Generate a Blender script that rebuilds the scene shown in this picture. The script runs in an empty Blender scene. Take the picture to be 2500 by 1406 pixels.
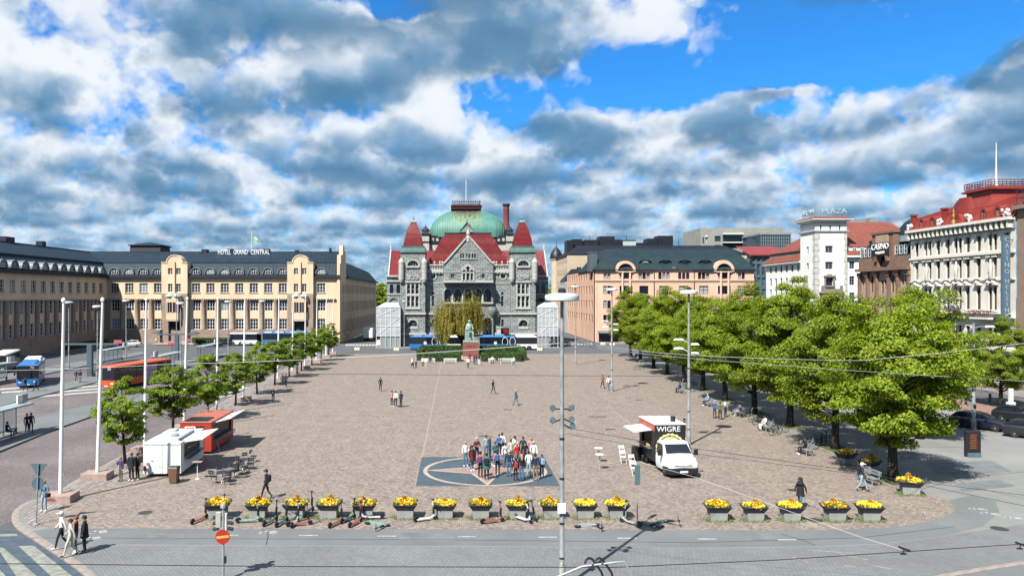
import bpy, bmesh, math, random
import numpy as np
from mathutils import Vector, Matrix, geometry
random.seed(7); R_ = random.Random(11)
sc = bpy.context.scene
col = sc.collection
rad = math.radians
# ---------------------------------------------------------------- camera
F = 1800.0; PX, PY, CAMH = 1110.0, 722.0, 11.8       # focal length in photo pixels, principal point, eye height
cd = bpy.data.cameras.new('camera'); cam = bpy.data.objects.new('camera', cd); col.objects.link(cam)
cam.location = (0, 0, CAMH); cam.rotation_euler = (rad(90), 0, 0)
cd.sensor_width = 36; cd.lens = 36 * F / 2500
cd.shift_x = (1250 - PX) / 2500; cd.shift_y = (PY - 703) / 2500
cd.clip_start = .5; cd.clip_end = 20000
sc.camera = cam
# ---------------------------------------------------------------- render look
sc.render.engine = 'CYCLES'
sc.cycles.use_denoising = True
sc.cycles.max_bounces = 6; sc.cycles.diffuse_bounces = 1; sc.cycles.glossy_bounces = 2
sc.cycles.transmission_bounces = 3; sc.cycles.transparent_max_bounces = 6
sc.cycles.caustics_reflective = False; sc.cycles.caustics_refractive = False
sc.view_settings.view_transform = 'Standard'; sc.view_settings.look = 'None'
sc.view_settings.exposure = 1.22; sc.view_settings.gamma = 1.0; sc.view_settings.use_curve_mapping = False
# ---------------------------------------------------------------- sun and sky
SUN_AZ, SUN_EL = 35.0, 50.0                            # shadows run to +X (35 deg off +Y)
sd = bpy.data.lights.new('sun', 'SUN'); sun = bpy.data.objects.new('sun', sd); col.objects.link(sun)
sd.energy = 5.0; sd.angle = rad(.53); sd.color = (1, .945, .85)
_sv = Vector((math.sin(rad(SUN_AZ)) * math.cos(rad(SUN_EL)), math.cos(rad(SUN_AZ)) * math.cos(rad(SUN_EL)), -math.sin(rad(SUN_EL))))
sun.rotation_euler = _sv.to_track_quat('-Z', 'Y').to_euler(); sun.location = (-60, -80, 120)
world = bpy.data.worlds.new('World'); sc.world = world; world.use_nodes = True
def build_sky():
 nt = world.node_tree; nt.nodes.clear(); N = nt.nodes; L = nt.links
 def node(t, **k):
  n = N.new(t)
  for a, b in k.items(): setattr(n, a, b)
  return n
 def val(s, v):
  if isinstance(v, (int, float)): s.default_value = v
  elif isinstance(v, (tuple, list)): s.default_value = v
  else: L.new(v, s)
 def M(op, a, b=0.0, c=0.0, clamp=False):
  n = node('ShaderNodeMath', operation=op, use_clamp=clamp)
  val(n.inputs[0], a); val(n.inputs[1], b)
  if op in ('MULTIPLY_ADD', 'SMOOTH_MIN', 'COMPARE'): val(n.inputs[2], c)
  return n.outputs[0]
 def smooth(x, a, b, lo=0.0, hi=1.0):
  n = node('ShaderNodeMapRange', interpolation_type='SMOOTHSTEP')
  val(n.inputs[0], x); val(n.inputs[1], a); val(n.inputs[2], b); val(n.inputs[3], lo); val(n.inputs[4], hi)
  return n.outputs[0]
 def mixc(f, a, b):
  n = node('ShaderNodeMix', data_type='RGBA')
  val(n.inputs[0], f); val(n.inputs[6], a); val(n.inputs[7], b); return n.outputs[2]
 tc = node('ShaderNodeTexCoord'); sep = node('ShaderNodeSeparateXYZ'); L.new(tc.outputs['Generated'], sep.inputs[0])
 dx, dy, dz0 = sep.outputs
 dz = M('MAXIMUM', dz0, .018)
 u = M('DIVIDE', dx, dz); v = M('DIVIDE', dy, dz)
 sky = node('ShaderNodeTexSky', sky_type='NISHITA', sun_disc=False)
 sky.sun_elevation = rad(SUN_EL); sky.sun_rotation = rad(180 + SUN_AZ); sky.air_density = 1.0; sky.dust_density = .3; sky.ozone_density = 3.0
 tint = node('ShaderNodeMix', data_type='RGBA', blend_type='MULTIPLY'); tint.inputs[0].default_value = 1
 L.new(sky.outputs[0], tint.inputs[6]); tint.inputs[7].default_value = (.22, .84, 1.38, 1)
 H0, H1, NS = 1.25, 2.75, 14
 wn = node('ShaderNodeTexWhiteNoise', noise_dimensions='3D'); sc_ = node('ShaderNodeVectorMath', operation='SCALE')
 L.new(tc.outputs['Generated'], sc_.inputs[0]); sc_.inputs['Scale'].default_value = 9173.0; L.new(sc_.outputs[0], wn.inputs['Vector'])
 jit = wn.outputs['Value']
 cov = None
 for (cu, cv, ru, rv, w) in CLOUD_FIELD:
  a = M('MULTIPLY', M('ADD', u, -cu), 1 / ru); b = M('MULTIPLY', M('ADD', v, -cv), 1 / rv)
  q = M('ADD', M('MULTIPLY', a, a), M('MULTIPLY', b, b))
  g = M('MULTIPLY', M('EXPONENT', M('MULTIPLY', q, -1.0)), w)
  cov = g if cov is None else M('ADD', cov, g)
 T = 1.0; trans = None; acc = None
 for i in range(NS):
  f = M('ADD', M('MULTIPLY', jit, 1 / NS), i / NS)          # 0..1 height in the layer
  h = M('MULTIPLY_ADD', f, H1 - H0, H0)
  cx = node('ShaderNodeCombineXYZ'); val(cx.inputs[0], M('MULTIPLY', u, h)); val(cx.inputs[1], M('MULTIPLY', v, h)); val(cx.inputs[2], M('MULTIPLY', h, 1.15))
  nz = node('ShaderNodeTexNoise', noise_dimensions='3D'); L.new(cx.outputs[0], nz.inputs['Vector'])
  nz.inputs['Scale'].default_value = 1.0; nz.inputs['Detail'].default_value = 3.0; nz.inputs['Roughness'].default_value = .55
  nb = node('ShaderNodeTexNoise', noise_dimensions='3D'); L.new(cx.outputs[0], nb.inputs['Vector'])
  nb.inputs['Scale'].default_value = 2.4; nb.inputs['Detail'].default_value = 4.0; nb.inputs['Roughness'].default_value = .62
  bil = M('ABSOLUTE', M('SUBTRACT', nb.outputs['Fac'], .5))          # rounded heads with creases between them
  n_ = M('ADD', nz.outputs['Fac'], M('MULTIPLY', M('SUBTRACT', bil, .07), .62))
  thr = M('MULTIPLY_ADD', M('MULTIPLY', f, f), .24, CLOUD_THR)    # tops round off with height
  d = M('SUBTRACT', M('ADD', n_, cov), thr)
  base = smooth(f, 0.0, .06)
  dens = M('MULTIPLY', smooth(d, 0.0, .028), base)
  al = M('MULTIPLY', dens, .9)
  lit = M('ADD', M('MULTIPLY', f, 1.75), M('MULTIPLY', M('SUBTRACT', .11, d), M('MULTIPLY', f, 5.0)))
  lit = M('ADD', lit, M('MULTIPLY', M('SUBTRACT', nb.outputs['Fac'], .47), .5))
  lit = smooth(lit, -.04, .66)
  c = mixc(smooth(lit, .35, 1.0), mixc(smooth(lit, 0.0, .5), CLOUD_DARK, CLOUD_MID), CLOUD_WHITE)
  w = al if trans is None else M('MULTIPLY', al, trans)
  vs = node('ShaderNodeVectorMath', operation='SCALE'); L.new(c, vs.inputs[0]); L.new(w, vs.inputs['Scale'])
  if acc is None: acc = vs.outputs[0]
  else:
   ad = node('ShaderNodeVectorMath', operation='ADD'); L.new(acc, ad.inputs[0]); L.new(vs.outputs[0], ad.inputs[1]); acc = ad.outputs[0]
  one = M('SUBTRACT', 1.0, al)
  trans = one if trans is None else M('MULTIPLY', trans, one)
 hz = smooth(dz0, .0, .13, .55, 0.0)
 cover = M('SUBTRACT', 1.0, trans)
 inv = node('ShaderNodeVectorMath', operation='SCALE'); L.new(acc, inv.inputs[0]); L.new(M('DIVIDE', 1.0, M('MAXIMUM', cover, .001)), inv.inputs['Scale'])
 ccol = mixc(M('MULTIPLY', hz, .5), inv.outputs[0], (.36, .60, .84, 1))
 bs = node('ShaderNodeBackground'); L.new(tint.outputs[2], bs.inputs[0]); bs.inputs[1].default_value = .060
 bc = node('ShaderNodeBackground'); L.new(ccol, bc.inputs[0]); bc.inputs[1].default_value = .35
 mx = node('ShaderNodeMixShader'); L.new(cover, mx.inputs[0]); L.new(bs.outputs[0], mx.inputs[1]); L.new(bc.outputs[0], mx.inputs[2])
 out = node('ShaderNodeOutputWorld'); L.new(mx.outputs[0], out.inputs[0])
 world.cycles.sampling_method = 'MANUAL'; world.cycles.sample_map_resolution = 512
CLOUD_THR = .498
CLOUD_DARK = (.085, .255, .46, 1); CLOUD_MID = (.24, .47, .74, 1); CLOUD_WHITE = (1.10, 1.16, 1.22, 1)
CLOUD_FIELD = [(1.6, 3.1, 1.0, .75, -.22), (.75, 3.6, .5, .35, -.12), (-.9, 3.0, 1.4, .9, .03), (0.05, 2.9, .9, .45, .03), (1.6, 3.62, .26, .22, .20), (2.55, 3.4, .35, .5, .12), (-.29, 2.5, .25, .2, -.12), (-1.3, 3.6, .3, .35, -.08)]
build_sky()
# ---------------------------------------------------------------- helpers
def G(px, py, z=0.0):
 """photo pixel -> point of the ground"""
 Y = (CAMH - z) * F / (py - PY); return Vector(((px - PX) * Y / F, Y, z))
def A(px, py, Y):
 """photo pixel at a known depth"""
 return Vector(((px - PX) * Y / F, Y, CAMH - (py - PY) * Y / F))
def ordn(i): return ['first', 'second', 'third', 'fourth', 'fifth', 'sixth', 'seventh', 'eighth', 'ninth', 'tenth', 'eleventh', 'twelfth', 'thirteenth', 'fourteenth', 'fifteenth', 'sixteenth', 'seventeenth', 'eighteenth', 'nineteenth', 'twentieth'][i]
def tag(o, label=None, cat=None, group=None, kind=None):
 if label: o['label'] = label
 if cat: o['category'] = cat
 if group: o['group'] = group
 if kind: o['kind'] = kind
 return o
def thing(name, label, cat, loc=(0, 0, 0), rz=0.0, group=None):
 o = bpy.data.objects.new(name, None); col.objects.link(o); o.empty_display_size = .2
 o.location = loc; o.rotation_euler = (0, 0, rz)
 return tag(o, label, cat, group)
def woff(p):
 v = Vector((0, 0, 0))
 while p is not None: v += p.location; p = p.parent
 return v
def link(name, me, mat=None, parent=None, loc=(0, 0, 0), rot=(0, 0, 0)):
 o = bpy.data.objects.new(name, me); col.objects.link(o)
 if mat is not None:
  if not me.materials: me.materials.append(mat)
  elif me.materials[0] is not mat:
   o.material_slots[0].link = 'OBJECT'; o.material_slots[0].material = mat
 o.parent = parent; o.location = loc; o.rotation_euler = rot
 return o
def copy_tree(o, parent=None):
 c = o.copy(); col.objects.link(c); c.parent = parent
 for ch in o.children: copy_tree(ch, c)
 return c
class MB:
 def __init__(s): s.v = []; s.f = []; s.m = []; s.cm = 0
 def add(s, vs, fs):
  b = len(s.v); s.v += [tuple(p) for p in vs]
  for f in fs: s.f.append(tuple(b + i for i in f)); s.m.append(s.cm)
  return s
 def box(s, x0, x1, y0, y1, z0, z1, M=None):
  vs = [(x, y, z) for z in (z0, z1) for y in (y0, y1) for x in (x0, x1)]
  if M is not None: vs = [M @ Vector(p) for p in vs]
  return s.add(vs, [(0, 2, 3, 1), (4, 5, 7, 6), (0, 1, 5, 4), (2, 6, 7, 3), (0, 4, 6, 2), (1, 3, 7, 5)])
 def cbox(s, cx, cy, z0, wx, wy, h, rz=0.0):
  c, n = math.cos(rz), math.sin(rz)
  M = Matrix(((c, -n, 0, cx), (n, c, 0, cy), (0, 0, 1, z0), (0, 0, 0, 1)))
  return s.box(-wx / 2, wx / 2, -wy / 2, wy / 2, 0, h, M)
 def frus(s, cx, cy, z0, wx0, wy0, z1, wx1, wy1, ox=0, oy=0):
  vs = [(cx + a * wx0 / 2, cy + b * wy0 / 2, z0) for a, b in ((-1, -1), (1, -1), (1, 1), (-1, 1))] + [(cx + ox + a * wx1 / 2, cy + oy + b * wy1 / 2, z1) for a, b in ((-1, -1), (1, -1), (1, 1), (-1, 1))]
  return s.add(vs, [(3, 2, 1, 0), (4, 5, 6, 7), (0, 1, 5, 4), (1, 2, 6, 5), (2, 3, 7, 6), (3, 0, 4, 7)])
 def tube(s, pts, r, n=8, cap=True):
  pts = [Vector(p) for p in pts]; k = len(pts)
  rs = r if isinstance(r, (list, tuple)) else [r] * k
  vs = []; ref = None
  for i, p in enumerate(pts):
   d = (pts[min(i + 1, k - 1)] - pts[max(i - 1, 0)])
   d = d.normalized() if d.length > 1e-9 else Vector((0, 0, 1))
   if ref is None: ref = Vector((1, 0, 0)) if abs(d.x) < .9 else Vector((0, 1, 0))
   a = (ref - d * ref.dot(d)).normalized(); ref = a; b = d.cross(a)
   vs += [p + (a * math.cos(2 * math.pi * j / n) + b * math.sin(2 * math.pi * j / n)) * rs[i] for j in range(n)]
  fs = [(i * n + j, i * n + (j + 1) % n, (i + 1) * n + (j + 1) % n, (i + 1) * n + j) for i in range(k - 1) for j in range(n)]
  if cap: fs += [tuple(range(n - 1, -1, -1)), tuple((k - 1) * n + j for j in range(n))]
  return s.add(vs, fs)
 def lathe(s, prof, n=12, c=(0, 0, 0), sx=1.0, sy=1.0):
  """profile [(r, z)] about the vertical through c"""
  vs = [(c[0] + r * sx * math.cos(2 * math.pi * j / n), c[1] + r * sy * math.sin(2 * math.pi * j / n), c[2] + z) for r, z in prof for j in range(n)]
  k = len(prof)
  fs = [(i * n + j, i * n + (j + 1) % n, (i + 1) * n + (j + 1) % n, (i + 1) * n + j) for i in range(k - 1) for j in range(n)]
  fs += [tuple(range(n - 1, -1, -1)), tuple((k - 1) * n + j for j in range(n))]
  return s.add(vs, fs)
 def prism(s, poly, M, t0, t1):
  """poly in (a, b), extruded along the third axis from t0 to t1, mapped by M(a, b, t)"""
  n = len(poly); vs = [M(a, b, t0) for a, b in poly] + [M(a, b, t1) for a, b in poly]
  fs = [(i, (i + 1) % n, n + (i + 1) % n, n + i) for i in range(n)]
  tri = geometry.tessellate_polygon([[Vector((a, b, 0)) for a, b in poly]])
  fs += [tuple(t) for t in tri] + [tuple(n + i for i in reversed(t)) for t in tri]
  return s.add(vs, fs)
 def build(s, name, mat, parent=None, world=True, smooth=False, bevel=0.0, loc=None, rot=(0, 0, 0), fixn=True):
  off = woff(parent) if (world and parent is not None) else Vector((0, 0, 0))
  if loc is not None and world: off = Vector(loc)
  me = bpy.data.meshes.new(name)
  me.from_pydata([(a - off.x, b - off.y, c - off.z) for a, b, c in s.v], [], s.f)
  mats = mat if isinstance(mat, (list, tuple)) else [mat]
  for m in mats: me.materials.append(m)
  if len(mats) > 1: me.polygons.foreach_set('material_index', s.m)
  if fixn or bevel:
   bm = bmesh.new(); bm.from_mesh(me); bmesh.ops.recalc_face_normals(bm, faces=bm.faces)
   if bevel: bmesh.ops.bevel(bm, geom=bm.edges[:], offset=bevel, segments=1, affect='EDGES', clamp_overlap=True)
   bm.to_mesh(me); bm.free()
  if smooth:
   me.polygons.foreach_set('use_smooth', [True] * len(me.polygons))
   me.set_sharp_from_angle(angle=rad(38))
  me.update()
  return link(name, me, None, parent, (0, 0, 0) if loc is None else loc, rot)
class Fc:
 def __init__(s, ox, oy, deg):
  a = rad(deg); s.rz = a; s.O = Vector((ox, oy, 0)); s.U = Vector((math.cos(a), math.sin(a), 0)); s.N = Vector((math.sin(a), -math.cos(a), 0))
 def P(s, u, v, d=0.0): return s.O + s.U * u + s.N * d + Vector((0, 0, v))
 def box(s, mb, u0, u1, v0, v1, d0, d1):
  vs = [s.P(u, v, d) for v in (v0, v1) for d in (d0, d1) for u in (u0, u1)]
  return mb.add(vs, [(0, 2, 3, 1), (4, 5, 7, 6), (0, 1, 5, 4), (2, 6, 7, 3), (0, 4, 6, 2), (1, 3, 7, 5)])
 def prism(s, mb, poly, d0, d1): return mb.prism(poly, lambda a, b, t: s.P(a, b, t), d0, d1)
def rect(u0, v0, u1, v1): return [(u0, v0), (u1, v0), (u1, v1), (u0, v1)]
def arch(u0, v0, u1, v1, n=8, k=1.0):
 """rectangle topped by a half round; v1 is the crown"""
 r = (u1 - u0) / 2; c = (u0 + u1) / 2; vb = max(v0, v1 - r * k)
 pts = [(u0, v0), (u1, v0)]
 pts += [(c + r * math.cos(math.pi * i / n), vb + (v1 - vb) * math.sin(math.pi * i / n)) for i in range(n + 1)]
 if abs(vb - v0) < 1e-6: pts = pts[2:]
 return pts
def circ(u, v, r, n=16): return [(u + r * math.cos(2 * math.pi * i / n), v + r * math.sin(2 * math.pi * i / n)) for i in range(n)]
def pierced(mb, fc, outer, holes, depth, d=0.0):
 """a wall face with openings and their reveals"""
 polys = [outer] + holes
 tri = geometry.tessellate_polygon([[Vector((a, b, 0)) for a, b in p] for p in polys])
 flat = [p for q in polys for p in q]
 mb.add([fc.P(a, b, d) for a, b in flat], [tuple(t) for t in tri])
 for h in holes:
  n = len(h)
  mb.add([fc.P(a, b, d) for a, b in h] + [fc.P(a, b, d - depth) for a, b in h], [(i, (i + 1) % n, n + (i + 1) % n, n + i) for i in range(n)])
WCACHE = {}
def window(fc, parent, u0, v0, u1, v1, depth, glass, frame, kind='rect', cols=2, rows=3, t=.09, d=0.0, sill=None, name='window'):
 """glazed opening: the pane is the window's mesh, the frame a child; meshes shared between alike windows"""
 w, h = round(u1 - u0, 2), round(v1 - v0, 2); key = (w, h, kind, cols, rows, round(t, 3), frame.name if frame else '', sill.name if sill else '')
 if key not in WCACHE:
  shape = rect(-w / 2, 0, w / 2, h) if kind == 'rect' else arch(-w / 2, 0, w / 2, h, 10) if kind == 'arch' else circ(0, h / 2, w / 2)
  f0 = Fc(0, 0, 0); b = MB(); n = len(shape)
  tri = geometry.tessellate_polygon([[Vector((p[0], p[1], 0)) for p in shape]])
  b.add([f0.P(p[0], p[1], 0) for p in shape], [tuple(q) for q in tri])
  me = bpy.data.meshes.new('pane'); me.from_pydata(b.v, [], b.f)
  bm = bmesh.new(); bm.from_mesh(me); bmesh.ops.recalc_face_normals(bm, faces=bm.faces)
  for q in bm.faces:
   if q.normal.y > 0: q.normal_flip()
  bm.to_mesh(me); bm.free()
  fm = None
  if frame:
   b = MB(); cu, cv = (0, h / 2)
   inner = []
   for (a, c) in shape:
    du, dv = a - cu, c - cv; l = math.hypot(du, dv) or 1
    inner.append((a - (math.copysign(min(t, abs(du)), du) if kind == 'rect' else du / l * t), c - (math.copysign(min(t, abs(dv)), dv) if kind == 'rect' else dv / l * t)))
   for dd in (.08,):
    vs = [f0.P(a, c, dd) for a, c in shape] + [f0.P(a, c, dd) for a, c in inner] + [f0.P(a, c, .01) for a, c in inner]
    b.add(vs, [(i, (i + 1) % n, n + (i + 1) % n, n + i) for i in range(n)] + [(n + i, n + (i + 1) % n, 2 * n + (i + 1) % n, 2 * n + i) for i in range(n)])
   vb = h if kind == 'rect' else h - w / 2
   def vmax(x):
    return h if kind == 'rect' else (vb + math.sqrt(max(0, (w / 2) ** 2 - x * x)) if kind == 'arch' else h / 2 + math.sqrt(max(0, (w / 2) ** 2 - x * x)))
   def vmin(x): return h / 2 - math.sqrt(max(0, (w / 2) ** 2 - x * x)) if kind == 'round' else 0
   for i in range(1, cols):
    x = -w / 2 + w * i / cols; f0.box(b, x - t * .5, x + t * .5, vmin(x) + .02, vmax(x) - .02, .01, .075)
   for j in range(1, rows):
    z = h * j / rows; hw = w / 2
    if kind == 'arch' and z > vb: hw = math.sqrt(max(0, (w / 2) ** 2 - (z - vb) ** 2))
    if kind == 'round': hw = math.sqrt(max(0, (w / 2) ** 2 - (z - h / 2) ** 2))
    f0.box(b, -hw + .02, hw - .02, z - t * .35, z + t * .35, .01, .07)
   fm = bpy.data.meshes.new('frame'); fm.from_pydata(b.v, [], b.f)
   bm = bmesh.new(); bm.from_mesh(fm); bmesh.ops.recalc_face_normals(bm, faces=bm.faces); bm.to_mesh(fm); bm.free()
  sm = None
  if sill:
   b = MB(); f0.box(b, -w / 2 - .12, w / 2 + .12, -.16, -.003, -.1, depth + .14)
   sm = bpy.data.meshes.new('sill'); sm.from_pydata(b.v, [], b.f)
  WCACHE[key] = (me, fm, sm)
 me, fm, sm = WCACHE[key]
 p = fc.P((u0 + u1) / 2, v0, d - depth) - woff(parent)
 o = link(name, me, glass, parent, p, (0, 0, fc.rz))
 if fm: link('frame', fm, frame, o)
 if sm: link('sill', sm, sill, o)
 return o
# ---------------------------------------------------------------- materials
MATS = {}
ALB = .56                                             # the photograph is exposed bright: real albedos, lifted by the exposure
def al(c): return tuple(x * (ALB if max(c) < .69 else .72) for x in c)
def nodes_of(m):
 m.use_nodes = True; nt = m.node_tree; return nt, nt.nodes, nt.links, nt.nodes['Principled BSDF']
def mat(name, c, rough=.8, var=.12, scale=3.0, bump=0.0, metal=0.0, spec=.4, detail=4.0, c2=None, space='Object', stretch=None, bscale=None):
 """plain surface with a mottled colour and an optional fine relief"""
 if name in MATS: return MATS[name]
 m = bpy.data.materials.new(name); nt, N, L, B = nodes_of(m)
 B.inputs['Roughness'].default_value = rough; B.inputs['Metallic'].default_value = metal; B.inputs['Specular IOR Level'].default_value = spec
 c = al(c); c2 = al(c2) if c2 else None
 if var <= 0 and not bump: B.inputs['Base Color'].default_value = c + (1,)
 else:
  tc = N.new('ShaderNodeTexCoord'); src = tc.outputs[space]
  if stretch:
   mp = N.new('ShaderNodeMapping'); mp.inputs['Scale'].default_value = stretch; L.new(src, mp.inputs['Vector']); src = mp.outputs[0]
  nz = N.new('ShaderNodeTexNoise'); nz.inputs['Scale'].default_value = scale; nz.inputs['Detail'].default_value = detail; nz.inputs['Roughness'].default_value = .6; L.new(src, nz.inputs['Vector'])
  r = N.new('ShaderNodeValToRGB'); e = r.color_ramp.elements
  lo = tuple(max(0, x * (1 - var)) for x in c); hi = c2 if c2 else tuple(min(1, x * (1 + var)) for x in c)
  if c2: lo = c
  e[0].position = .32; e[1].position = .68; e[0].color = lo + (1,); e[1].color = tuple(hi) + (1,)
  L.new(nz.outputs['Fac'], r.inputs[0]); L.new(r.outputs[0], B.inputs['Base Color'])
  if bump:
   n2 = N.new('ShaderNodeTexNoise'); n2.inputs['Scale'].default_value = bscale or scale * 6; n2.inputs['Detail'].default_value = 3; L.new(src, n2.inputs['Vector'])
   b = N.new('ShaderNodeBump'); b.inputs['Strength'].default_value = bump; b.inputs['Distance'].default_value = .03; L.new(n2.outputs['Fac'], b.inputs['Height']); L.new(b.outputs[0], B.inputs['Normal'])
 MATS[name] = m; return m
def glassmat(name, c, lights=.12, pale=(.30, .36, .40), rough=.08):
 """window glass: dark rooms behind, now and then a pale blind"""
 c, pale = al(c), al(pale); m = bpy.data.materials.new(name); nt, N, L, B = nodes_of(m)
 oi = N.new('ShaderNodeObjectInfo'); r = N.new('ShaderNodeValToRGB'); r.color_ramp.interpolation = 'CONSTANT'
 e = r.color_ramp.elements; e[0].color = tuple(c) + (1,); e[1].color = tuple(pale) + (1,); e[1].position = 1 - lights
 x = e.new(.45); x.color = tuple(v * 1.9 + .004 for v in c) + (1,)
 L.new(oi.outputs['Random'], r.inputs[0]); L.new(r.outputs[0], B.inputs['Base Color'])
 B.inputs['Roughness'].default_value = rough; B.inputs['Specular IOR Level'].default_value = .5
 return m
def blockmat(name, c1, c2, mortar, bw, bh, msize=.02, bump=.5, rough=.85, offset=.5, horiz=False, noise=.35, nscale=2.0, arcs=0.0, rot=0.0):
 """coursed stone, brick or setts; u = x+y on walls, (x, y) on the ground; arcs = width of the fan segments"""
 c1, c2, mortar = al(c1), al(c2), al(mortar); m = bpy.data.materials.new(name); nt, N, L, B = nodes_of(m)
 tc = N.new('ShaderNodeTexCoord'); sep = N.new('ShaderNodeSeparateXYZ'); L.new(tc.outputs['Object'], sep.inputs[0])
 def Mn(op, a, b=0.0, c=0.0):
  n = N.new('ShaderNodeMath'); n.operation = op
  for k, v in enumerate((a, b, c)[:len(n.inputs)]):
   if isinstance(v, (int, float)): n.inputs[k].default_value = v
   else: L.new(v, n.inputs[k])
  return n.outputs[0]
 cb = N.new('ShaderNodeCombineXYZ')
 if horiz:
  dn = N.new('ShaderNodeTexNoise'); dn.inputs['Scale'].default_value = 1.7; dn.inputs['Detail'].default_value = 4; L.new(tc.outputs['Object'], dn.inputs['Vector']); ds = N.new('ShaderNodeSeparateColor'); L.new(dn.outputs['Color'], ds.inputs[0])
  x, y = Mn('MULTIPLY_ADD', ds.outputs[0], .10 if arcs else .04, sep.outputs[0]), Mn('MULTIPLY_ADD', ds.outputs[1], .10 if arcs else .04, sep.outputs[1])   # laid by hand: courses wander
  if rot:
   cr, sr = math.cos(rad(rot)), math.sin(rad(rot))
   x, y = Mn('ADD', Mn('MULTIPLY', x, cr), Mn('MULTIPLY', y, sr)), Mn('SUBTRACT', Mn('MULTIPLY', y, cr), Mn('MULTIPLY', x, sr))
  if arcs:
   xm = Mn('SUBTRACT', Mn('MULTIPLY', Mn('FRACT', Mn('DIVIDE', x, arcs)), arcs), arcs / 2)
   Rr = arcs * .62
   arc = Mn('SQRT', Mn('SUBTRACT', Rr * Rr, Mn('MULTIPLY', xm, xm)))
   y = Mn('SUBTRACT', y, arc)
  L.new(x, cb.inputs[0]); L.new(y, cb.inputs[1])
 else:
  L.new(Mn('ADD', sep.outputs[0], sep.outputs[1]), cb.inputs[0]); L.new(sep.outputs[2], cb.inputs[1])
 br = N.new('ShaderNodeTexBrick'); L.new(cb.outputs[0], br.inputs['Vector']); br.offset = offset
 br.inputs['Scale'].default_value = 1.0; br.inputs['Brick Width'].default_value = bw; br.inputs['Row Height'].default_value = bh
 br.inputs['Mortar Size'].default_value = msize; br.inputs['Mortar Smooth'].default_value = .3; br.inputs['Bias'].default_value = 0
 br.inputs['Color1'].default_value = tuple(c1) + (1,); br.inputs['Color2'].default_value = tuple(c2) + (1,); br.inputs['Mortar'].default_value = tuple(mortar) + (1,)
 nz = N.new('ShaderNodeTexNoise'); nz.inputs['Scale'].default_value = nscale; nz.inputs['Detail'].default_value = 6; nz.inputs['Roughness'].default_value = .65; L.new(tc.outputs['Object'], nz.inputs['Vector'])
 mr = N.new('ShaderNodeMapRange'); mr.inputs[1].default_value = .3; mr.inputs[2].default_value = .7; mr.inputs[3].default_value = 1 - noise; mr.inputs[4].default_value = 1 + noise; L.new(nz.outputs['Fac'], mr.inputs[0])
 mx = N.new('ShaderNodeVectorMath'); mx.operation = 'SCALE'; L.new(br.outputs['Color'], mx.inputs[0]); L.new(mr.outputs[0], mx.inputs['Scale'])
 L.new(mx.outputs[0], B.inputs['Base Color']); B.inputs['Roughness'].default_value = rough
 if bump:
  n2 = N.new('ShaderNodeTexNoise'); n2.inputs['Scale'].default_value = 3.0 / bh * .4; n2.inputs['Detail'].default_value = 2; L.new(tc.outputs['Object'], n2.inputs['Vector'])
  h = Mn('ADD', Mn('MULTIPLY', br.outputs['Fac'], -1.0), Mn('MULTIPLY', n2.outputs['Fac'], .8))
  bp = N.new('ShaderNodeBump'); bp.inputs['Strength'].default_value = bump; bp.inputs['Distance'].default_value = .06; L.new(h, bp.inputs['Height']); L.new(bp.outputs[0], B.inputs['Normal'])
 MATS[name] = m; return m
def text(name, body, size, mat_, parent, loc, rot, depth=.02, align='CENTER', sx=1.0):
 cu = bpy.data.curves.new(name, 'FONT'); cu.body = body; cu.size = size; cu.extrude = depth; cu.align_x = align; cu.align_y = 'CENTER'; cu.resolution_u = 2
 tmp = bpy.data.objects.new(name, cu); col.objects.link(tmp); me = bpy.data.meshes.new_from_object(tmp.evaluated_get(bpy.context.evaluated_depsgraph_get())); bpy.data.objects.remove(tmp)
 me.materials.clear(); o = link(name, me, mat_, parent, loc, rot); o.scale = (sx, 1, 1)
 return o
# ---------------------------------------------------------------- ground
def sheet(name, pts, z, m, parent=None, kind='structure', world=True):
 b = MB(); p2 = [(p[0], p[1]) for p in pts]
 tri = geometry.tessellate_polygon([[Vector((a, c, 0)) for a, c in p2]])
 b.add([(a, c, z) for a, c in p2], [tuple(t) for t in tri])
 o = b.build(name, m, parent)
 for q in o.data.polygons:
  if q.normal.z < 0: o.data.flip_normals(); break
 if parent is None and kind: o['kind'] = kind
 return o
def gpx(L_, z=0.0): return [G(x, y, z) for x, y in L_]
m_asph = mat('asphalt_road', (.115, .125, .14), .9, .18, .35, .35, bscale=40)
m_asph2 = mat('asphalt_light', (.19, .21, .218), .9, .13, .25, .35, bscale=40)
m_asph3 = mat('asphalt_pale_path', (.27, .28, .275), .9, .16, .18, .3, bscale=40)
m_setts = blockmat('granite_setts', (.47, .392, .332), (.222, .18, .158), (.14, .118, .105), .20, .12, .014, .35, .85, .5, True, .13, .6, arcs=2.5)
m_setts2 = blockmat('road_setts', (.31, .26, .26), (.17, .145, .155), (.09, .08, .085), .16, .12, .016, .5, .85, .5, True, .28, .15, arcs=2.6, rot=-58)
m_strip = blockmat('granite_slabs', (.40, .36, .34), (.24, .21, .21), (.10, .09, .09), .9, .28, .03, .4, .85, .5, True, .25, .6, rot=-86)
m_paver = blockmat('grey_pavers', (.235, .25, .258), (.195, .21, .218), (.15, .16, .168), .24, .16, .014, .35, .85, .5, True, .16, .2, rot=-52)
m_kerb = mat('granite_kerb', (.37, .315, .285), .8, .2, 2.5, .3)
m_seam = mat('seam_setts', (.40, .335, .285), .85, .3, 3, .3)
m_paint = mat('road_paint_white', (.52, .54, .52), .7, .35, 3.0)
m_cream = mat('crossing_pale_setts', (.30, .315, .28), .8, .3, 3.0, .4)
m_dark = mat('crossing_dark_setts', (.075, .11, .15), .8, .25, 2.0, .4)
m_iron = mat('cast_iron', (.06, .06, .065), .6, .2, 5)
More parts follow.
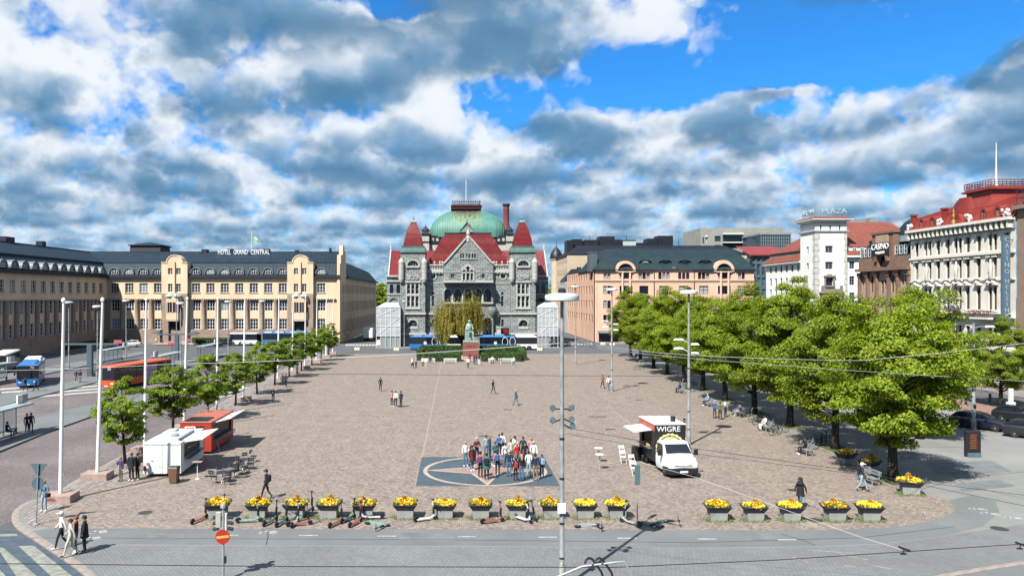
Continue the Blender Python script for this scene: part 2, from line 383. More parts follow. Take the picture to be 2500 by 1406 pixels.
sheet('ground', [(-4000, -500), (4000, -500), (4000, 9000), (-4000, 9000)], -.12, m_asph)
KERB = [(87, 1219), (68, 1226), (54, 1235), (42, 1245), (37, 1255), (38, 1268), (46, 1282), (65, 1295), (98, 1316), (152, 1351), (196, 1381), (226, 1406), (300, 1462), (420, 1540)]
kw = gpx(KERB)
EDGE = [(-24.0 - .045 * (Y - 44), Y) for Y in (150, 135, 120, 105, 90, 75, 60, 52, 46)]
OUT = EDGE + [(p.x, p.y) for p in kw]
sheet('pavement', OUT + [(kw[-1].x, 20), (62, 20), (62, 40), (58, 60), (56, 90), (52, 150)], 0.0, m_asph3)
SQ = [(x + 2.9, y) for x, y in EDGE] + [tuple(G(x, y)[:2]) for x, y in [(205, 1195), (150, 1235), (110, 1262), (85, 1284), (120, 1289), (300, 1289), (900, 1291), (1500, 1292), (1900, 1294), (2050, 1292), (2150, 1288), (2240, 1278), (2300, 1264), (2330, 1248), (2335, 1234), (2315, 1221), (2275, 1208), (2225, 1200)]] + [(27.6, 46), (28.2, 60), (29.2, 90), (31, 120), (33, 150)]
square = sheet('square_paving', SQ, .004, m_setts)
sheet('slab_strip', [(x + .35, y) for x, y in EDGE] + [tuple(G(x, y)[:2]) for x, y in [(100, 1222), (72, 1236), (58, 1252), (62, 1274), (84, 1288), (110, 1262), (150, 1235), (205, 1195)]] + [(x + 2.9, y) for x, y in EDGE[::-1]], .0045, m_strip)
cyc = sheet('cycle_lane', [tuple(G(x, y)[:2]) for x, y in [(72, 1297), (120, 1289.5), (300, 1289.5), (900, 1291.5), (1500, 1292.5), (1900, 1294.5), (2050, 1292.5), (2150, 1288.5), (2240, 1278.5), (2300, 1264.5), (2330, 1248.5), (2335, 1234), (2315, 1221), (2370, 1208), (2430, 1222), (2440, 1250), (2400, 1284), (2300, 1308), (2150, 1326), (2000, 1332), (1700, 1336), (1200, 1332), (700, 1330), (300, 1328), (130, 1335)]], .003, m_asph2)
sheet('paver_lane', [tuple(G(x, y)[:2]) for x, y in [(130, 1336), (300, 1330), (700, 1332), (1200, 1334), (1700, 1338), (2000, 1334), (2150, 1328), (2300, 1310), (2420, 1290), (2620, 1262), (2700, 1340), (2480, 1376), (2250, 1416), (2200, 1560), (300, 1560), (226, 1408), (196, 1383), (152, 1353)]], .0035, m_paver)
tram_side = sheet('tram_pavement', [tuple(G(x, y)[:2]) for x, y in [(2255, 1418), (2480, 1378), (2700, 1342), (2760, 1500), (2300, 1600)]], .005, m_asph2)
def path_boxes(pts, seg, w, h, z0, gap=.012, limit=None):
 """split a ground path into stones: (centre, length, angle)"""
 out = []; P = [Vector((p[0], p[1], 0)) for p in pts]
 d = [0]
 for a, b in zip(P, P[1:]): d.append(d[-1] + (b - a).length)
 n = max(1, int(d[-1] / seg))
 def at(t):
  for i in range(len(d) - 1):
   if t <= d[i + 1] + 1e-6: return P[i].lerp(P[i + 1], (t - d[i]) / max(1e-6, d[i + 1] - d[i]))
  return P[-1]
 for i in range(n):
  a, b = at(d[-1] * i / n), at(d[-1] * (i + 1) / n); out.append((a, b))
 return out
def kerb(name, pts, seg, w, z0, z1, near=999):
 k = bpy.data.objects.new(name, None); col.objects.link(k); k['kind'] = 'structure'; k.location = (pts[0][0], pts[0][1], 0)
 for i, (a, b) in enumerate(path_boxes(pts, seg, w, 0, 0)):
  c = (a + b) / 2; d = b - a; mb = MB(); j = R_.uniform(-.006, .006)
  mb.box(-d.length / 2 + .01, d.length / 2 - .01, -w / 2, w / 2, z0, z1 + j)
  mb.build('kerb_stone', m_kerb, k, world=False, bevel=.015, loc=(c.x - k.location.x, c.y - k.location.y, 0), rot=(0, 0, math.atan2(d.y, d.x)))
 return k
kerb('square_kerb', [(p.x, p.y) for p in kw[:12]], .8, .34, -.12, .012)
kerb('road_edge_kerb', EDGE[:], 3.2, .30, -.12, .010)
kerb('tram_kerb', [tuple(G(x, y)[:2]) for x, y in [(2250, 1417), (2350, 1398), (2480, 1377), (2640, 1352)]], 1.0, .28, -.05, .05)
def ground_quad(name, a, b, w, z, m, parent):
 d = (b - a).normalized(); n = Vector((-d.y, d.x, 0)) * w / 2
 return sheet(name, [a - n, b - n, b + n, a + n], z, m, parent)
for x0, x1, y in ((540, 582, 1306), (729, 776, 1306.5), (921, 967, 1308), (1117, 1163, 1309.5), (1313, 1360, 1310.5), (1507, 1555, 1313), (1703, 1750, 1315), (1899, 1945, 1317)):
 ground_quad('lane_dash', G(x0, y), G(x1, y), .11, .0075, m_paint, cyc)
def ring_px(mb, c, r0, r1, z, n=18, ax=1.0):
 vs = [(c.x + r * math.cos(2 * math.pi * i / n) * ax, c.y + r * math.sin(2 * math.pi * i / n), z) for r in (r0, r1) for i in range(n)]
 mb.add(vs, [(i, (i + 1) % n, n + (i + 1) % n, n + i) for i in range(n)])
def cycle_mark(px, py, ang, s=.5):
 c = G(px, py); b = MB(); dx, dy = math.cos(rad(ang)), math.sin(rad(ang))
 w1 = c + Vector((dx, dy, 0)) * .55 * s; w2 = c - Vector((dx, dy, 0)) * .55 * s
 for w in (w1, w2): ring_px(b, w, .27 * s, .37 * s, .0075)
 up = Vector((-dy, dx, 0)) * .5 * s
 for p, q in ((w1, c + up * .2), (c + up * .2, w2), (w2, c + up + Vector((dx, dy, 0)) * .2), (c + up * .2, c + up * 1.1 - Vector((dx, dy, 0)) * .2), (w1, w1 + up * 1.2)):
  d = (q - p).normalized(); n = Vector((-d.y, d.x, 0)) * .05
  b.add([(p - n) + Vector((0, 0, .0078)), (q - n) + Vector((0, 0, .0078)), (q + n) + Vector((0, 0, .0078)), (p + n) + Vector((0, 0, .0078))], [(0, 1, 2, 3)])
 b.build('cycle_mark', m_paint, cyc)
for a in ((238, 1299, 8), (222, 1315, 8), (655, 1300, 0), (2388, 1243, -20), (2418, 1254, -30), (2476, 1265, -30)): cycle_mark(*a)
for px, py, r, m_ in ((355, 1251, .38, m_iron), (1975, 1280, .42, m_kerb), (1990, 1269, .4, m_iron), (2440, 1290, .4, m_iron), (1935, 1196, .3, m_iron)):
 b = MB(); c = G(px, py); b.lathe([(r, .005), (r, .012), (r * .86, .013), (r * .84, .009), (.01, .010)], 18, (c.x, c.y, 0)); b.build('manhole_cover', m_, square)
for px, py in ((1182, 1064), (1575, 1048), (1590, 1036), (1448, 1017), (1470, 1017), (1490, 1048), (1560, 976), (1240, 1000)):
 b = MB(); c = G(px, py); b.box(c.x - .45, c.x + .45, c.y - .22, c.y + .22, .004, .012); b.build('drain_cover', m_iron, square)
for a, b in (((1016, 1186), (1062, 962)), ((1485, 991), (1539, 1034)), ((1062, 962), (1078, 880))):
 ground_quad('seam_line', G(*a), G(*b), .12, .0085, m_seam, square)
m_patch = mat('asphalt_repair', (.19, .21, .225), .9, .2, .8, .3, bscale=40); m_tar = mat('tar_seam', (.045, .05, .055), .7, .3, 3)
for q in ([(980, 1300), (1110, 1301), (1112, 1322), (975, 1321)], [(1820, 1302), (1900, 1302), (1905, 1318), (1822, 1319)], [(360, 1300), (450, 1300), (446, 1316), (352, 1316)], [(2260, 1130), (2420, 1124), (2470, 1150), (2290, 1160)], [(2150, 1110), (2230, 1100), (2250, 1118), (2170, 1128)], [(2330, 1180), (2440, 1170), (2480, 1186), (2350, 1200)]): sheet('repair_patch', gpx(q), .0069, m_patch, cyc)
for L_ in ([(72, 1312), (500, 1314), (1100, 1317), (1700, 1324), (2100, 1312), (2330, 1285)], [(1905, 1302), (1960, 1318), (1990, 1330)], [(2300, 1140), (2360, 1185), (2480, 1212)], [(2120, 1070), (2260, 1092), (2400, 1090)], [(640, 1292), (655, 1306), (650, 1329)], [(2210, 1205), (2350, 1165), (2520, 1150)]):
 for a, b in zip(L_, L_[1:]): ground_quad('tar_line', G(*a), G(*b), .045, .0072, m_tar, cyc)
for a, b in (((1985, 1343), (2085, 1350)), ((2050, 1352), (2120, 1366)), ((1935, 1360), (1975, 1372)), ((2130, 1380), (2175, 1388)), ((2060, 1380), (2090, 1384))): ground_quad('worn_paint', G(*a), G(*b), .16, .0072, m_cream, cyc)
for r in range(7):
 Y = 57 + 13 * r; ground_quad('seam_line', Vector((-20, Y, 0)), Vector((26, Y + 1, 0)), .09, .0086, m_seam, square) if r in (1, 3, 5) else None
mz = bpy.data.objects.new('mosaic', None); col.objects.link(mz); mz['kind'] = 'structure'; mz.location = (2.05, 49.85, 0)
m_mos = blockmat('mosaic_dark_setts', (.10, .15, .19), (.07, .11, .145), (.05, .07, .09), .11, .11, .012, .3, .7, .5, True, .2, .5)
m_mosl = mat('mosaic_pale_setts', (.50, .42, .36), .8, .2, 4, .3); m_mosp = mat('mosaic_pink_setts', (.36, .25, .22), .8, .2, 4, .3)
sheet('panel', [(-2.42, 45.75), (6.55, 45.75), (6.55, 54.0), (-2.42, 54.0)], .009, m_mos, mz)
b = MB(); ring_px(b, Vector((2.05, 49.85, 0)), 3.82, 4.1, .0135, 48, 1.02); b.build('ring', m_mosl, mz)
def star(R0, r0, z, m_, nm):
 pts = []
 for i in range(4):
  a = math.pi / 2 * i; pts.append((2.05 + R0 * math.cos(a), 49.85 + R0 * math.sin(a)))
  a += math.pi / 4; pts.append((2.05 + r0 * math.cos(a), 49.85 + r0 * math.sin(a)))
 sheet(nm, pts, z, m_, mz)
star(4.0, 1.35, .0175, m_mosl, 'star_border'); star(3.35, 1.1, .0215, m_mosp, 'star')
m_setts3 = m_setts2
sheet('bus_road', [(x - .2, y) for x, y in EDGE[1:]] + [tuple(G(x, y, -.12)[:2]) for x, y in [(87, 1219), (42, 1245), (37, 1268), (-40, 1300), (-400, 1300)]] + [(-60, 45), (-75, 75), (-75, 104), (-60, 112), (-44, 118), (-40, 135)], -.115, m_setts3)
def crossing_stripes(name, z, quads, dark=None):
 k = bpy.data.objects.new(name, None); col.objects.link(k); k['kind'] = 'structure'; k.location = G(*quads[0][0], z)
 if dark: sheet('crossing_ground', gpx(dark, z), z, m_dark, k)
 for q in quads: sheet('stripe', gpx(q, z), z + .005, m_cream if dark else m_paint, k)
crossing_stripes('near_crossing', -.11, [[(45, 1332), (82, 1331), (190, 1416), (140, 1420)], [(-8, 1335), (8, 1336), (98, 1412), (52, 1424)], [(-60, 1345), (-42, 1343), (20, 1412), (-10, 1430)], [(-6, 1303), (40, 1302), (44, 1308), (-6, 1309)]], [(-300, 1296), (10, 1294), (62, 1298), (98, 1319), (152, 1354), (196, 1384), (226, 1409), (300, 1465), (300, 1600), (-300, 1600)])
crossing_stripes('platform_crossing', -.108, [[(0 + i * 4, 948 + i * 8.0), (255 - i * 3, 932 + i * 7.4), (262 - i * 3, 934.5 + i * 7.4), (0 + i * 4, 952 + i * 8.0)] for i in range(4)] + [[(525 + i * 18, 968 - i * 3.0), (600 + i * 16, 945 - i * 1.0), (612 + i * 16, 946 - i * 1.0), (540 + i * 18, 970 - i * 3.0)] for i in range(3)])
crossing_stripes('theatre_crossing', -.108, [[(845 + i * 8, 840), (851 + i * 8, 840), (850 + i * 8, 844), (843 + i * 8, 844)] for i in range(10)] + [[(1376 + i * 8, 838), (1381 + i * 8, 838), (1384 + i * 8, 842), (1379 + i * 8, 842)] for i in range(9)])
def platform(name, pts, m_=None):
 pts = [G(x, y) for x, y in pts]; b = MB()
 b.prism([(p.x, p.y) for p in pts], lambda a, c, t: (a, c, t), -.12, .03); o = b.build(name, m_ or m_asph2); o['kind'] = 'structure'
 return o
platform('near_platform', [(-60, 1128), (0, 1101), (110, 1056), (238, 1011), (400, 962), (560, 915), (545, 908), (420, 938), (300, 972), (120, 1010), (-60, 1066)])
platform('middle_platform', [(-60, 1008), (0, 991), (110, 963), (222, 936), (300, 917), (400, 894), (560, 868), (548, 862), (400, 884), (250, 912), (100, 948), (-60, 976)])
platform('far_platform', [(-60, 942), (118, 911), (230, 888), (355, 864), (345, 858), (230, 877), (110, 895), (-60, 923)])
platform('wing_pavement', [(-60, 882), (262, 846), (262, 840), (-60, 870)])
b = MB(); b.prism([(-86, 150), (-83.4, 150), (-83.4, 180.4), (-28.5, 180.4), (-28.5, 183), (-86, 183)], lambda a, c, t: (a, c, t), -.12, .02); o = b.build('hotel_pavement', m_asph2); o['kind'] = 'structure'
b = MB(); b.box(-18, 24, 166.5, 172, -.12, .03); o = b.build('theatre_pavement', m_asph3); o['kind'] = 'structure'
b = MB(); b.box(36, 80, 182, 188, -.12, .03); o = b.build('street_pavement', m_asph3); o['kind'] = 'structure'
b = MB(); b.box(66, 71.9, 60, 140, -.12, .04); o = b.build('shop_pavement', m_strip); o['kind'] = 'structure'
b = MB(); b.box(53, 57, 64, 96, -.12, .05); o = b.build('tram_stop_island', mat('island_brick', (.33, .19, .15), .85, .2, 3, .3)); o['kind'] = 'structure'
# ---------------------------------------------------------------- shared facade materials
m_glass = glassmat('window_glass', (.006, .010, .030))
m_glassb = glassmat('window_glass_blinds', (.008, .014, .035), .35, (.42, .46, .50))
m_white = mat('frame_white', (.72, .74, .74), .6, .05)
m_granite = blockmat('rock_faced_granite', (.42, .46, .445), (.26, .30, .305), (.10, .12, .15), 1.15, .47, .045, 1.0, .85, .5, False, .28, .8)
m_trim = mat('smooth_granite', (.54, .555, .52), .75, .14, 1.4, .2)
m_pink = mat('pink_granite', (.50, .40, .37), .7, .15, 1.4, .2)
m_redtile = blockmat('glazed_red_tile', (.30, .016, .016), (.21, .010, .012), (.08, .005, .009), .34, .30, .035, .5, .30, .5, False, .22, .6)
m_copper = mat('verdigris', (.16, .36, .31), .65, .2, .8, .15)
m_darkmetal = mat('dark_metal', (.022, .028, .045), .5, .2, 2)
m_bluelead = mat('blue_grey_lead', (.30, .36, .38), .6, .2, 1.5)
def pr(Y, x0, y0, x1, y1):
 """photo box -> facade rectangle (u0, v0, u1, v1) on the plane at depth Y"""
 s = Y / F; return ((x0 - PX) * s, CAMH - (y1 - PY) * s, (x1 - PX) * s, CAMH - (y0 - PY) * s)
def theatre():
 YT = 172.0; YW = 173.6; YG = 172.6
 t = thing('theatre', 'grey granite theatre with red tiled spires, stepped gable and green copper dome', 'building', ((1143 - PX) * YT / F, YT, 0))
 # --- towers
 for cx in (1008, 1277.5):
  fc = Fc(0, YT, 0); q = lambda a, b, c, d: pr(YT, cx + a, b, cx + c, d)
  u0, v0, u1, v1 = q(-30, 604, 30, 851)
  tr = [rect(*q(-14 + 9.2 * i, 718.5 if False else y0, -14 + 9.2 * i + 6.6, y1)) for i in range(3) for y0, y1 in ((723, 749),)]
  holes = [arch(*q(-13.5, 631, 13.5, 649.5))] + [arch(*q(-14 + 10.4 * i, 695, -14 + 10.4 * i + 7.2, 717)) for i in range(3)] + [rect(*q(-14 + 10.4 * i, 723, -14 + 10.4 * i + 7.2, 749)) for i in range(3)] + [arch(*q(-10.5, 781, 10.5, 797))]
  b = MB(); pierced(b, fc, rect(u0, 0, u1, v1), holes, .55)
  for s_, uu in ((0, u0), (1, u1)):                             # returns and back
   b.add([fc.P(uu, 0, 0), fc.P(uu, 0, -6.5), fc.P(uu, v1, -6.5), fc.P(uu, v1, 0)], [(0, 1, 2, 3)])
  b.add([fc.P(u0, 0, -6.5), fc.P(u1, 0, -6.5), fc.P(u1, v1, -6.5), fc.P(u0, v1, -6.5)], [(0, 1, 2, 3)])
  tw = b.build('tower', m_granite, t)
  window(fc, tw, *q(-13.5, 631, 13.5, 649.5), .4, m_glass, m_bluelead, 'arch', 4, 2, .12)
  for i in range(3):
   window(fc, tw, *q(-14 + 10.4 * i, 695, -14 + 10.4 * i + 7.2, 717), .4, m_glass, m_white, 'arch', 1, 2, .07)
   window(fc, tw, *q(-14 + 10.4 * i, 723, -14 + 10.4 * i + 7.2, 749), .4, m_glass, m_white, 'rect', 1, 2, .07)
  window(fc, tw, *q(-10.5, 781, 10.5, 797), .4, m_glass, m_bluelead, 'arch', 2, 2, .1)
  b = MB()                                                      # pale surrounds, courses and ledges
  for i in range(4):
   uu = q(-17.3 + 10.4 * i, 0, -17.3 + 10.4 * i + 3.0, 1); fc.box(b, uu[0], uu[2], q(0, 0, 0, 750)[1], q(0, 689, 0, 1)[3], .002, .12)
  uu = q(-17.3, 717.5, 16.9, 722.5); fc.box(b, *[uu[0], uu[2], uu[1], uu[3]], .125, .17)
  for y0, y1, ex, dd in ((750, 755, 19, .25), (649.5, 653.5, 16, .35), (797, 803, 12, .12), (763, 767.5, 32, .45), (766, 771, 30.6, .1), (812, 817, 32.5, .45), (686.5, 690, 19, .35)):
   uu = q(-ex, y0, ex, y1); fc.box(b, uu[0], uu[2], uu[1], uu[3], .004, dd)
  for r0, r1, yc, nn in ((13.6, 17.5, 649.5, 10), (10.6, 14.5, 797 - 5.5, 9)):
   for i in range(nn):                                       # voussoirs
    a0, a1 = math.pi * (i + .06) / nn, math.pi * (i + .94) / nn; S = YT / F; uc = (cx - PX) * S; vc = CAMH - (yc - PY) * S
    fc.prism(b, [(uc + r * S * math.cos(a), vc + r * S * math.sin(a)) for r, a in ((r0, a0), (r1, a0), (r1, a1), (r0, a1))], .003, .16 + .03 * (i % 2))
  b.build('stone_trim', m_trim, tw)['kind'] = 'stuff'
  for sgn in (-1, 1):                                           # engaged round buttresses at the top corners
   b = MB()
   uu = (cx + sgn * 28 - PX) * YT / F; vz = lambda y: CAMH - (y - PY) * YT / F
   pts = [(.35, vz(690)), (.62, vz(684))]
   for k in range(6): pts += [(.66, vz(680 - 6.5 * k)), (.66, vz(675 - 6.5 * k)), (.58, vz(674.5 - 6.5 * k))]
   pts += [(.72, vz(641)), (.62, vz(637)), (.3, vz(632)), (.02, vz(629))]
   b.lathe(pts, 12, (uu, YT - .25, 0)); b.build('corner_turret', m_trim, tw, smooth=True)
  b = MB(); uu = q(-14, 673, 14, 684)                           # carved relief panel
  for k in range(46):
   a, c = R_.uniform(uu[0], uu[2]), R_.uniform(uu[1], uu[3])
   b.lathe([(.02, -.12), (.2, -.05), (.22, .06), (.05, .16)], 6, tuple(fc.P(a, c, .03)))
  b.build('carved_relief', m_trim, tw, smooth=True)
  prof = [(23.6, 602), (22.6, 594), (20.3, 582), (16.8, 569), (12.4, 556), (8.2, 546), (4.0, 538.5)]
  S = YT / F; b = MB(); cy = YT + 3.1; rings = []
  for hw, y in prof:
   w = hw * S; z = CAMH - (y - PY) * (YT + 1) / F + .1
   rings.append([((cx - PX) * S + a * w, cy + c * w * 1.12, z) for a, c in ((-1, -1), (1, -1), (1, 1), (-1, 1))])
  vs = [p for r in rings for p in r]; n = len(rings)
  fs = [(4 * i + j, 4 * i + (j + 1) % 4, 4 * i + 4 + (j + 1) % 4, 4 * i + 4 + j) for i in range(n - 1) for j in range(4)] + [(4 * n - 4, 4 * n - 3, 4 * n - 2, 4 * n - 1)]
  b.add(vs, fs); sp = b.build('spire_roof', m_redtile, t, smooth=False)
  b = MB()
  for i in range(1, 20):                                        # tile courses standing proud
   f = i / 20; y = 602 - (602 - 540) * f
   hw = np.interp(-y, [-p[1] for p in prof], [p[0] for p in prof]) * S + .03; z = CAMH - (y - PY) * (YT + 1) / F + .1
   b.frus((cx - PX) * S, cy, z, hw * 2 + .06, (hw * 2 + .02) * 1.12, z + .07, hw * 2 - .02, (hw * 2 - .06) * 1.12)
  b.build('tile_course', m_redtile, sp)['kind'] = 'stuff'
  b = MB(); zc = CAMH - (602 - PY) * S
  b.frus((cx - PX) * S, cy, zc - .25, 5.0, 5.6, zc + .2, 5.2, 5.8); b.frus((cx - PX) * S, cy, zc - 1.1, 5.85, 6.6, zc - .25, 5.5, 6.2); b.frus((cx - PX) * S, cy, zc - 1.4, 6.1, 6.8, zc - 1.1, 6.1, 6.8)
  b.build('copper_cornice', mat('dark_verdigris', (.10, .21, .19), .7, .25, 1.0, .2), t)
  b = MB(); zt = CAMH - (540 - PY) * (YT + 1) / F
  b.frus((cx - PX) * S, cy, zt - .1, 1.5, 1.6, zt + .3, 1.1, 1.2)
  b.lathe([(.12, .3), (.1, .7), (.28, .9), (.1, 1.1), (.03, 1.7)], 8, ((cx - PX) * S, cy, zt)); b.build('finial', m_copper, t, smooth=True)
 # --- main wall between the towers
 fc = Fc(0, YW, 0); q = lambda *a: pr(YW, *a)
 u0, _, u1, v1 = q(1037, 661, 1249, 851)
 holes = [circ((x - PX) * YW / F, CAMH - (674.5 - PY) * YW / F, 6.1 * YW / F) for x in (1057.5, 1228)]
 holes += [arch(*q(x - 3.2, 713, x + 3.2, 719.5)) for x in (1057, 1226.5)] + [rect(*q(x - 3.2, 722.5, x + 3.2, 748)) for x in (1057, 1226.5)] + [arch(*q(x - 3.2, 779, x + 3.2, 797)) for x in (1057, 1227)]
 b = MB(); pierced(b, fc, rect(u0, 0, u1, v1), holes, .45); w1 = b.build('main_wall', m_granite, t)
 for x in (1057.5, 1228): window(fc, w1, *q(x - 6.1, 668.4, x + 6.1, 680.6), .35, m_glass, m_bluelead, 'round', 2, 2, .09)
 for x in (1057, 1226.5):
  window(fc, w1, *q(x - 3.2, 713, x + 3.2, 719.5), .3, m_glass, None, 'arch', 1, 1); window(fc, w1, *q(x - 3.2, 722.5, x + 3.2, 748), .3, m_glass, m_bluelead, 'rect', 1, 2, .07)
  window(fc, w1, *q(x - 3.2, 779, x + 3.2, 797), .3, m_glass, m_bluelead, 'arch', 1, 2, .07)
 b = MB()
 for y0, y1, dd in ((763, 768, .4), (661, 666, .5), (812, 816, .4), (690, 692.5, .12)):
  a = q(1037.5, y0, 1082.5, y1); fc.box(b, a[0], a[2], a[1], a[3], .003, dd); a = q(1203.5, y0, 1248.5, y1); fc.box(b, a[0], a[2], a[1], a[3], .003, dd)
 for x0, x1 in ((1040, 1080), (1206, 1246)):
  for k in range(6):
   a = q(x0 + (x1 - x0) * k / 5 - 1, 666, x0 + (x1 - x0) * k / 5 + 1, 669); fc.box(b, a[0], a[2], a[1], a[3], .004, .45)
 for x in (1057.5, 1228):
  S = YW / F; n = 20; c = ((x - PX) * S, CAMH - (674.5 - PY) * S)
  for i in range(n):
   a0, a1 = 2 * math.pi * i / n, 2 * math.pi * (i + 1) / n
   fc.prism(b, [(c[0] + r * S * math.cos(a), c[1] + r * S * math.sin(a)) for r, a in ((6.2, a0), (9.2, a0), (9.2, a1), (6.2, a1))], .003, .14)
 b.build('stone_trim', m_trim, w1)['kind'] = 'stuff'
 for x0, x1 in ((1039, 1082), (1204, 1247.5)):
  b = MB(); a = q(x0, 645.5, x1, 648.5); fc.box(b, a[0], a[2], a[1], a[3], -.35, .15); a = q(x0, 657.5, x1, 661); fc.box(b, a[0], a[2], a[1], a[3], -.35, .3)
  n = 11
  for k in range(n):
   x = x0 + 1.2 + (x1 - x0 - 2.4) * k / (n - 1); S = YW / F; z0, z1 = CAMH - (657.5 - PY) * S, CAMH - (648.5 - PY) * S
   b.lathe([(.13, z0), (.13, z0 + .12), (.09, z0 + .2), (.16, (z0 + z1) / 2 - .1), (.08, z1 - .12), (.13, z1)], 8, ((x - PX) * S, YW + .1, 0))
  for x in (x0 + 8, x0 + 22, x1 - 2 if x0 < 1100 else x0 + 2, x1 - 8):
   S = YW / F; z1 = CAMH - (645.5 - PY) * S
   b.lathe([(.2, z1), (.12, z1 + .15), (.26, z1 + .4), (.2, z1 + .6), (.06, z1 + .8)], 8, ((x - PX) * S, YW + .1, 0))
  b.build('balustrade', m_trim, t, smooth=True)
 # --- gabled centre
 fc = Fc(0, YG, 0); q = lambda *a: pr(YG, *a); S = YG / F
 U = lambda x: (x - PX) * S
 V = lambda y: CAMH - (y - PY) * S
 outer = [(U(1083), 0), (U(1204), 0), (U(1204), V(645)), (U(1197), V(640)), (U(1150), V(586)), (U(1150), V(578)), (U(1136.5), V(578)), (U(1136.5), V(586)), (U(1089.5), V(640)), (U(1083), V(645))]
 holes = [circ(U(x), V(674.5), 6.0 * S) for x in (1105.5, 1178.5)]
 tri_ = [(1130.5, 1135.5, 659, 664), (1139, 1146, 650.5, 663), (1149, 1154.5, 659, 664)]
 holes += [arch(*q(a, c, b_, d)) for a, b_, c, d in tri_] + [rect(*q(a, 667, b_, 684)) for a, b_, c, d in tri_]
 pairs = [(1123.3, 1127.2), (1129, 1132.6), (1137.6, 1141.4), (1143.6, 1147.2), (1151.8, 1155.6), (1157.6, 1161.4)]
 holes += [rect(*q(a, 619, b_, 630.5)) for a, b_ in pairs]
 arc5 = [(1085, 1100), (1110, 1125), (1134.8, 1150), (1158.5, 1175), (1182.5, 1199.3)]
 ents = [(1085, 1107), (1131, 1155), (1179, 1201)]
 holes += [arch(*q(a, 705, b_, 737)) for a, b_ in arc5] + [arch(*q(a, 775, b_, 822)) for a, b_ in ents]
 b = MB(); pierced(b, fc, outer, holes, 1.0)
 vs_o = [fc.P(a, c, 0) for a, c in outer]; vs_b = [fc.P(a, c, -1.1) for a, c in outer]; n = len(outer)
 b.add(vs_o + vs_b, [(i, (i + 1) % n, n + (i + 1) % n, n + i) for i in range(n)])
 g = b.build('gable_wall', m_granite, t)
 for x in (1105.5, 1178.5): window(fc, g, *q(x - 6, 668.5, x + 6, 680.5), .35, m_glass, m_bluelead, 'round', 2, 2, .09)
 for a, b_, c, d in tri_:
  window(fc, g, *q(a, c, b_, d), .3, m_glass, None, 'arch', 1, 1); window(fc, g, *q(a, 667, b_, 684), .3, m_glass, m_bluelead, 'rect', 1, 2, .06)
 for a, b_ in pairs: window(fc, g, *q(a, 619, b_, 630.5), .3, m_glass, None, 'rect', 1, 1)
 for a, b_ in arc5: window(fc, g, *q(a, 705, b_, 737), .95, m_glass, m_darkmetal, 'arch', 2, 3, .08)
 for a, b_ in ents: window(fc, g, *q(a, 775, b_, 822), .95, m_glass, m_darkmetal, 'arch', 3, 3, .1, name='door')
 b = MB()
 for pts in ([(1083, 645), (1089.5, 640), (1137, 585), (1137, 579.5), (1086.5, 637), (1081.5, 641.5)], [(1204, 645), (1197, 640), (1149.6, 585), (1149.6, 579.5), (1199.5, 637), (1205, 641.5)]):
  fc.prism(b, [(U(x), V(y)) for x, y in pts], -1.0, .3)          # raking copings
 for x0, x1, y0, y1, dd in ((1083, 1127, 684.5, 688, .15), (1160, 1204, 684.5, 688, .15), (1083, 1204, 688, 690.5, 1.6), (1083, 1127, 664, 665.5, .1), (1160, 1204, 664, 665.5, .1), (1107, 1131, 763, 768, .4), (1155, 1179, 763, 768, .4), (1107.5, 1130.5, 812, 816, .4), (1155.5, 1178.5, 812, 816, .4), (1121, 1164, 630.8, 633, .2), (1083, 1204, 738, 741.5, .5)):
  fc.box(b, U(x0), U(x1), V(y1), V(y0), .004, dd)
 for x0, x1 in ((1126.5, 1130), (1136, 1138.5), (1146.5, 1148.7), (1155, 1158.5)): fc.box(b, U(x0), U(x1), V(686), V(666.5), .005, .2)
 fc.box(b, U(1126), U(1159), V(666.9), V(664.2), .008, .24)
 for cxx, cyy, r0, r1 in ((1142.5, 654, 4.2, 9.5), (1133, 661.5, 3.4, 7.5), (1152, 661.5, 3.4, 7.5)):
  nn = 8
  for i in range(nn):
   a0, a1 = math.pi * i / nn, math.pi * (i + 1) / nn
   fc.prism(b, [(U(cxx) + r * S * math.cos(a), V(cyy) + r * S * math.sin(a)) for r, a in ((r0, a0), (r1, a0), (r1, a1), (r0, a1))], .006, .19)
 for x0, x1 in ((1087.5, 1098), (1110, 1124), (1162, 1176), (1186, 1198)):                        # carved panels beside the round windows
  for k in range(10): b.lathe([(.03, -.1), (.2, 0), (.05, .12)], 6, tuple(fc.P(R_.uniform(U(x0), U(x1)), R_.uniform(V(683), V(668)), .02)))
 for a, b_ in arc5:
  nn = 9; c0 = (a + b_) / 2; r0 = (b_ - a) / 2 + .1
  for i in range(nn):
   a0, a1 = math.pi * i / nn, math.pi * (i + 1) / nn
   fc.prism(b, [(U(c0) + r * S * math.cos(x), V(705 + r0) + r * S * math.sin(x)) for r, x in ((r0, a0), (r0 + 2.2, a0), (r0 + 2.2, a1), (r0, a1))], .003, .12)
 for x in (1104.8, 1129.8, 1154.2, 1178.7): b.lathe([(.34, V(738)), (.34, V(736)), (.22, V(735)), (.2, V(719)), (.36, V(716.5)), (.36, V(715))], 10, (U(x), YG - .2, 0))
 for x in (1143, ): b.lathe([(.5, V(590)), (.55, V(580)), (.3, V(576)), (.45, V(570)), (.2, V(563)), (.05, V(555))], 8, (U(x), YG + .3, 0))
 b.build('stone_trim', m_trim, g)['kind'] = 'stuff'
 b = MB(); a = q(1086, 691, 1201, 693.5); fc.box(b, a[0], a[2], a[1], a[3], .006, 2.1); a = q(1086.5, 690.4, 1200.5, 691); fc.box(b, a[0], a[2], a[1], a[3], .3, 2.3); b.build('loggia_canopy', m_darkmetal, g)
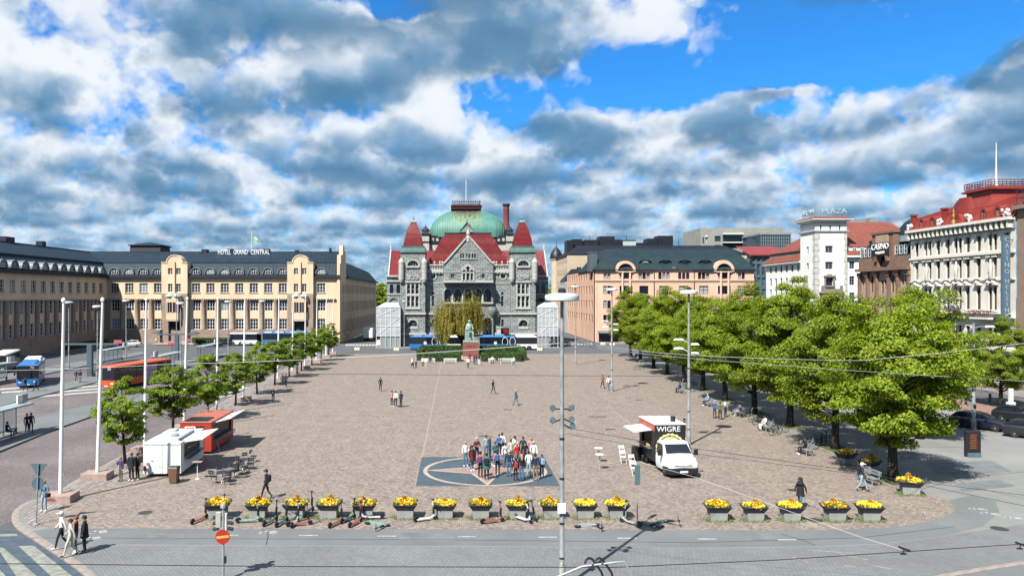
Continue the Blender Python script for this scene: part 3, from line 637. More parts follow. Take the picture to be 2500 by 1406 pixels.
 for x in (1084, 1202.5): b = MB(); b.lathe([(.1, V(776)), (.5, V(770)), (.95, V(764)), (1.0, V(752)), (.9, V(750)), (.9, V(749))], 14, (U(x), YG - .1, 0)); b.build('corner_oriel', m_granite, t, smooth=True)
 # --- roofs behind
 def hip(name, ex0, ex1, ey0, ey1, ez, rx0, rx1, ry, rz, m_):
  b = MB(); b.add([(ex0, ey0, ez), (ex1, ey0, ez), (ex1, ey1, ez), (ex0, ey1, ez), (rx0, ry, rz), (rx1, ry, rz)], [(0, 1, 5, 4), (1, 2, 5), (2, 3, 4, 5), (3, 0, 4)])
  r = b.build(name, m_, t); return r
 Yr = 181.0; s = Yr / F
 front = hip('front_roof', (1037 - PX) * YW / F, (1249 - PX) * YW / F, YW + .6, 190, CAMH - (650 - PY) * YW / F, (1087 - PX) * s, (1197 - PX) * s, Yr, CAMH - (570 - PY) * s, m_redtile)
 b = MB()
 ez, rz = CAMH - (650 - PY) * YW / F, CAMH - (570 - PY) * s; x00, x01 = (1037 - PX) * YW / F, (1249 - PX) * YW / F; x10, x11 = (1087 - PX) * s, (1197 - PX) * s
 for i in range(1, 30):
  f = i / 30; b.box(x00 + (x10 - x00) * f + .1, x01 + (x11 - x01) * f - .1, YW + .6 + (Yr - YW - .6) * f - .06, YW + .6 + (Yr - YW - .6) * f + .1, ez + (rz - ez) * f - .02, ez + (rz - ez) * f + .07)
 b.build('tile_course', m_redtile, front)['kind'] = 'stuff'
 b = MB(); b.box(x10 - .3, x11 + .3, Yr - .18, Yr + .18, rz - .1, rz + .18); b.build('ridge', m_darkmetal, front)
 Yb = 184.0; s = Yb / F
 b = MB(); zr, ze = CAMH - (610 - PY) * s, CAMH - (672 - PY) * 180 / F
 b.add([((950 - PX) * 180 / F, 180, ze), ((1335 - PX) * 180 / F, 180, ze), ((1335 - PX) * 180 / F, 187, zr), ((950 - PX) * 180 / F, 187, zr), ((1335 - PX) * 180 / F, 200, ze), ((950 - PX) * 180 / F, 200, ze)], [(0, 1, 2, 3), (3, 2, 4, 5), (0, 3, 5), (1, 4, 2)])
 b.build('wing_roof', m_redtile, t)
 for x0, x1, xc in ((944.5, 985, 961), (1300, 1338.5, 1320)):     # set-back side wings
  fw = Fc(0, 180, 0); q8 = lambda *a: pr(180, *a)
  a = q8(x0, 672, x1, 851); sg = -1 if x0 < 1100 else 1; xx = (956, 972.5) if sg < 0 else (1312, 1326)
  hl = [arch(*q8(c - 4.6, 694, c + 4.6, 716)) for c in xx] + [arch(*q8(xc - 11, 728, xc + 11, 745))]
  b = MB(); pierced(b, fw, rect(a[0], 0, a[2], a[3]), hl, .4)
  uo = a[0] if sg < 0 else a[2]
  b.add([fw.P(uo, 0, 0), fw.P(uo, 0, -40), fw.P(uo, a[3], -40), fw.P(uo, a[3], 0)], [(0, 1, 2, 3)]); wv = b.build('side_wall', m_granite, t)
  for c in xx: window(fw, wv, *q8(c - 4.6, 694, c + 4.6, 716), .3, m_glass, None, 'arch', 1, 1)
  window(fw, wv, *q8(xc - 11, 728, xc + 11, 745), .3, m_glass, None, 'arch', 1, 1)
  b = MB()
  for y0, y1, dd in ((672, 676, .5), (685, 688, .35), (717, 719.5, .2)): fw.box(b, a[0] - .2, a[2] + .2, q8(0, y0, 1, y1)[1], q8(0, y0, 1, y1)[3], .003, dd)
  uo2 = (948.5 if sg < 0 else 1336.5); zz = CAMH - (606 - PY) * .1
  b.prism([(180 - .2, ze), (187, zr + .5), (200, ze)], lambda y, z, tt: ((uo2 - PX) * .1 + tt, y, z), -.13, .13)
  b.lathe([(.3, zr + .3), (.3, zr + .8), (.05, zr + 1.7)], 6, ((uo2 - PX) * .1, 187, 0))
  b.build('stone_trim', m_trim, wv)['kind'] = 'stuff'
 # --- auditorium block and dome
 Yd = 196.0; s = Yd / F; X = lambda x: (x - PX) * s; Z = lambda y: CAMH - (y - PY) * s
 b = MB(); b.box(X(1048), X(1236), Yd, Yd + 22, 10, Z(576)); aud = b.build('auditorium_wall', m_trim, t)
 b = MB()
 for x in np.linspace(1050, 1234, 17): b.box(X(x) - .22, X(x) + .22, Yd - .2, Yd - .003, Z(589), Z(577.5))
 b.box(X(1046), X(1238), Yd - .35, Yd + .1, Z(591.5), Z(588.8)); b.box(X(1046), X(1238), Yd - .3, Yd - .005, Z(577.2), Z(575.4)); b.box(X(1046), X(1238), Yd - .25, Yd - .004, Z(595), Z(593))
 b.build('dark_strapwork', m_darkmetal, aud)
 for cx in (1039, 1244):
  b = MB(); b.box(X(cx - 9), X(cx + 9), Yd - 1.2, Yd + 3, 10, Z(572)); py_ = b.build('pylon', m_trim, t)
  b = MB(); b.box(X(cx - 10), X(cx + 10), Yd - 1.5, Yd + 3.2, Z(574), Z(570)); b.box(X(cx - 9.4), X(cx + 9.4), Yd - 1.35, Yd + 3.1, Z(593), Z(590))
  b.frus(X(cx), Yd + .8, Z(570), 1.9, 2.8, Z(566), 1.2, 2); b.lathe([(.9, Z(566)), (.95, Z(563)), (.75, Z(558)), (.3, Z(554)), (.12, Z(551)), (.03, Z(546))], 10, (X(cx), Yd + .8, 0))
  for a in range(8): b.tube([(X(cx) + 1.0 * math.cos(a * .785), Yd + .8 + 1.0 * math.sin(a * .785), Z(566)), (X(cx) + 1.25 * math.cos(a * .785), Yd + .8 + 1.25 * math.sin(a * .785), Z(560))], .1, 5)
  b.build('pylon_cap', m_darkmetal, py_)
 m_dome = mat('dome_copper', (.10, .31, .255), .55, .16, .5, .1)
 nt, N, L, B = nodes_of(m_dome)                                     # soot stain running down below the crown, faint sheet streaks
 tc = N.new('ShaderNodeTexCoord'); sp_ = N.new('ShaderNodeSeparateXYZ'); L.new(tc.outputs['Object'], sp_.inputs[0])
 mp = N.new('ShaderNodeMapping'); mp.inputs['Scale'].default_value = (1.6, 1.6, .06); L.new(tc.outputs['Object'], mp.inputs[0])
 nz = N.new('ShaderNodeTexNoise'); nz.inputs['Scale'].default_value = 1.0; nz.inputs['Detail'].default_value = 5; L.new(mp.outputs[0], nz.inputs[0])
 def mm(op, a, b_=0.0):
  n = N.new('ShaderNodeMath'); n.operation = op
  for k, v in enumerate((a, b_)):
   if isinstance(v, (int, float)): n.inputs[k].default_value = v
   else: L.new(v, n.inputs[k])
  return n.outputs[0]
 xw = mm('SUBTRACT', 1.0, mm('POWER', mm('DIVIDE', mm('ABSOLUTE', sp_.outputs[0]), 4.6), 4.0))
 zw = mm('ADD', mm('DIVIDE', mm('SUBTRACT', sp_.outputs[2], Z(536)), Z(509) - Z(536)), mm('MULTIPLY', mm('SUBTRACT', nz.outputs['Fac'], .5), 3.2))
 st = N.new('ShaderNodeMapRange'); L.new(mm('MULTIPLY', mm('MAXIMUM', xw, 0.0), zw), st.inputs[0]); st.inputs[1].default_value = -.1; st.inputs[2].default_value = 1.0
 st2 = N.new('ShaderNodeMapRange'); L.new(mm('MULTIPLY', mm('MAXIMUM', xw, 0.0), mm('ADD', zw, .9)), st2.inputs[0]); st2.inputs[1].default_value = 0; st2.inputs[2].default_value = 2.4
 old = B.inputs['Base Color'].links[0].from_socket
 m1 = N.new('ShaderNodeMix'); m1.data_type = 'RGBA'; L.new(st2.outputs[0], m1.inputs[0]); L.new(old, m1.inputs[6]); m1.inputs[7].default_value = (.24, .24, .09, 1)
 m2 = N.new('ShaderNodeMix'); m2.data_type = 'RGBA'; L.new(st.outputs[0], m2.inputs[0]); L.new(m1.outputs[2], m2.inputs[6]); m2.inputs[7].default_value = (.018, .02, .018, 1)
 L.new(m2.outputs[2], B.inputs['Base Color'])
 cx = 1142.5; Dy = Yd + 11
 prof = [(94, 579), (94, 568), (93, 558), (89, 546), (82, 535), (72, 525), (60, 517), (46, 511), (36, 508.5)]
 b = MB(); nseg = 12; rings = []
 for hw, y in prof:
  w = hw * s; dp = 11.5 * (hw / 94) ** .9; pts = []
  for (sx, sy, a0) in ((1, -1, -90), (1, 1, 0), (-1, 1, 90), (-1, -1, 180)):
   r = min(w, dp) * .3
   for k in range(nseg // 4 + 1):
    a = rad(a0 + 90 * k / (nseg // 4)); pts.append((X(cx) + sx * (w - r) + r * math.cos(a), Dy + sy * (dp - r) + r * math.sin(a), Z(y)))
  rings.append(pts)
 m_ = len(rings[0]); b.add([p for r in rings for p in r], [(i * m_ + j, i * m_ + (j + 1) % m_, (i + 1) * m_ + (j + 1) % m_, (i + 1) * m_ + j) for i in range(len(rings) - 1) for j in range(m_)] + [tuple((len(rings) - 1) * m_ + j for j in range(m_))])
 dome = b.build('dome', m_dome, t, smooth=True)
 for k in range(31):                                                # standing seams
  f = -1 + 2 * k / 30; pts = []
  for hw, y in prof:
   w = hw * s; dp = 11.5 * (hw / 94) ** .9; r = min(w, dp) * .3; x = f * 94 * s
   if abs(x) > w * .985: continue
   yy = -dp if abs(x) <= w - r else -(dp - r) - math.sqrt(max(0, r * r - (abs(x) - w + r) ** 2))
   pts.append((X(cx) + x, Dy + yy - .02, Z(y)))
  if len(pts) > 1: bb = MB(); bb.tube(pts, .07, 5); bb.build('standing_seam', m_dome, dome)
 b = MB(); c = X(1139.5); b.box(c - 3.6, c + 3.6, Dy - 5.2, Dy + 5, Z(509), Z(504)); b.box(c - 4.1, c + 4.1, Dy - 5.7, Dy + 5.5, Z(504), Z(501)); b.box(c - 3.7, c + 3.7, Dy - 5.3, Dy + 5.1, Z(501), Z(498)); b.box(c - 4.25, c + 4.25, Dy - 5.9, Dy + 5.7, Z(498), Z(494.5))
 crown = b.build('dome_crown', mat('oxblood_paint', (.10, .018, .022), .6, .2), t)
 b = MB()
 for k in range(13):
  x = c - 3.7 + 7.4 * k / 12; b.tube([(x, Dy - 5.4, Z(494.5)), (x, Dy - 5.4, Z(484))], .07, 5); b.tube([(x - .22, Dy - 5.4, Z(491)), (x + .25, Dy - 5.4, Z(487)), (x - .2, Dy - 5.4, Z(484.5)), (x, Dy - 5.4, Z(481.5))], .08, 5)
 for y in (493, 487.5): b.tube([(c - 3.8, Dy - 5.4, Z(y)), (c + 3.8, Dy - 5.4, Z(y))], .08, 5)
 for sx in (-1, 1):
  for k in range(12):
   y = Dy - 5.4 + 10.4 * k / 11; b.tube([(c + sx * 3.7, y, Z(494.5)), (c + sx * 3.7, y, Z(483))], .08, 5)
  b.tube([(c + sx * 3.7, Dy - 5.4, Z(490)), (c + sx * 3.7, Dy + 5, Z(490))], .08, 5)
 b.build('iron_cresting', m_darkmetal, crown)
 b = MB(); b.tube([(c, Dy, Z(497)), (c, Dy, Z(421))], [.14, .07], 8); fp = b.build('flagpole', m_white, t)
 b = MB(); n = 8
 for k in range(n): b.add([(c + .1 + k * .22, Dy + .06 * math.sin(k), Z(421.5) - .10 * k), (c + .1 + (k + 1) * .22, Dy + .06 * math.sin(k + 1), Z(421.5) - .10 * (k + 1)), (c + .1 + (k + 1) * .22, Dy + .06 * math.sin(k + 1), Z(424.5) - .07 * (k + 1)), (c + .1 + k * .22, Dy + .06 * math.sin(k), Z(424.5) - .07 * k)], [(0, 1, 2, 3)])
 b.build('pennant', mat('pennant_cloth', (.12, .2, .4), .8, .1), fp, fixn=False)
 Yc = 199.0; s2 = Yc / F; b = MB(); xx = (1236 - PX) * s2; z = lambda y: CAMH - (y - PY) * s2
 b.lathe([(.95, z(580)), (.95, z(556)), (.8, z(553)), (.78, z(515)), (.86, z(512)), (.86, z(510)), (.78, z(508)), (.8, z(503)), (.95, z(500)), (.95, z(498.5)), (.6, z(498))], 16, (xx, Yc, 0)); ch = b.build('chimney', mat('dark_red_brick', (.21, .05, .045), .8, .25, 3, .3), t, smooth=True)
 b = MB(); b.lathe([(1.0, z(503)), (1.05, z(501)), (1.0, z(498)), (.4, z(497))], 16, (xx, Yc, 0)); b.build('cap', m_darkmetal, ch)
 Yp = 183; s3 = Yp / F; xx = (1140 - PX) * s3; z = lambda y: CAMH - (y - PY) * s3
 fp_ = Fc(0, Yp, 0); b = MB(); fp_.prism(b, [(xx - 1.75, z(569)), (xx + 1.75, z(569)), (xx + 1.75, z(563)), (xx, z(543)), (xx - 1.75, z(563))], -1.2, 0); pd = b.build('roof_pediment', m_granite, t)
 b = MB()
 for sx in (-1, 1):
  b.tube([(xx + sx * 1.95, Yp - .1, z(565)), (xx, Yp - .1, z(542))], .16, 6); b.lathe([(.1, z(566)), (.2, z(560)), (.03, z(553))], 6, (xx + sx * 1.85, Yp - .1, 0))
 b.lathe([(.15, z(543)), (.2, z(540)), (.03, z(534))], 6, (xx, Yp - .1, 0)); b.tube([(xx - 2, Yp - .1, z(566)), (xx + 2, Yp - .1, z(566))], .14, 6); b.build('pediment_trim', m_copper, pd)
theatre()
# ---------------------------------------------------------------- hotel and station wing (yellow plaster, lead mansard)
m_plaster = mat('ochre_plaster', (.70, .535, .375), .9, .13, .35, .1, detail=8, stretch=(1, 1, .4))
m_hstone = blockmat('brown_granite_ashlar', (.45, .33, .26), (.37, .275, .225), (.20, .15, .13), 1.1, .42, .02, .3, .85, .5, False, .15, .6)
m_mansard = mat('blue_black_sheet_roof', (.013, .034, .058), .6, .25, .6, .05, spec=.25)
m_mansard2 = mat('teal_black_slate', (.014, .036, .048), .7, .25, .7, .15, spec=.25)
m_gutter = mat('gutter_dark', (.012, .018, .035), .6, .1)
m_bluewhite = mat('bay_cap_zinc', (.55, .66, .66), .5, .1)
HZ = dict(eave=16.2, mid=11.05, up0=12.6, up1=14.9, r2b=8.05, r2t=10.9, r3b=3.45, r3t=6.1, base=3.3)
def seam_roof(name, parent, fc, u0, u1, d0, v0, d1, v1, m_, step=.85, taper0=0.0, taper1=0.0):
 """sloping sheet-metal roof plane with standing seams; d runs outwards, so d1 < d0"""
 b = MB(); b.add([fc.P(u0, v0, d0), fc.P(u1, v0, d0), fc.P(u1 - taper1, v1, d1), fc.P(u0 + taper0, v1, d1)], [(0, 1, 2, 3)])
 o = b.build(name, m_, parent, fixn=False)
 b = MB(); n = int((u1 - u0) / step)
 for k in range(1, n):
  a = u0 + (u1 - u0) * k / n; f = k / n; c = u0 + taper0 + (u1 - taper1 - u0 - taper0) * f
  p, q = fc.P(a, v0, d0), fc.P(c, v1, d1); nrm = (fc.N * (v1 - v0) + Vector((0, 0, 1)) * (d0 - d1)).normalized() * .075; w = fc.U * .035
  b.add([p - w, p + w, q + w, q - w, p - w + nrm, p + w + nrm, q + w + nrm, q - w + nrm], [(4, 5, 6, 7), (0, 4, 7, 3), (1, 2, 6, 5), (0, 1, 5, 4)])
 b.build('standing_seams', m_, o)['kind'] = 'stuff'
 return o
def dormer(fc, parent, u, v, w, h, d):
 """half-round dormer: hood, window with white glazing"""
 b = MB(); n = 10; pts = [(u + w / 2 * 1.22 * math.cos(math.pi * i / n), v + h * 1.16 * math.sin(math.pi * i / n)) for i in range(n + 1)]
 inn = [(u + w / 2 * math.cos(math.pi * i / n), v + h * math.sin(math.pi * i / n)) for i in range(n + 1)]
 b.add([fc.P(a, c, d) for a, c in pts] + [fc.P(a, c, d) for a, c in inn] + [fc.P(a, c, d - 2.4) for a, c in pts] + [fc.P(a, c, d - .3) for a, c in inn],
    [(i, i + 1, n + 2 + i, n + 1 + i) for i in range(n)] + [(i, i + 1, 2 * n + 3 + i, 2 * n + 2 + i) for i in range(n)] + [(n + 1 + i, n + 2 + i, 3 * n + 4 + i, 3 * n + 3 + i) for i in range(n)])
 dm = b.build('dormer', m_bluelead2, parent, smooth=True)
 window(fc, dm, u - w / 2, v, u + w / 2, v + h, .3, m_glass, m_white, 'arch' , 4, 2, .09, d=d)
 return dm
m_bluelead2 = mat('dormer_lead', (.17, .21, .25), .5, .2, 1.5)
def hotel_front(name, fc, cols, pav, u_end, t, narrow=False, d_back=9.0, k0=0, k1=0):
 """one storeyed range: plinth, two storeys with engaged columns, plain top storey, mansard"""
 H = HZ; ww = .85 if narrow else 1.02
 holes_lo, holes_up = [], []
 for u in cols:
  holes_up.append(rect(u - ww, H['up0'], u + ww, H['up1']))
  holes_lo.append(rect(u - ww * .95, H['r2b'], u + ww * .95, H['r2t'])); holes_lo.append(rect(u - ww * .95, H['r3b'], u + ww * .95, H['r3t']))
 b = MB(); pierced(b, fc, rect(0, H['mid'], u_end, H['eave']), holes_up, .35); wl = b.build('upper_wall', m_plaster, t)
 b = MB(); pierced(b, fc, rect(0, 0, u_end, H['mid'] - .004), holes_lo, .35, -.45); lo = b.build('lower_wall', m_plaster, t)
 for u in cols:
  window(fc, wl, u - ww, H['up0'], u + ww, H['up1'], .3, m_glass, m_white, 'rect', 3 if not narrow else 2, 3, .10, sill=m_hstone)
  window(fc, lo, u - ww * .95, H['r2b'], u + ww * .95, H['r2t'], .25, m_glass, m_white, 'rect', 3 if not narrow else 2, 3, .10, d=-.45)
  window(fc, lo, u - ww * .95, H['r3b'], u + ww * .95, H['r3t'], .25, m_glass, m_white, 'rect', 3 if not narrow else 2, 3, .10, d=-.45)
 b = MB(); fc.box(b, 0, u_end, 0, H['base'], -.44, .35); fc.box(b, 0, u_end, H['base'], H['base'] + .15, -.44, .2); b.build('plinth', m_hstone, t)
 b = MB()                                                           # dentil course under the top storey
 n = int(u_end / .55)
 for k in range(n): fc.box(b, k * .55 + .1, k * .55 + .36, H['mid'] - .22, H['mid'] + .0, -.4, .12)
 fc.box(b, 0, u_end, H['mid'] - .002, H['mid'] + .12, .003, .14); b.build('dentil_course', m_plaster, t)['kind'] = 'stuff'
 edges = sorted(cols); mids = [(a + c) / 2 for a, c in zip(edges, edges[1:]) if c - a < 5.0]
 for u in mids:
  b = MB(); b.lathe([(.62, H['base'] + .1), (.62, H['base'] + .4), (.55, H['base'] + .5), (.5, H['mid'] - .5), (.58, H['mid'] - .25), (.58, H['mid'] - .22)], 12, tuple(fc.P(u, 0, -.25))); b.build('column', m_hstone, t, smooth=True)
 b = MB(); fc.box(b, -.3, u_end + .3, H['eave'], H['eave'] + .35, -.4, .75); fc.box(b, -.2, u_end + .2, H['eave'] + .35, H['eave'] + .75, -.6, .45); b.build('eaves_gutter', m_gutter, t)
 v0, v1, v2 = H['eave'] + .75, 20.1, 23.1
 seam_roof('mansard', t, fc, 0, u_end, .35, v0, -2.4, v1, m_mansard, .85, -2.75 * k0, -2.75 * k1); seam_roof('upper_roof', t, fc, -2.65 * k0, u_end + 2.65 * k1, -2.3, v1 + .02, -d_back, v2, m_mansard, .85, -6.7 * k0, -6.7 * k1)
 b = MB(); fc.box(b, -2.5 * k0, u_end + 2.4 * k1, v1 - .12, v1 + .1, -2.7, -2.15); fc.box(b, -9.2 * k0, u_end + 9.1 * k1, v2 - .1, v2 + .2, -d_back - .3, -d_back + .2); b.build('roof_edge', m_gutter, t)
 for u in cols: dormer(fc, t, u, 17.25, 2.3, 1.35, .55)
 return wl, lo
def pavilion(fc, t, u):
 """projecting stair pavilion with a round gable, paired windows and an oriel over the door"""
 H = HZ; hw = 3.2; d = 1.0; top = 19.9
 gab = arch(u - 1.85, 19.0, u + 1.85, 21.7, 10, .75)
 outer = [(u - hw, H['mid'] + 3.9), (u + hw, H['mid'] + 3.9), (u + hw, top)] + [(p[0], p[1]) for p in arch(u - 1.85, top, u + 1.85, 21.7, 10)[0:] if p[1] >= top] + [(u - hw, top)]
 outer = [(u - hw, 12.3), (u + hw, 12.3), (u + hw, top), (u + 1.85, top)] + [(u + 1.85 * math.cos(math.pi * i / 10), top + 1.8 * math.sin(math.pi * i / 10)) for i in range(1, 10)] + [(u - 1.85, top), (u - hw, top)]
 holes = [rect(u + a, v0, u + a + 1.1, v1) for a in (-1.6, .45) for v0, v1 in ((12.75, 14.75), (17.05, 18.6))]
 b = MB(); pierced(b, fc, outer, holes, .35, d); n = len(outer)
 b.add([fc.P(a, c, d) for a, c in outer] + [fc.P(a, c, -2.6) for a, c in outer], [(i, (i + 1) % n, n + (i + 1) % n, n + i) for i in range(n)])
 pv = b.build('pavilion', m_plaster, t)
 for a in (-1.6, .45):
  for v0, v1 in ((12.75, 14.75), (17.05, 18.6)): window(fc, pv, u + a, v0, u + a + 1.1, v1, .3, m_glass, m_white, 'rect', 2, 3, .09, d=d)
 b = MB(); fc.box(b, u - .22, u + .22, 12.4, 20.2, d + .003, d + .35)
 for s in (-1, 1): fc.box(b, u + s * 2.5 - .75, u + s * 2.5 + .75, top + .002, top + .22, -1.2, d + .15)
 for i in range(10):
  a0, a1 = math.pi * i / 10, math.pi * (i + 1) / 10
  fc.prism(b, [(u + r * math.cos(a), top + r * .97 * math.sin(a)) for r, a in ((1.86, a0), (2.1, a0), (2.1, a1), (1.86, a1))], -1.5, d + .14)
 b.build('pavilion_trim', m_plaster, pv)
 b = MB(); hole = rect(u - 1.5, .02, u + 1.5, 5.4)
 pierced(b, fc, rect(u - hw, 0, u + hw, 12.296), [hole], .8, d); b.add([fc.P(a, c, dd) for dd in (d, -.4) for a, c in ((u - hw, 0), (u + hw, 0), (u + hw, 12.296), (u - hw, 12.296))], [(0, 4, 7, 3), (1, 5, 6, 2)])
 ps = b.build('pavilion_stone', m_hstone, t)
 window(fc, ps, u - 1.5, .02, u + 1.5, 5.4, .75, m_glass, m_darkmetal, 'rect', 3, 3, .12, d=d, name='door')
 b = MB(); poly = [(-2.0, 0), (-1.3, 1.1), (1.3, 1.1), (2.0, 0)]
 b.prism([(a * .94, c * .94) for a, c in poly], lambda a, c, z: fc.P(u + a, z, d + c), 5.6, 11.6)
 for z0, z1 in ((5.9, 7.7), (10.2, 11.6)): b.prism(poly, lambda a, c, z: fc.P(u + a, z, d + c), z0, z1)
 orl = b.build('oriel', m_plaster, pv)
 b = MB(); b.prism([(a * .97, c * .97) for a, c in poly], lambda a, c, z: fc.P(u + a, z, d + c), 7.7, 10.2); b.build('oriel_glazing', m_glass, orl)
 b = MB()
 for a, c in ((-2, 0.02), (-1.3, 1.1), (-.02, 1.1), (1.3, 1.1), (2, .02)): b.tube([fc.P(u + a, 7.65, d + c), fc.P(u + a, 10.25, d + c)], .14, 6)
 for a, c in ((-.75, 1.09), (.65, 1.09)): b.tube([fc.P(u + a, 7.65, d + c), fc.P(u + a, 10.25, d + c)], .05, 5)
 b.build('oriel_mullions', m_plaster, orl)
 b = MB()
 for s in (-1, 1): b.lathe([(1.05, 11.6), (1.0, 11.85), (.7, 12.1), (.05, 12.25)], 12, tuple(fc.P(u + s * .98, 0, d + .45)))
 b.build('oriel_cap', m_bluewhite, orl, smooth=True)
def hotel():
 Y = 183.0; s = Y / F; x0 = (262 - PX) * s
 t = thing('hotel', 'ochre hotel front with round-gabled pavilions and half-round dormers in its black-blue roof', 'building', (x0 + 28, Y, 0))
 fc = Fc(x0, Y, 0); U = lambda x: (x - 262) * s
 cols = [U(x) for x in (280, 315.5, 350.5, 385.6, 478.5, 513.6, 548.8, 584, 619.5, 655, 690.4, 784)]
 hotel_front('hotel', fc, cols, None, U(828), t, k0=1)
 pavilion(fc, t, U(429.5)); pavilion(fc, t, U(735))
 ue = U(828); b = MB(); fe = Fc(x0 + ue, Y, 90)                     # faces +X, u runs away from the square
 pts = [(-.4, 0), (84, 0), (84, 16.4), (10, 16.4), (10, 19.5), (9.2, 23.3), (7.5, 23.3), (7, 24.6), (4.6, 24.6), (4.2, 22.2), (1.2, 22.0), (1.2, 19.8), (-.4, 19.8)]
 hs = [rect(4 + 3.4 * k, v0, 5.6 + 3.4 * k, v1) for k in range(23) for v0, v1 in ((2, 5.5), (7.5, 10.3), (12.4, 14.7))]
 pierced(b, fe, pts, hs, .4, .25); b.add([fe.P(-.4, 0, .25), fe.P(-.4, 0, -.5), fe.P(-.4, 19.8, -.5), fe.P(-.4, 19.8, .25)], [(0, 1, 2, 3)])
 b.add([fe.P(a, c, .25) for a, c in pts[2:]] + [fe.P(a, c, -.7) for a, c in pts[2:]], [(i, i + 1, 11 + i + 1, 11 + i) for i in range(10)])
 b.add([fe.P(a, c, -.7) for a, c in ((-.4, 16.2), (1.2, 16.2), (10, 16.2), (10, 19.5), (9.2, 23.3), (7.5, 23.3), (7, 24.6), (4.6, 24.6), (4.2, 22.2), (1.2, 22.0), (1.2, 19.8), (-.4, 19.8))], [tuple(range(12))])
 sw = b.build('street_wall', m_plaster, t)
 for k in range(0, 23):
  for v0, v1 in ((2, 5.5), (7.5, 10.3), (12.4, 14.7)): window(fe, sw, 4 + 3.4 * k, v0, 5.6 + 3.4 * k, v1, .35, m_glass, m_white if k < 8 else None, 'rect', 2, 3, .09, d=.25)
 b = MB(); fe.box(b, 9.8, 84.2, 16.4, 16.9, -.4, .9); b.build('street_gutter', m_gutter, t)
 seam_roof('street_mansard', t, fe, 10, 84, .5, 16.9, -2.4, 20.2, m_mansard, 1.2); seam_roof('street_upper_roof', t, fe, 10, 84, -2.4, 20.22, -9, 23.0, m_mansard, 1.2)
 b = MB()
 for (x, y, w, h) in ((500, 615, 14, 6), (563, 615, 16, 7), (650, 615, 16, 7), (724, 615, 7, 4), (806, 612, 4, 9)):
  p = A(x, y, 192); b.box(p.x - w * .05, p.x + w * .05, 191.4, 193.4, 22.6, 23.2 + h * .11)
 b.build('roof_vents', m_gutter, t)['kind'] = 'stuff'
 b = MB(); b.box(-86.8, -85.7, 182.3, 183.5, 0, 11.04); b.build('corner_pier', m_hstone, t)
 m_sign = mat('sign_letters', (.82, .85, .88), .5, .03)
 p = A(595, 616, 190.5)
 for wd, x0, x1 in (('HOTEL', 532, 563), ('GRAND', 570, 605), ('CENTRAL', 612, 658)):
  tx = text('sign_word', wd, 1.75, m_sign, t, A((x0 + x1) / 2, 616, 190.5) - woff(t), (rad(90), 0, 0), .06); xs_ = [v.co.x for v in tx.data.vertices]; tx.scale = ((x1 - x0) * 190.5 / F / (max(xs_) - min(xs_)), 1, 1)
 b = MB()
 for k in range(2): b.tube([(p.x - 6.7, 190.6, p.z - .8 + k * 1.5), (p.x + 6.7, 190.6, p.z - .8 + k * 1.5)], .03, 4)
 for k in range(12): b.tube([(p.x - 6.5 + 13 * k / 11, 190.65, p.z - 1.4), (p.x - 6.5 + 13 * k / 11, 190.65, p.z + .7)], .03, 4)
 b.build('sign_rack', m_darkmetal, t)
 b = MB(); c = A(367, 604, 204); z0 = 22.4; b.frus(c.x, 204, z0, 8.4, 7, z0 + 3.0, 8.2, 6.8); b.build('roof_lantern', mat('weathered_boards', (.05, .055, .075), .8, .3, 1.5, .2, stretch=(6, 6, .5)), t)
 b = MB(); b.frus(c.x, 204, z0 + 3.0, 9, 7.6, z0 + 3.25, 9, 7.6); b.frus(c.x, 204, z0 + 3.25, 8.8, 7.4, z0 + 4.1, 1.2, 1.0); b.build('lantern_roof', m_mansard2, t)
 b = MB(); c = A(614, 614, 195); b.tube([(c.x, 195, 22.8), (c.x, 195, 28.4)], [.1, .06], 6); fp = b.build('flagpole', m_white, t)
 b = MB()
 for k in range(8): b.add([(c.x + .12 + k * .26, 195 + .12 * math.sin(k * .9), 27.4 - .10 * k + .35 * math.sin(k * .4)), (c.x + .12 + (k + 1) * .26, 195 + .12 * math.sin((k + 1) * .9), 27.4 - .10 * (k + 1) + .35 * math.sin((k + 1) * .4)), (c.x + .12 + (k + 1) * .26, 195 + .12 * math.sin((k + 1) * .9), 26.0 - .07 * (k + 1)), (c.x + .12 + k * .26, 195 + .12 * math.sin(k * .9), 26.0 - .07 * k)], [(0, 1, 2, 3)])
 b.build('flag', mat('flag_cloth', (.55, .7, .62), .8, .5, 2.0, c2=(.05, .28, .22)), fp, fixn=False)
 t2 = thing('station_wing', 'long station wing in shade with a row of lead dormers, ochre over granite', 'building', (-86.2, 150, 0))
 fw = Fc(-86.2, 95, 90); n = int(88 / 3.6)
 cols = [1.9 + 3.6 * k for k in range(n)]
 hotel_front('wing', fw, cols, None, 88.0, t2, True, k1=1)
 b = MB()
 for y, w in ((140, 2.0), (158, 3.2), (171, 1.6)): fw.box(b, y - 95 - w / 2, y - 95 + w / 2, 22.6, 24.4, -10.5, -9.0)
 b.build('roof_vents', m_gutter, t2)
hotel()
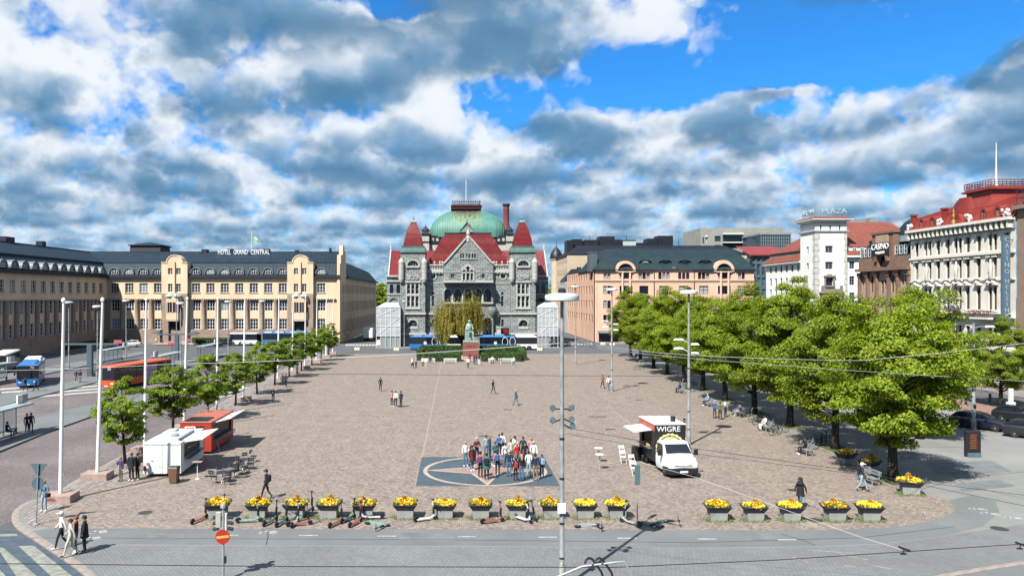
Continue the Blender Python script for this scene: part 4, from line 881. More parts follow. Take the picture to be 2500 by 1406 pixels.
# ---------------------------------------------------------------- right-hand side
m_salmon = mat('salmon_plaster', (.70, .45, .335), .9, .13, .3, .1, detail=8, stretch=(1, 1, .4))
m_salmon2 = mat('salmon_trim', (.70, .47, .36), .85, .06, .6)
m_cream2 = mat('cream_plaster', (.64, .53, .39), .9, .08, .4, .1)
m_blackroof = mat('black_roof', (.012, .014, .024), .5, .3, .8, .1)
m_concrete = mat('grey_concrete', (.36, .37, .34), .9, .1, .3, .1)
m_blueglass = glassmat('blue_curtain_glass', (.03, .07, .11), .1, (.10, .18, .24), .1)
def salmon():
 Y = 188.0; s = Y / F
 t = thing('salmon_building', 'salmon pink apartment block with two big arched gables and a dark teal roof', 'building', ((1645 - PX) * s, Y, 0))
 fc = Fc(0, Y, 0); q = lambda *a: pr(Y, *a); U = lambda x: (x - PX) * s; V = lambda y: CAMH - (y - PY) * s
 zx = lambda x: 1320 + x / 4.136; zy = lambda y: 540 + y / 4.136
 cs = [(855, 105), (1848, 112)]
 out = [(U(1456), 0), (U(1841), 0), (U(1841), V(660))]
 def arc(cx, r):
  return [(U(zx(cx)) + r / 4.136 * s * math.cos(math.pi * i / 12), V(662) + (r / 4.136 * s) * math.sin(math.pi * i / 12)) for i in range(13)]
 wavy = [(1580, 661), (1540, 659), (1480, 656), (1440, 656.5), (1405, 656), (1385, 654), (1345, 652.5), (1305, 654), (1280, 656), (1240, 656.5), (1200, 656), (1160, 659), (1120, 661)]
 out += arc(1848, 112) + [(U(zx(x)), V(y)) for x, y in wavy] + arc(855, 105) + [(U(1456), V(660))]
 rowA, holes, wins = [], [], []
 for g0, g1, n in ((632, 708, 2), (985, 1105, 3), (1185, 1305, 3), (1385, 1505, 3), (1585, 1705, 3), (1990, 2065, 2)):
  w = (g1 - g0) / n
  for i in range(n):
   a = q(zx(g0 + w * i + 3), zy(515), zx(g0 + w * (i + 1) - 3), zy(585)); holes.append(arch(*a)); wins.append((a, 'arch', 1, 2))
 for y0, y1 in ((652, 735), (800, 880), (945, 1025)):
  for g in ((632, 668), (673, 708), (997, 1088), (1197, 1290), (1397, 1490), (1600, 1693), (1988, 2024), (2030, 2067)):
   a = q(zx(g[0]), zy(y0), zx(g[1]), zy(y1)); holes.append(rect(*a)); wins.append((a, 'rect', 2 if g[1] - g[0] > 60 else 1, 2))
 for cx in (855, 1848):
  for y0, y1 in ((515, 582), (652, 735), (800, 880), (945, 1025)):
   for g in ((-58, -33), (-24, 40), (50, 72)):
    a = q(zx(cx + g[0]), zy(y0), zx(cx + g[1]), zy(y1)); holes.append(rect(*a)); wins.append((a, 'rect', 2 if g[1] - g[0] > 60 else 1, 2))
  holes.append(arch(*q(zx(cx - 70), zy(432), zx(cx + 70), zy(507)), 10)); wins.append((q(zx(cx - 70), zy(432), zx(cx + 70), zy(507)), 'apse', 1, 1))
 b = MB(); pierced(b, fc, out, holes, .35)
 n = len(out); up = out[2:]; k = len(up); b.add([fc.P(a, c, 0) for a, c in up] + [fc.P(a, c, -1.2) for a, c in up], [(i, i + 1, k + i + 1, k + i) for i in range(k - 1)])
 b.add([fc.P(U(1841), z, d) for z, d in ((0, 0), (0, -16), (V(660), -16), (V(660), 0))], [(0, 1, 2, 3)])
 w = b.build('front_wall', m_salmon, t)
 for a, kd, c, r in wins:
  if kd == 'apse':
   b = MB(); h = arch(*a, 10); m = len(h); b.add([fc.P(x, y, -.3) for x, y in h], [tuple(range(m))]); b.build('arch_glazing', m_mansard2, w)
  else: window(fc, w, *a, .28, m_glassb, m_darkmetal, kd, c, r, .07)
 b = MB()
 for y0, y1, dd in ((682, 685.5, .28), (686.5, 688, .15)): a = q(1452, y0, 1841, y1); fc.box(b, a[0], a[2], a[1], a[3], .003, dd)
 for cx in (855, 1848):
  for i in range(14):
   a0, a1 = math.pi * i / 14, math.pi * (i + 1) / 14; r0, r1 = 78 / 4.136 * s, 104 / 4.136 * s; vc = zy(507)
   fc.prism(b, [(U(zx(cx)) + r * math.cos(x), V(vc) + r * math.sin(x) * 1.02) for r, x in ((r0, a0), (r1, a0), (r1, a1), (r0, a1))], .004, .4)
  for dx in (-30, 46):
   x = zx(cx + dx); b.lathe([(.26, 0), (.26, V(662))], 8, tuple(fc.P(U(x), 0, .2)))
  a = q(zx(cx - 78), 662.5, zx(cx + 78), 665); fc.box(b, a[0], a[2], a[1], a[3], .005, .45)
 b.build('facade_trim', m_salmon2, w)
 b = MB()
 for x in (1145, 1550, 540): p = U(zx(x)); b.tube([fc.P(p, 0, .12), fc.P(p, V(661), .12)], .09, 6)
 a = q(1448, 657.5, 1842, 661)
 for x0, x1 in ((1448, zx(750)), (zx(960), zx(1120)), (zx(1580), zx(1736)), (zx(1962), 1845)): fc.box(b, U(x0), U(x1), V(661.5), V(657.5), -.5, .55)
 b.build('gutters', m_gutter, t)
 fs = Fc(U(1452), Y, -90)                                            # faces -X
 pts = [(-46, 0), (0, 0), (0, V(660)), (-46, V(660))]; hs = []; ws = []
 for k in range(11):
  for y0, y1 in ((515, 585), (652, 735), (800, 880), (945, 1025)): a = (-45 + 4 * k, V(zy(y1)), -43.2 + 4 * k, V(zy(y0))); hs.append(rect(*a)); ws.append(a)
 b = MB(); pierced(b, fs, pts, hs, .3); b.lathe([(.45, 0), (.45, V(660))], 10, (U(1455.5), Y + .35, 0)); sw = b.build('side_wall', m_salmon, t)
 for a in ws: window(fs, sw, *a, .25, m_glassb, m_darkmetal, 'rect', 2, 2, .07)
 zE, zR = V(659), CAMH - (607 - PY) * 196 / F
 x0, x1 = U(1449), U(1844); r0, r1 = (1488 - PX) * 196 / F, (1778 - PX) * 196 / F
 b = MB(); rows = [(0, 0, 0), (.12, .22, .2), (.35, .55, .45), (.7, .85, .75), (1, 1, 1)]
 vs = []
 for f, hz_, g in rows:
  z = zE + (zR - zE) * hz_; xa, xb = x0 + (r0 - x0) * g, x1 + (r1 - x1) * g; ya, yb = Y - .5 + 9.5 * f, 213 - 9.5 * f
  vs += [(xa, ya, z), (xb, ya, z), (xb, yb, z), (xa, yb, z)]
 fs_ = [(4 * i + j, 4 * i + (j + 1) % 4, 4 * i + 4 + (j + 1) % 4, 4 * i + 4 + j) for i in range(4) for j in range(4)] + [(16, 17, 18, 19)]
 b.add(vs, fs_); rf = b.build('roof', m_mansard2, t)
 for x in (1040, 1240, 1437, 1640):
  c = A(zx(x), zy(418), 190.6); b = MB(); n = 10
  vs = []
  for yy, sc_ in ((188.9, 1), (190.6, .9), (193.5, .1)):
   vs += [(c.x + 1.7 * sc_ * math.cos(math.pi * i / n), yy, c.z - .2 + .75 * sc_ * math.sin(math.pi * i / n)) for i in range(n + 1)]
  b.add(vs, [(r * (n + 1) + i, r * (n + 1) + i + 1, (r + 1) * (n + 1) + i + 1, (r + 1) * (n + 1) + i) for r in range(2) for i in range(n)]); ed = b.build('eyebrow_dormer', m_mansard2, rf, smooth=True)
  window(Fc(0, 188.9, 0), ed, c.x - .95, c.z - .15, c.x + .95, c.z + .42, -.02, m_glassb, m_darkmetal, 'arch', 3, 1, .08)
 b = MB(); c = A(1452, 620, 190); b.box(c.x - 1.4, c.x + .6, 190, 193, 18, 22.8); b.box(c.x - 1.5, c.x + .7, 189.9, 193.1, 22.8, 23.1); b.build('chimney', mat('grey_render', (.10, .13, .16), .9, .2, 2), rf)
 b = MB()
 for k in range(26): b.box(r0 + (r1 - r0) * k / 25 - .05, r0 + (r1 - r0) * k / 25 + .05, 195.9, 196.0, zR, zR + .5)
 b.box(r0, r1, 195.9, 196.0, zR + .45, zR + .53); b.build('roof_walkway_rail', m_gutter, rf)
 b = MB(); c = A(1475, 808, 187); fc.prism(b, [(c.x - 1.4, c.z - .5), (c.x + 4, c.z - .5), (c.x + 4, c.z + .1), (c.x - 1.4, c.z + .1)], .05, 1.6); b.build('shop_canopy', m_bluelead, t)
 b = MB(); fc.box(b, c.x - 1.2, c.x + 3.8, .02, c.z - .5, .02, .1); b.build('shop_window', m_glass, t)
salmon()
def cream_block():
 t = thing('cream_building', 'cream house with onion-topped corner turret under a jumble of black roofs and chimneys', 'building', (42, 250, 0))
 Y = 250.0; s = Y / F; V = lambda y: CAMH - (y - PY) * s
 fs = Fc((1372 - PX) * 262 / F - .6, 246, -90); X0 = fs.O.x
 hs, ws = [], []
 for k in range(8):
  for v0 in (3.5, 8, 12.5, 17, 21): a = (-27 + 3.4 * k, v0, -25.6 + 3.4 * k, v0 + 2.3); hs.append(rect(*a)); ws.append(a)
 b = MB(); pierced(b, fs, rect(-30, 0, 0, 25.2), hs, .3); w = b.build('street_wall', m_cream2, t)
 for a in ws: window(fs, w, *a, .25, m_glass, m_white, 'rect', 2, 3, .08)
 ff = Fc(X0, 246, 0); hs = [rect(3.2, 18.5, 4.8, 21.3)]
 b = MB(); pierced(b, ff, [(0, 0), (60, 0), (60, 25.2), (0, 25.2)], hs, .3); w2 = b.build('party_wall', m_cream2, t); window(ff, w2, 3.2, 18.5, 4.8, 21.3, .25, m_glass, m_white, 'rect', 2, 2, .08)
 b = MB(); b.box(X0 - .3, X0 + 60, 246.3, 276, 25.2, 25.7); b.frus(X0 + 30, 261, 25.7, 60, 29, 29.0, 50, 16)
 zz = lambda x: 1320 + x / 4.136
 for x0, x1, yt in ((255, 320, 198), (320, 420, 182), (435, 575, 193), (585, 675, 158), (675, 735, 158), (735, 800, 190), (815, 960, 190), (960, 1065, 222), (1065, 1165, 180), (1170, 1320, 152)):
  p0 = A(zz(x0), 540 + yt / 4.136, 258); p1 = A(zz(x1), 600, 258); b.box(p0.x, p1.x, 256 + (x0 % 3), 262 + (x0 % 5), 24, p0.z)
 b.build('black_roofs', m_blackroof, t)
 b = MB(); c = A(1360, 640, 272); b.lathe([(1.9, 0), (1.9, 25.0), (2.2, 25.1), (2.2, 25.6)], 14, (c.x, 274, 0)); tr = b.build('corner_turret', m_cream2, t, smooth=True)
 b = MB(); b.lathe([(2.4, 25.6), (2.4, 26.2), (2.1, 27.4), (1.4, 28.6), (.5, 29.6), (.12, 30.4), (.03, 32.4)], 14, (c.x, 274, 0)); b.build('onion_roof', m_blackroof, tr, smooth=True)
 b = MB(); p = A(zz(885), 540 + 230 / 4.136, 257); b.box(p.x - 2.2, p.x + 2.2, 255.2, 255.9, p.z - 1, p.z + .8); b.build('skylight', m_bluewhite, t)
 b = MB()                                                             # antennas
 for x, y in ((495, 145), (868, 140), (1393, 180)): p = A(zz(x), 540 + y / 4.136, 258); b.tube([(p.x, 258, p.z - 5), (p.x, 258, p.z)], .08, 4)
 b.build('aerials', m_gutter, t)
 t2 = thing('grey_row_house', 'pale grey row house with a black roof down the side street', 'building', (36, 226, 0))
 f2 = Fc((1421 - PX) * 206 / F, 235, -90); hs, ws = [], []
 f2 = Fc(35.2, 236.5, -90)
 for k in range(4):
  for v0 in (2, 6, 10, 13.6): a = (-9 + 2.3 * k, v0, -7.9 + 2.3 * k, v0 + 2); hs.append(rect(*a)); ws.append(a)
 b = MB(); pierced(b, f2, rect(-9.4, 0, 2, 16.6), hs, .25); b.add([(35.2, 234.5, 0), (60, 234.5, 0), (60, 234.5, 16.6), (35.2, 234.5, 16.6)], [(0, 1, 2, 3)]); w = b.build('street_wall', mat('pale_grey_plaster', (.45, .46, .45), .9, .08, .5), t2)
 for a in ws: window(f2, w, *a, .2, m_glass, m_white, 'rect', 2, 2, .07)
 b = MB(); b.add([(35, 234.3, 16.6), (60, 234.3, 16.6), (60, 240, 20.5), (38, 240, 20.5), (60, 246, 20.5), (35, 246, 16.6)], [(0, 1, 2, 3), (0, 3, 4, 5), (2, 4, 3)]); b.build('roof', m_blackroof, t2)
cream_block()
def modern():
 Y = 262.0; s = Y / F; U = lambda x: (x - PX) * s; V = lambda y: CAMH - (y - PY) * s; fc = Fc(0, Y, 0)
 t = thing('concrete_office', 'grey concrete office block with ribbon windows and white balcony bands', 'building', (U(1800), Y, 0))
 zx = lambda x: 1320 + x / 4.136; zy = lambda y: 540 + y / 4.136
 rs = [(1635, 165, 1650, 225), (1665, 160, 1682, 220), (1757, 150, 1818, 205), (2045, 150, 2098, 188), (2138, 150, 2192, 188), (2207, 150, 2226, 188), (1757, 240, 1818, 270), (2045, 235, 2098, 262), (2138, 235, 2192, 262)]
 hs = [rect(U(zx(a)), V(zy(d)), U(zx(c)), V(zy(b_))) for a, b_, c, d in rs] + [rect(U(zx(1838)), V(zy(210)), U(zx(2038)), V(zy(138))), rect(U(zx(1838)), V(zy(275)), U(zx(2038)), V(zy(222)))]
 b = MB(); pierced(b, fc, rect(U(1710), 0, U(1912), V(557)), hs, .5); b.add([fc.P(U(1710), 0, 0), fc.P(U(1710), 0, -20), fc.P(U(1710), V(557), -20), fc.P(U(1710), V(557), 0)], [(0, 1, 2, 3)]); b.add([fc.P(U(1710), V(557), 0), fc.P(U(1912), V(557), 0), fc.P(U(1912), V(557), -20), fc.P(U(1710), V(557), -20)], [(0, 1, 2, 3)]); w = b.build('wall', m_concrete, t)
 for a, b_, c, d in rs: window(fc, w, U(zx(a)), V(zy(d)), U(zx(c)), V(zy(b_)), .4, m_blueglass, m_white if (a, b_) in ((1665, 160),) else m_darkmetal, 'rect', 2, 1, .12)
 for v0, v1 in ((210, 138), (275, 222)): window(fc, w, U(zx(1838)), V(zy(v0)), U(zx(2038)), V(zy(v1)), .45, m_blueglass, m_darkmetal, 'rect', 8, 2, .12)
 b = MB(); fc.box(b, U(zx(1836)), U(zx(2040)), V(zy(136)), V(zy(124)), .01, 1.2); fc.box(b, U(zx(1836)), U(zx(2040)), V(zy(222)), V(zy(212)), .01, 1.2); fc.box(b, U(zx(1660)), U(zx(1684)), V(zy(160)), V(zy(145)), .01, .3); b.build('balcony_bands', m_white, t)
 b = MB(); fc.box(b, U(zx(1840)), U(zx(2060)), V(556.5), V(552), -10, -6); b.tube([fc.P(U(zx(1880)), V(556), -8), fc.P(U(zx(1880)), V(546), -8)], .08, 4); b.build('roof_plant', m_bluelead, t)
 Y2 = 236.0; s2 = Y2 / F; f2 = Fc(0, Y2, 0); t2 = thing('glass_office', 'blue glass office box with fine grid fins above the red roofs', 'building', ((1885 - PX) * s2, Y2, 0))
 a = pr(Y2, 1858, 573, 1930, 700); b = MB(); b.box(a[0], a[2], Y2, Y2 + 15, 0, a[3]); b.build('glazing', m_blueglass, t2)
 b = MB()
 for k in range(14): x = a[0] + (a[2] - a[0]) * k / 13; f2.box(b, x - .05, x + .05, 0, a[3], .01, .2)
 for k in range(24): z = a[3] - k * 1.05; f2.box(b, a[0], a[2], z - .06, z + .06, .005, .14)
 f2.box(b, a[0] - .3, a[2] + .3, a[3], a[3] + .6, -15, .3); b.build('facade_fins', m_bluelead, t2)
 Y3 = 205.0; s3 = Y3 / F; f3 = Fc(0, Y3, 0); t3 = thing('store_block', 'slate blue store block with tall glazed bays under a red metal roof', 'building', ((1856 - PX) * s3, Y3, 0))
 a = pr(Y3, 1832, 622, 1895, 850); hs, ws = [], []
 for k in range(5):
  u0 = a[0] + .4 + k * 1.42
  for y0, y1 in ((626, 640), (645, 672), (678, 700), (706, 722)): r = (u0, CAMH - (y1 - PY) * s3, u0 + 1.0, CAMH - (y0 - PY) * s3); hs.append(rect(*r)); ws.append(r)
 b = MB(); pierced(b, f3, rect(a[0], 0, a[2], a[3]), hs, .4); w = b.build('wall', mat('slate_blue_wall', (.09, .14, .18), .7, .15, .8), t3)
 for r in ws: window(f3, w, *r, .3, m_blueglass, m_bluelead, 'rect', 1, 2, .07)
 b = MB(); b.add([(a[0] - .5, Y3 - .6, a[3]), (a[2] + 4, Y3 - .6, a[3]), (a[2] + 4, Y3 + 10, a[3] + 3.0), (a[0] - .5, Y3 + 10, a[3] + 3.0)], [(0, 1, 2, 3)]); b.box(a[0] - .5, a[2] + 4, Y3 - .7, Y3 - .3, a[3] - .3, a[3] + .02); b.build('roof', mat('red_sheet_roof', (.30, .045, .04), .5, .15, .6), t3)
 b = MB(); c = A(1827, 640, 203); b.lathe([(1.0, 10), (1.0, 17.8), (1.15, 18.2), (1.2, 19), (1.1, 20.8), (.8, 21.8), (.1, 22.3)], 12, (c.x, 203, 0)); b.build('corner_turret', m_gutter, t3, smooth=True)
modern()
m_wplaster = mat('white_plaster', (.80, .82, .80), .9, .05, .4, .1)
m_rtile = blockmat('clay_tile_roof', (.34, .085, .05), (.26, .06, .038), (.13, .03, .022), .30, .32, .03, .5, .7, .5, False, .2, .7)
m_wstone = blockmat('brown_limestone', (.36, .30, .25), (.28, .235, .20), (.17, .14, .12), .9, .45, .02, .3, .85, .5, False, .2, .8)
def white_block():
 X1, Y1 = 70.9, 145.0
 t = thing('white_tower_building', 'white plastered corner building with a stubby square tower and red tiled roofs', 'building', (X1 + 3, Y1, 0))
 V = lambda y, Y=145.0: CAMH - (y - PY) * Y / F
 fl = Fc(X1, Y1, -90)           # faces -X; u = -(Y - Y1)
 ff = Fc(X1, Y1, 0)             # faces -Y
 S = 145 / F; FU = lambda x: (x - 1990) * S
 W = 6.2; top = V(531); hs, ws = [], []
 for z0, z1 in ((V(617), V(600)), (V(657), V(639))): r = (2.0, z0, 3.5, z1); hs.append(rect(*r)); ws.append((r, 'rect', 2, 3))
 r = (2.0, V(697), 3.5, V(678)); hs.append(rect(*r)); ws.append((r, 'rect', 1, 1))
 for k in range(3): r = (FU(2002) + 23 * S * k, V(564.5), FU(2002) + 23 * S * k + 4 * S, V(550)); hs.append(arch(*r)); ws.append((r, 'arch', 1, 1))
 b = MB(); pierced(b, ff, rect(0, 0, W, top), hs, .35); tw = b.build('tower', m_wplaster, t)
 for r, k, c, n in ws: window(ff, tw, *r, .3, m_glass, m_bluelead if c > 1 else None, k, c, n, .09)
 hs2 = [rect(-3.6, z0, -2.7, z1) for z0, z1 in ((V(617), V(600)), (V(657), V(641)))]
 b = MB(); pierced(b, fl, rect(-W, 0, 0, top), hs2, .35); b.add([fl.P(-W, 0, 0), fl.P(-W, 0, -W), fl.P(-W, top, -W), fl.P(-W, top, 0)], [(0, 1, 2, 3)]); b.add([ff.P(W, 0, 0), ff.P(W, 0, -W), ff.P(W, top, -W), ff.P(W, top, 0)], [(0, 1, 2, 3)]); tl = b.build('tower_side', m_wplaster, t)
 for z0, z1 in ((V(617), V(600)), (V(657), V(641))): window(fl, tl, -3.6, z0, -2.7, z1, .3, m_glass, m_bluelead, 'rect', 1, 3, .08)
 m_quoin = mat('pale_rusticated_stone', (.62, .64, .60), .85, .2, 2, .4)
 for k in range(16):                                                  # quoins
  z = V(560) - k * 1.12 - .3
  e = .95 if k % 2 else .7
  for f_, u0, u1 in ((ff, -.06, e), (fl, -e, -.01), (ff, W - e * .6, W + .05)): b = MB(); f_.box(b, u0, u1, z - .5, z + .5, .004, .07); b.build('quoin_stone', m_quoin, t)
 b = MB()
 b.frus(X1 + W / 2, Y1 + W / 2, V(566), W + .5, W + .5, V(563), W + .7, W + .7); b.frus(X1 + W / 2, Y1 + W / 2, V(548), W + .25, W + .25, V(546.5), W + .3, W + .3)
 b.frus(X1 + W / 2, Y1 + W / 2, V(541), W + .5, W + .5, V(537), W + 1.4, W + 1.4); b.frus(X1 + W / 2, Y1 + W / 2, V(537), W + 1.9, W + 1.9, V(534.5), W + 1.9, W + 1.9)
 for k in range(10):
  ff.box(b, k * W / 10 + .1, k * W / 10 + .4, V(544.5), V(541), .003, .35)
 b.build('tower_cornice', m_wplaster, t)
 b = MB(); b.frus(X1 + W / 2, Y1 + W / 2, V(534.4), W + 2.0, W + 2.0, V(528), W - .4, W - .4); b.build('tower_roof', m_rtile, t)
 b = MB(); R0 = V(528); c = W / 2 - .3; cx, cy = X1 + W / 2, Y1 + W / 2
 for k in range(9):
  x = cx - c + 2 * c * k / 8; b.tube([(x, cy - c, R0), (x, cy - c, R0 + .85)], .035, 4); b.tube([(cx - c, cy - c + 2 * c * k / 8, R0), (cx - c, cy - c + 2 * c * k / 8, R0 + .85)], .035, 4)
 for z in (.4, .85): b.tube([(cx - c, cy + c, R0 + z), (cx - c, cy - c, R0 + z), (cx + c, cy - c, R0 + z), (cx + c, cy + c, R0 + z)], .035, 4)
 b.build('roof_railing', m_bluelead, t)
 m_let = mat('sign_letters_teal', (.45, .62, .64), .4, .05)
 text('sign_lettering', 'PLAZA', 1.5, m_let, t, Vector((cx + .75, cy - c - .1, R0 + 1.0)) - woff(t), (rad(90), 0, 0), .08, sx=1.12)
 text('sign_lettering', 'ARENA', 1.5, m_let, t, Vector((cx - c - .12, cy + .2, R0 + 1.0)) - woff(t), (rad(90), 0, rad(-90)), .08)
 b = MB(); ff.box(b, 1.0, 4.9, V(724), V(716), .004, .9); ff.box(b, .7, 5.2, V(716), V(713), .006, 1.1); ff.box(b, 1.8, 3.7, V(700.5), V(697), .004, .7)
 for u in (.95, 4.6): ff.prism(b, [(u, V(713)), (u + .55, V(713)), (u + .4, V(697)), (u + .12, V(697))], .3, .9)
 ff.box(b, 1.5, 4.4, V(712.9), V(705), .005, .75); ff.box(b, .6, 5.3, V(740), V(737), .006, .9)
 for u in (1.0, 2.1, 3.2, 4.3): ff.box(b, u, u + .4, V(737), V(724), .005, .7)
 ff.box(b, 1.75, 2.0, V(697), V(676), .005, .3); ff.box(b, 3.5, 3.75, V(697), V(676), .005, .3); ff.box(b, 1.6, 3.9, V(676), V(672.5), .004, .45); ff.box(b, 2.3, 3.2, V(672.4), V(669), .004, .3)
 fl.box(b, -4.6, -1.8, V(724), V(712), .004, .9); fl.prism(b, [(-4.0, V(712)), (-2.4, V(712)), (-2.8, V(690)), (-3.4, V(690))], .1, .8); fl.box(b, -3.5, -2.9, V(690), V(672), .1, .6)
 ff.box(b, -.1, 12, 0, V(742), .008, .25); b.build('stone_oriel', m_wstone, t)
 b = MB(); ff.box(b, 1.45, 4.35, V(736.9), V(724.1), .0045, .35); b.build('oriel_glazing', m_glass, t)
 H = V(640, 150); hs, ws = [], []
 for k in range(6):
  for y0, y1 in ((648, 664), (678, 697), (706, 722), (735, 755)): r = (-W - 2.6 - 2.65 * k, V(y1, 157), -W - 1.6 - 2.65 * k, V(y0, 157)); hs.append(rect(*r)); ws.append(r)
 b = MB(); pierced(b, fl, rect(-24, 0, -W, H), hs, .3, -.5); b.add([fl.P(-24, 0, -.5), fl.P(-24, 0, -14), fl.P(-24, H, -14), fl.P(-24, H, -.5)], [(0, 1, 2, 3)]); lw = b.build('street_wall', m_wplaster, t)
 for r in ws: window(fl, lw, *r, .25, m_glassb, m_bluelead, 'rect', 1, 3, .07, d=-.5)
 b = MB(); fl.box(b, -24.5, -W - .02, H, H + .35, -1, .2); b.build('wing_eaves', m_wplaster, t)
 b = MB(); P = fl.P
 b.add([P(-24.6, H + .35, .3), P(-W, H + .35, .3), P(-W, H + 1.7, -1.4), P(-24.6, H + 1.7, -1.4)], [(0, 1, 2, 3)]); b.add([P(-24.6, H + 2.6, -1.2), P(-W, H + 2.6, -1.2), P(-W, V(556), -7.5), P(-20, V(556), -7.5)], [(0, 1, 2, 3)]); b.add([P(-24.6, H + 2.6, -1.2), P(-20, V(556), -7.5), P(-24.6, H + 2.6, -14)], [(0, 1, 2)]); b.build('wing_roof', m_rtile, t)
 b = MB(); fl.box(b, -24.4, -W, H + 1.6, H + 2.7, -3, -1.5); b.build('roof_clerestory', m_wstone, t)
 b = MB(); fl.box(b, -13.5, -11, V(575), V(552), -7, -5); b.build('chimney', m_rtile, t)
 H2 = V(628); hs, ws = [], []
 for k in range(4):
  for y0, y1 in ((638, 656), (674, 696), (714, 736)): r = (W + .75 + 3.3 * k, V(y1), W + 1.75 + 3.3 * k, V(y0)); hs.append(rect(*r)); ws.append(r)
 b = MB(); pierced(b, ff, rect(W, 0, 22, H2), hs, .3, -.4); rw = b.build('front_wall', m_wplaster, t)
 for r in ws: window(ff, rw, *r, .25, m_glass, m_bluelead, 'rect', 2, 3, .08, d=-.4)
 b = MB(); P = ff.P; b.add([P(W, H2 + .3, .2), P(24, H2 + .3, .2), P(24, H2 + 1.4, -1.5), P(W, H2 + 1.4, -1.5)], [(0, 1, 2, 3)])
 b.add([P(W, V(601), -1.4), P(24, V(601), -1.4), P(20, V(539, 151), -9), P(W, V(539, 151), -9)], [(0, 1, 2, 3)]); b.add([P(W, V(539, 151), -9), P(20, V(539, 151), -9), P(20, H2, -20), P(W, H2, -20)], [(0, 1, 2, 3)]); b.build('main_roof', m_rtile, t)
 b = MB(); ff.box(b, W, 22, H2, H2 + .32, -1, .3); ff.box(b, W + .1, 22, V(616), V(600.5), -3, -1.6); b.build('front_eaves', m_wplaster, t)
 for k in range(7): window(ff, t, W + .5 + 1.5 * k, V(613), W + 1.3 + 1.5 * k, V(603), 0, m_glass, m_white, 'rect', 2, 1, .1, d=-1.58)
 b = MB()
 for u, w_, z in ((8.5, 2.2, 1.1), (12, 4, .8), (17, 1.6, 1.2)): ff.box(b, u, u + w_, V(539, 151), V(539, 151) + z, -14, -11)
 b.build('roof_plant', m_bluelead, t)
white_block()
m_cstone = mat('brown_red_stone', (.27, .165, .12), .85, .18, .8, .2)
m_cwall = mat('tan_plaster', (.52, .37, .28), .9, .1, .6)
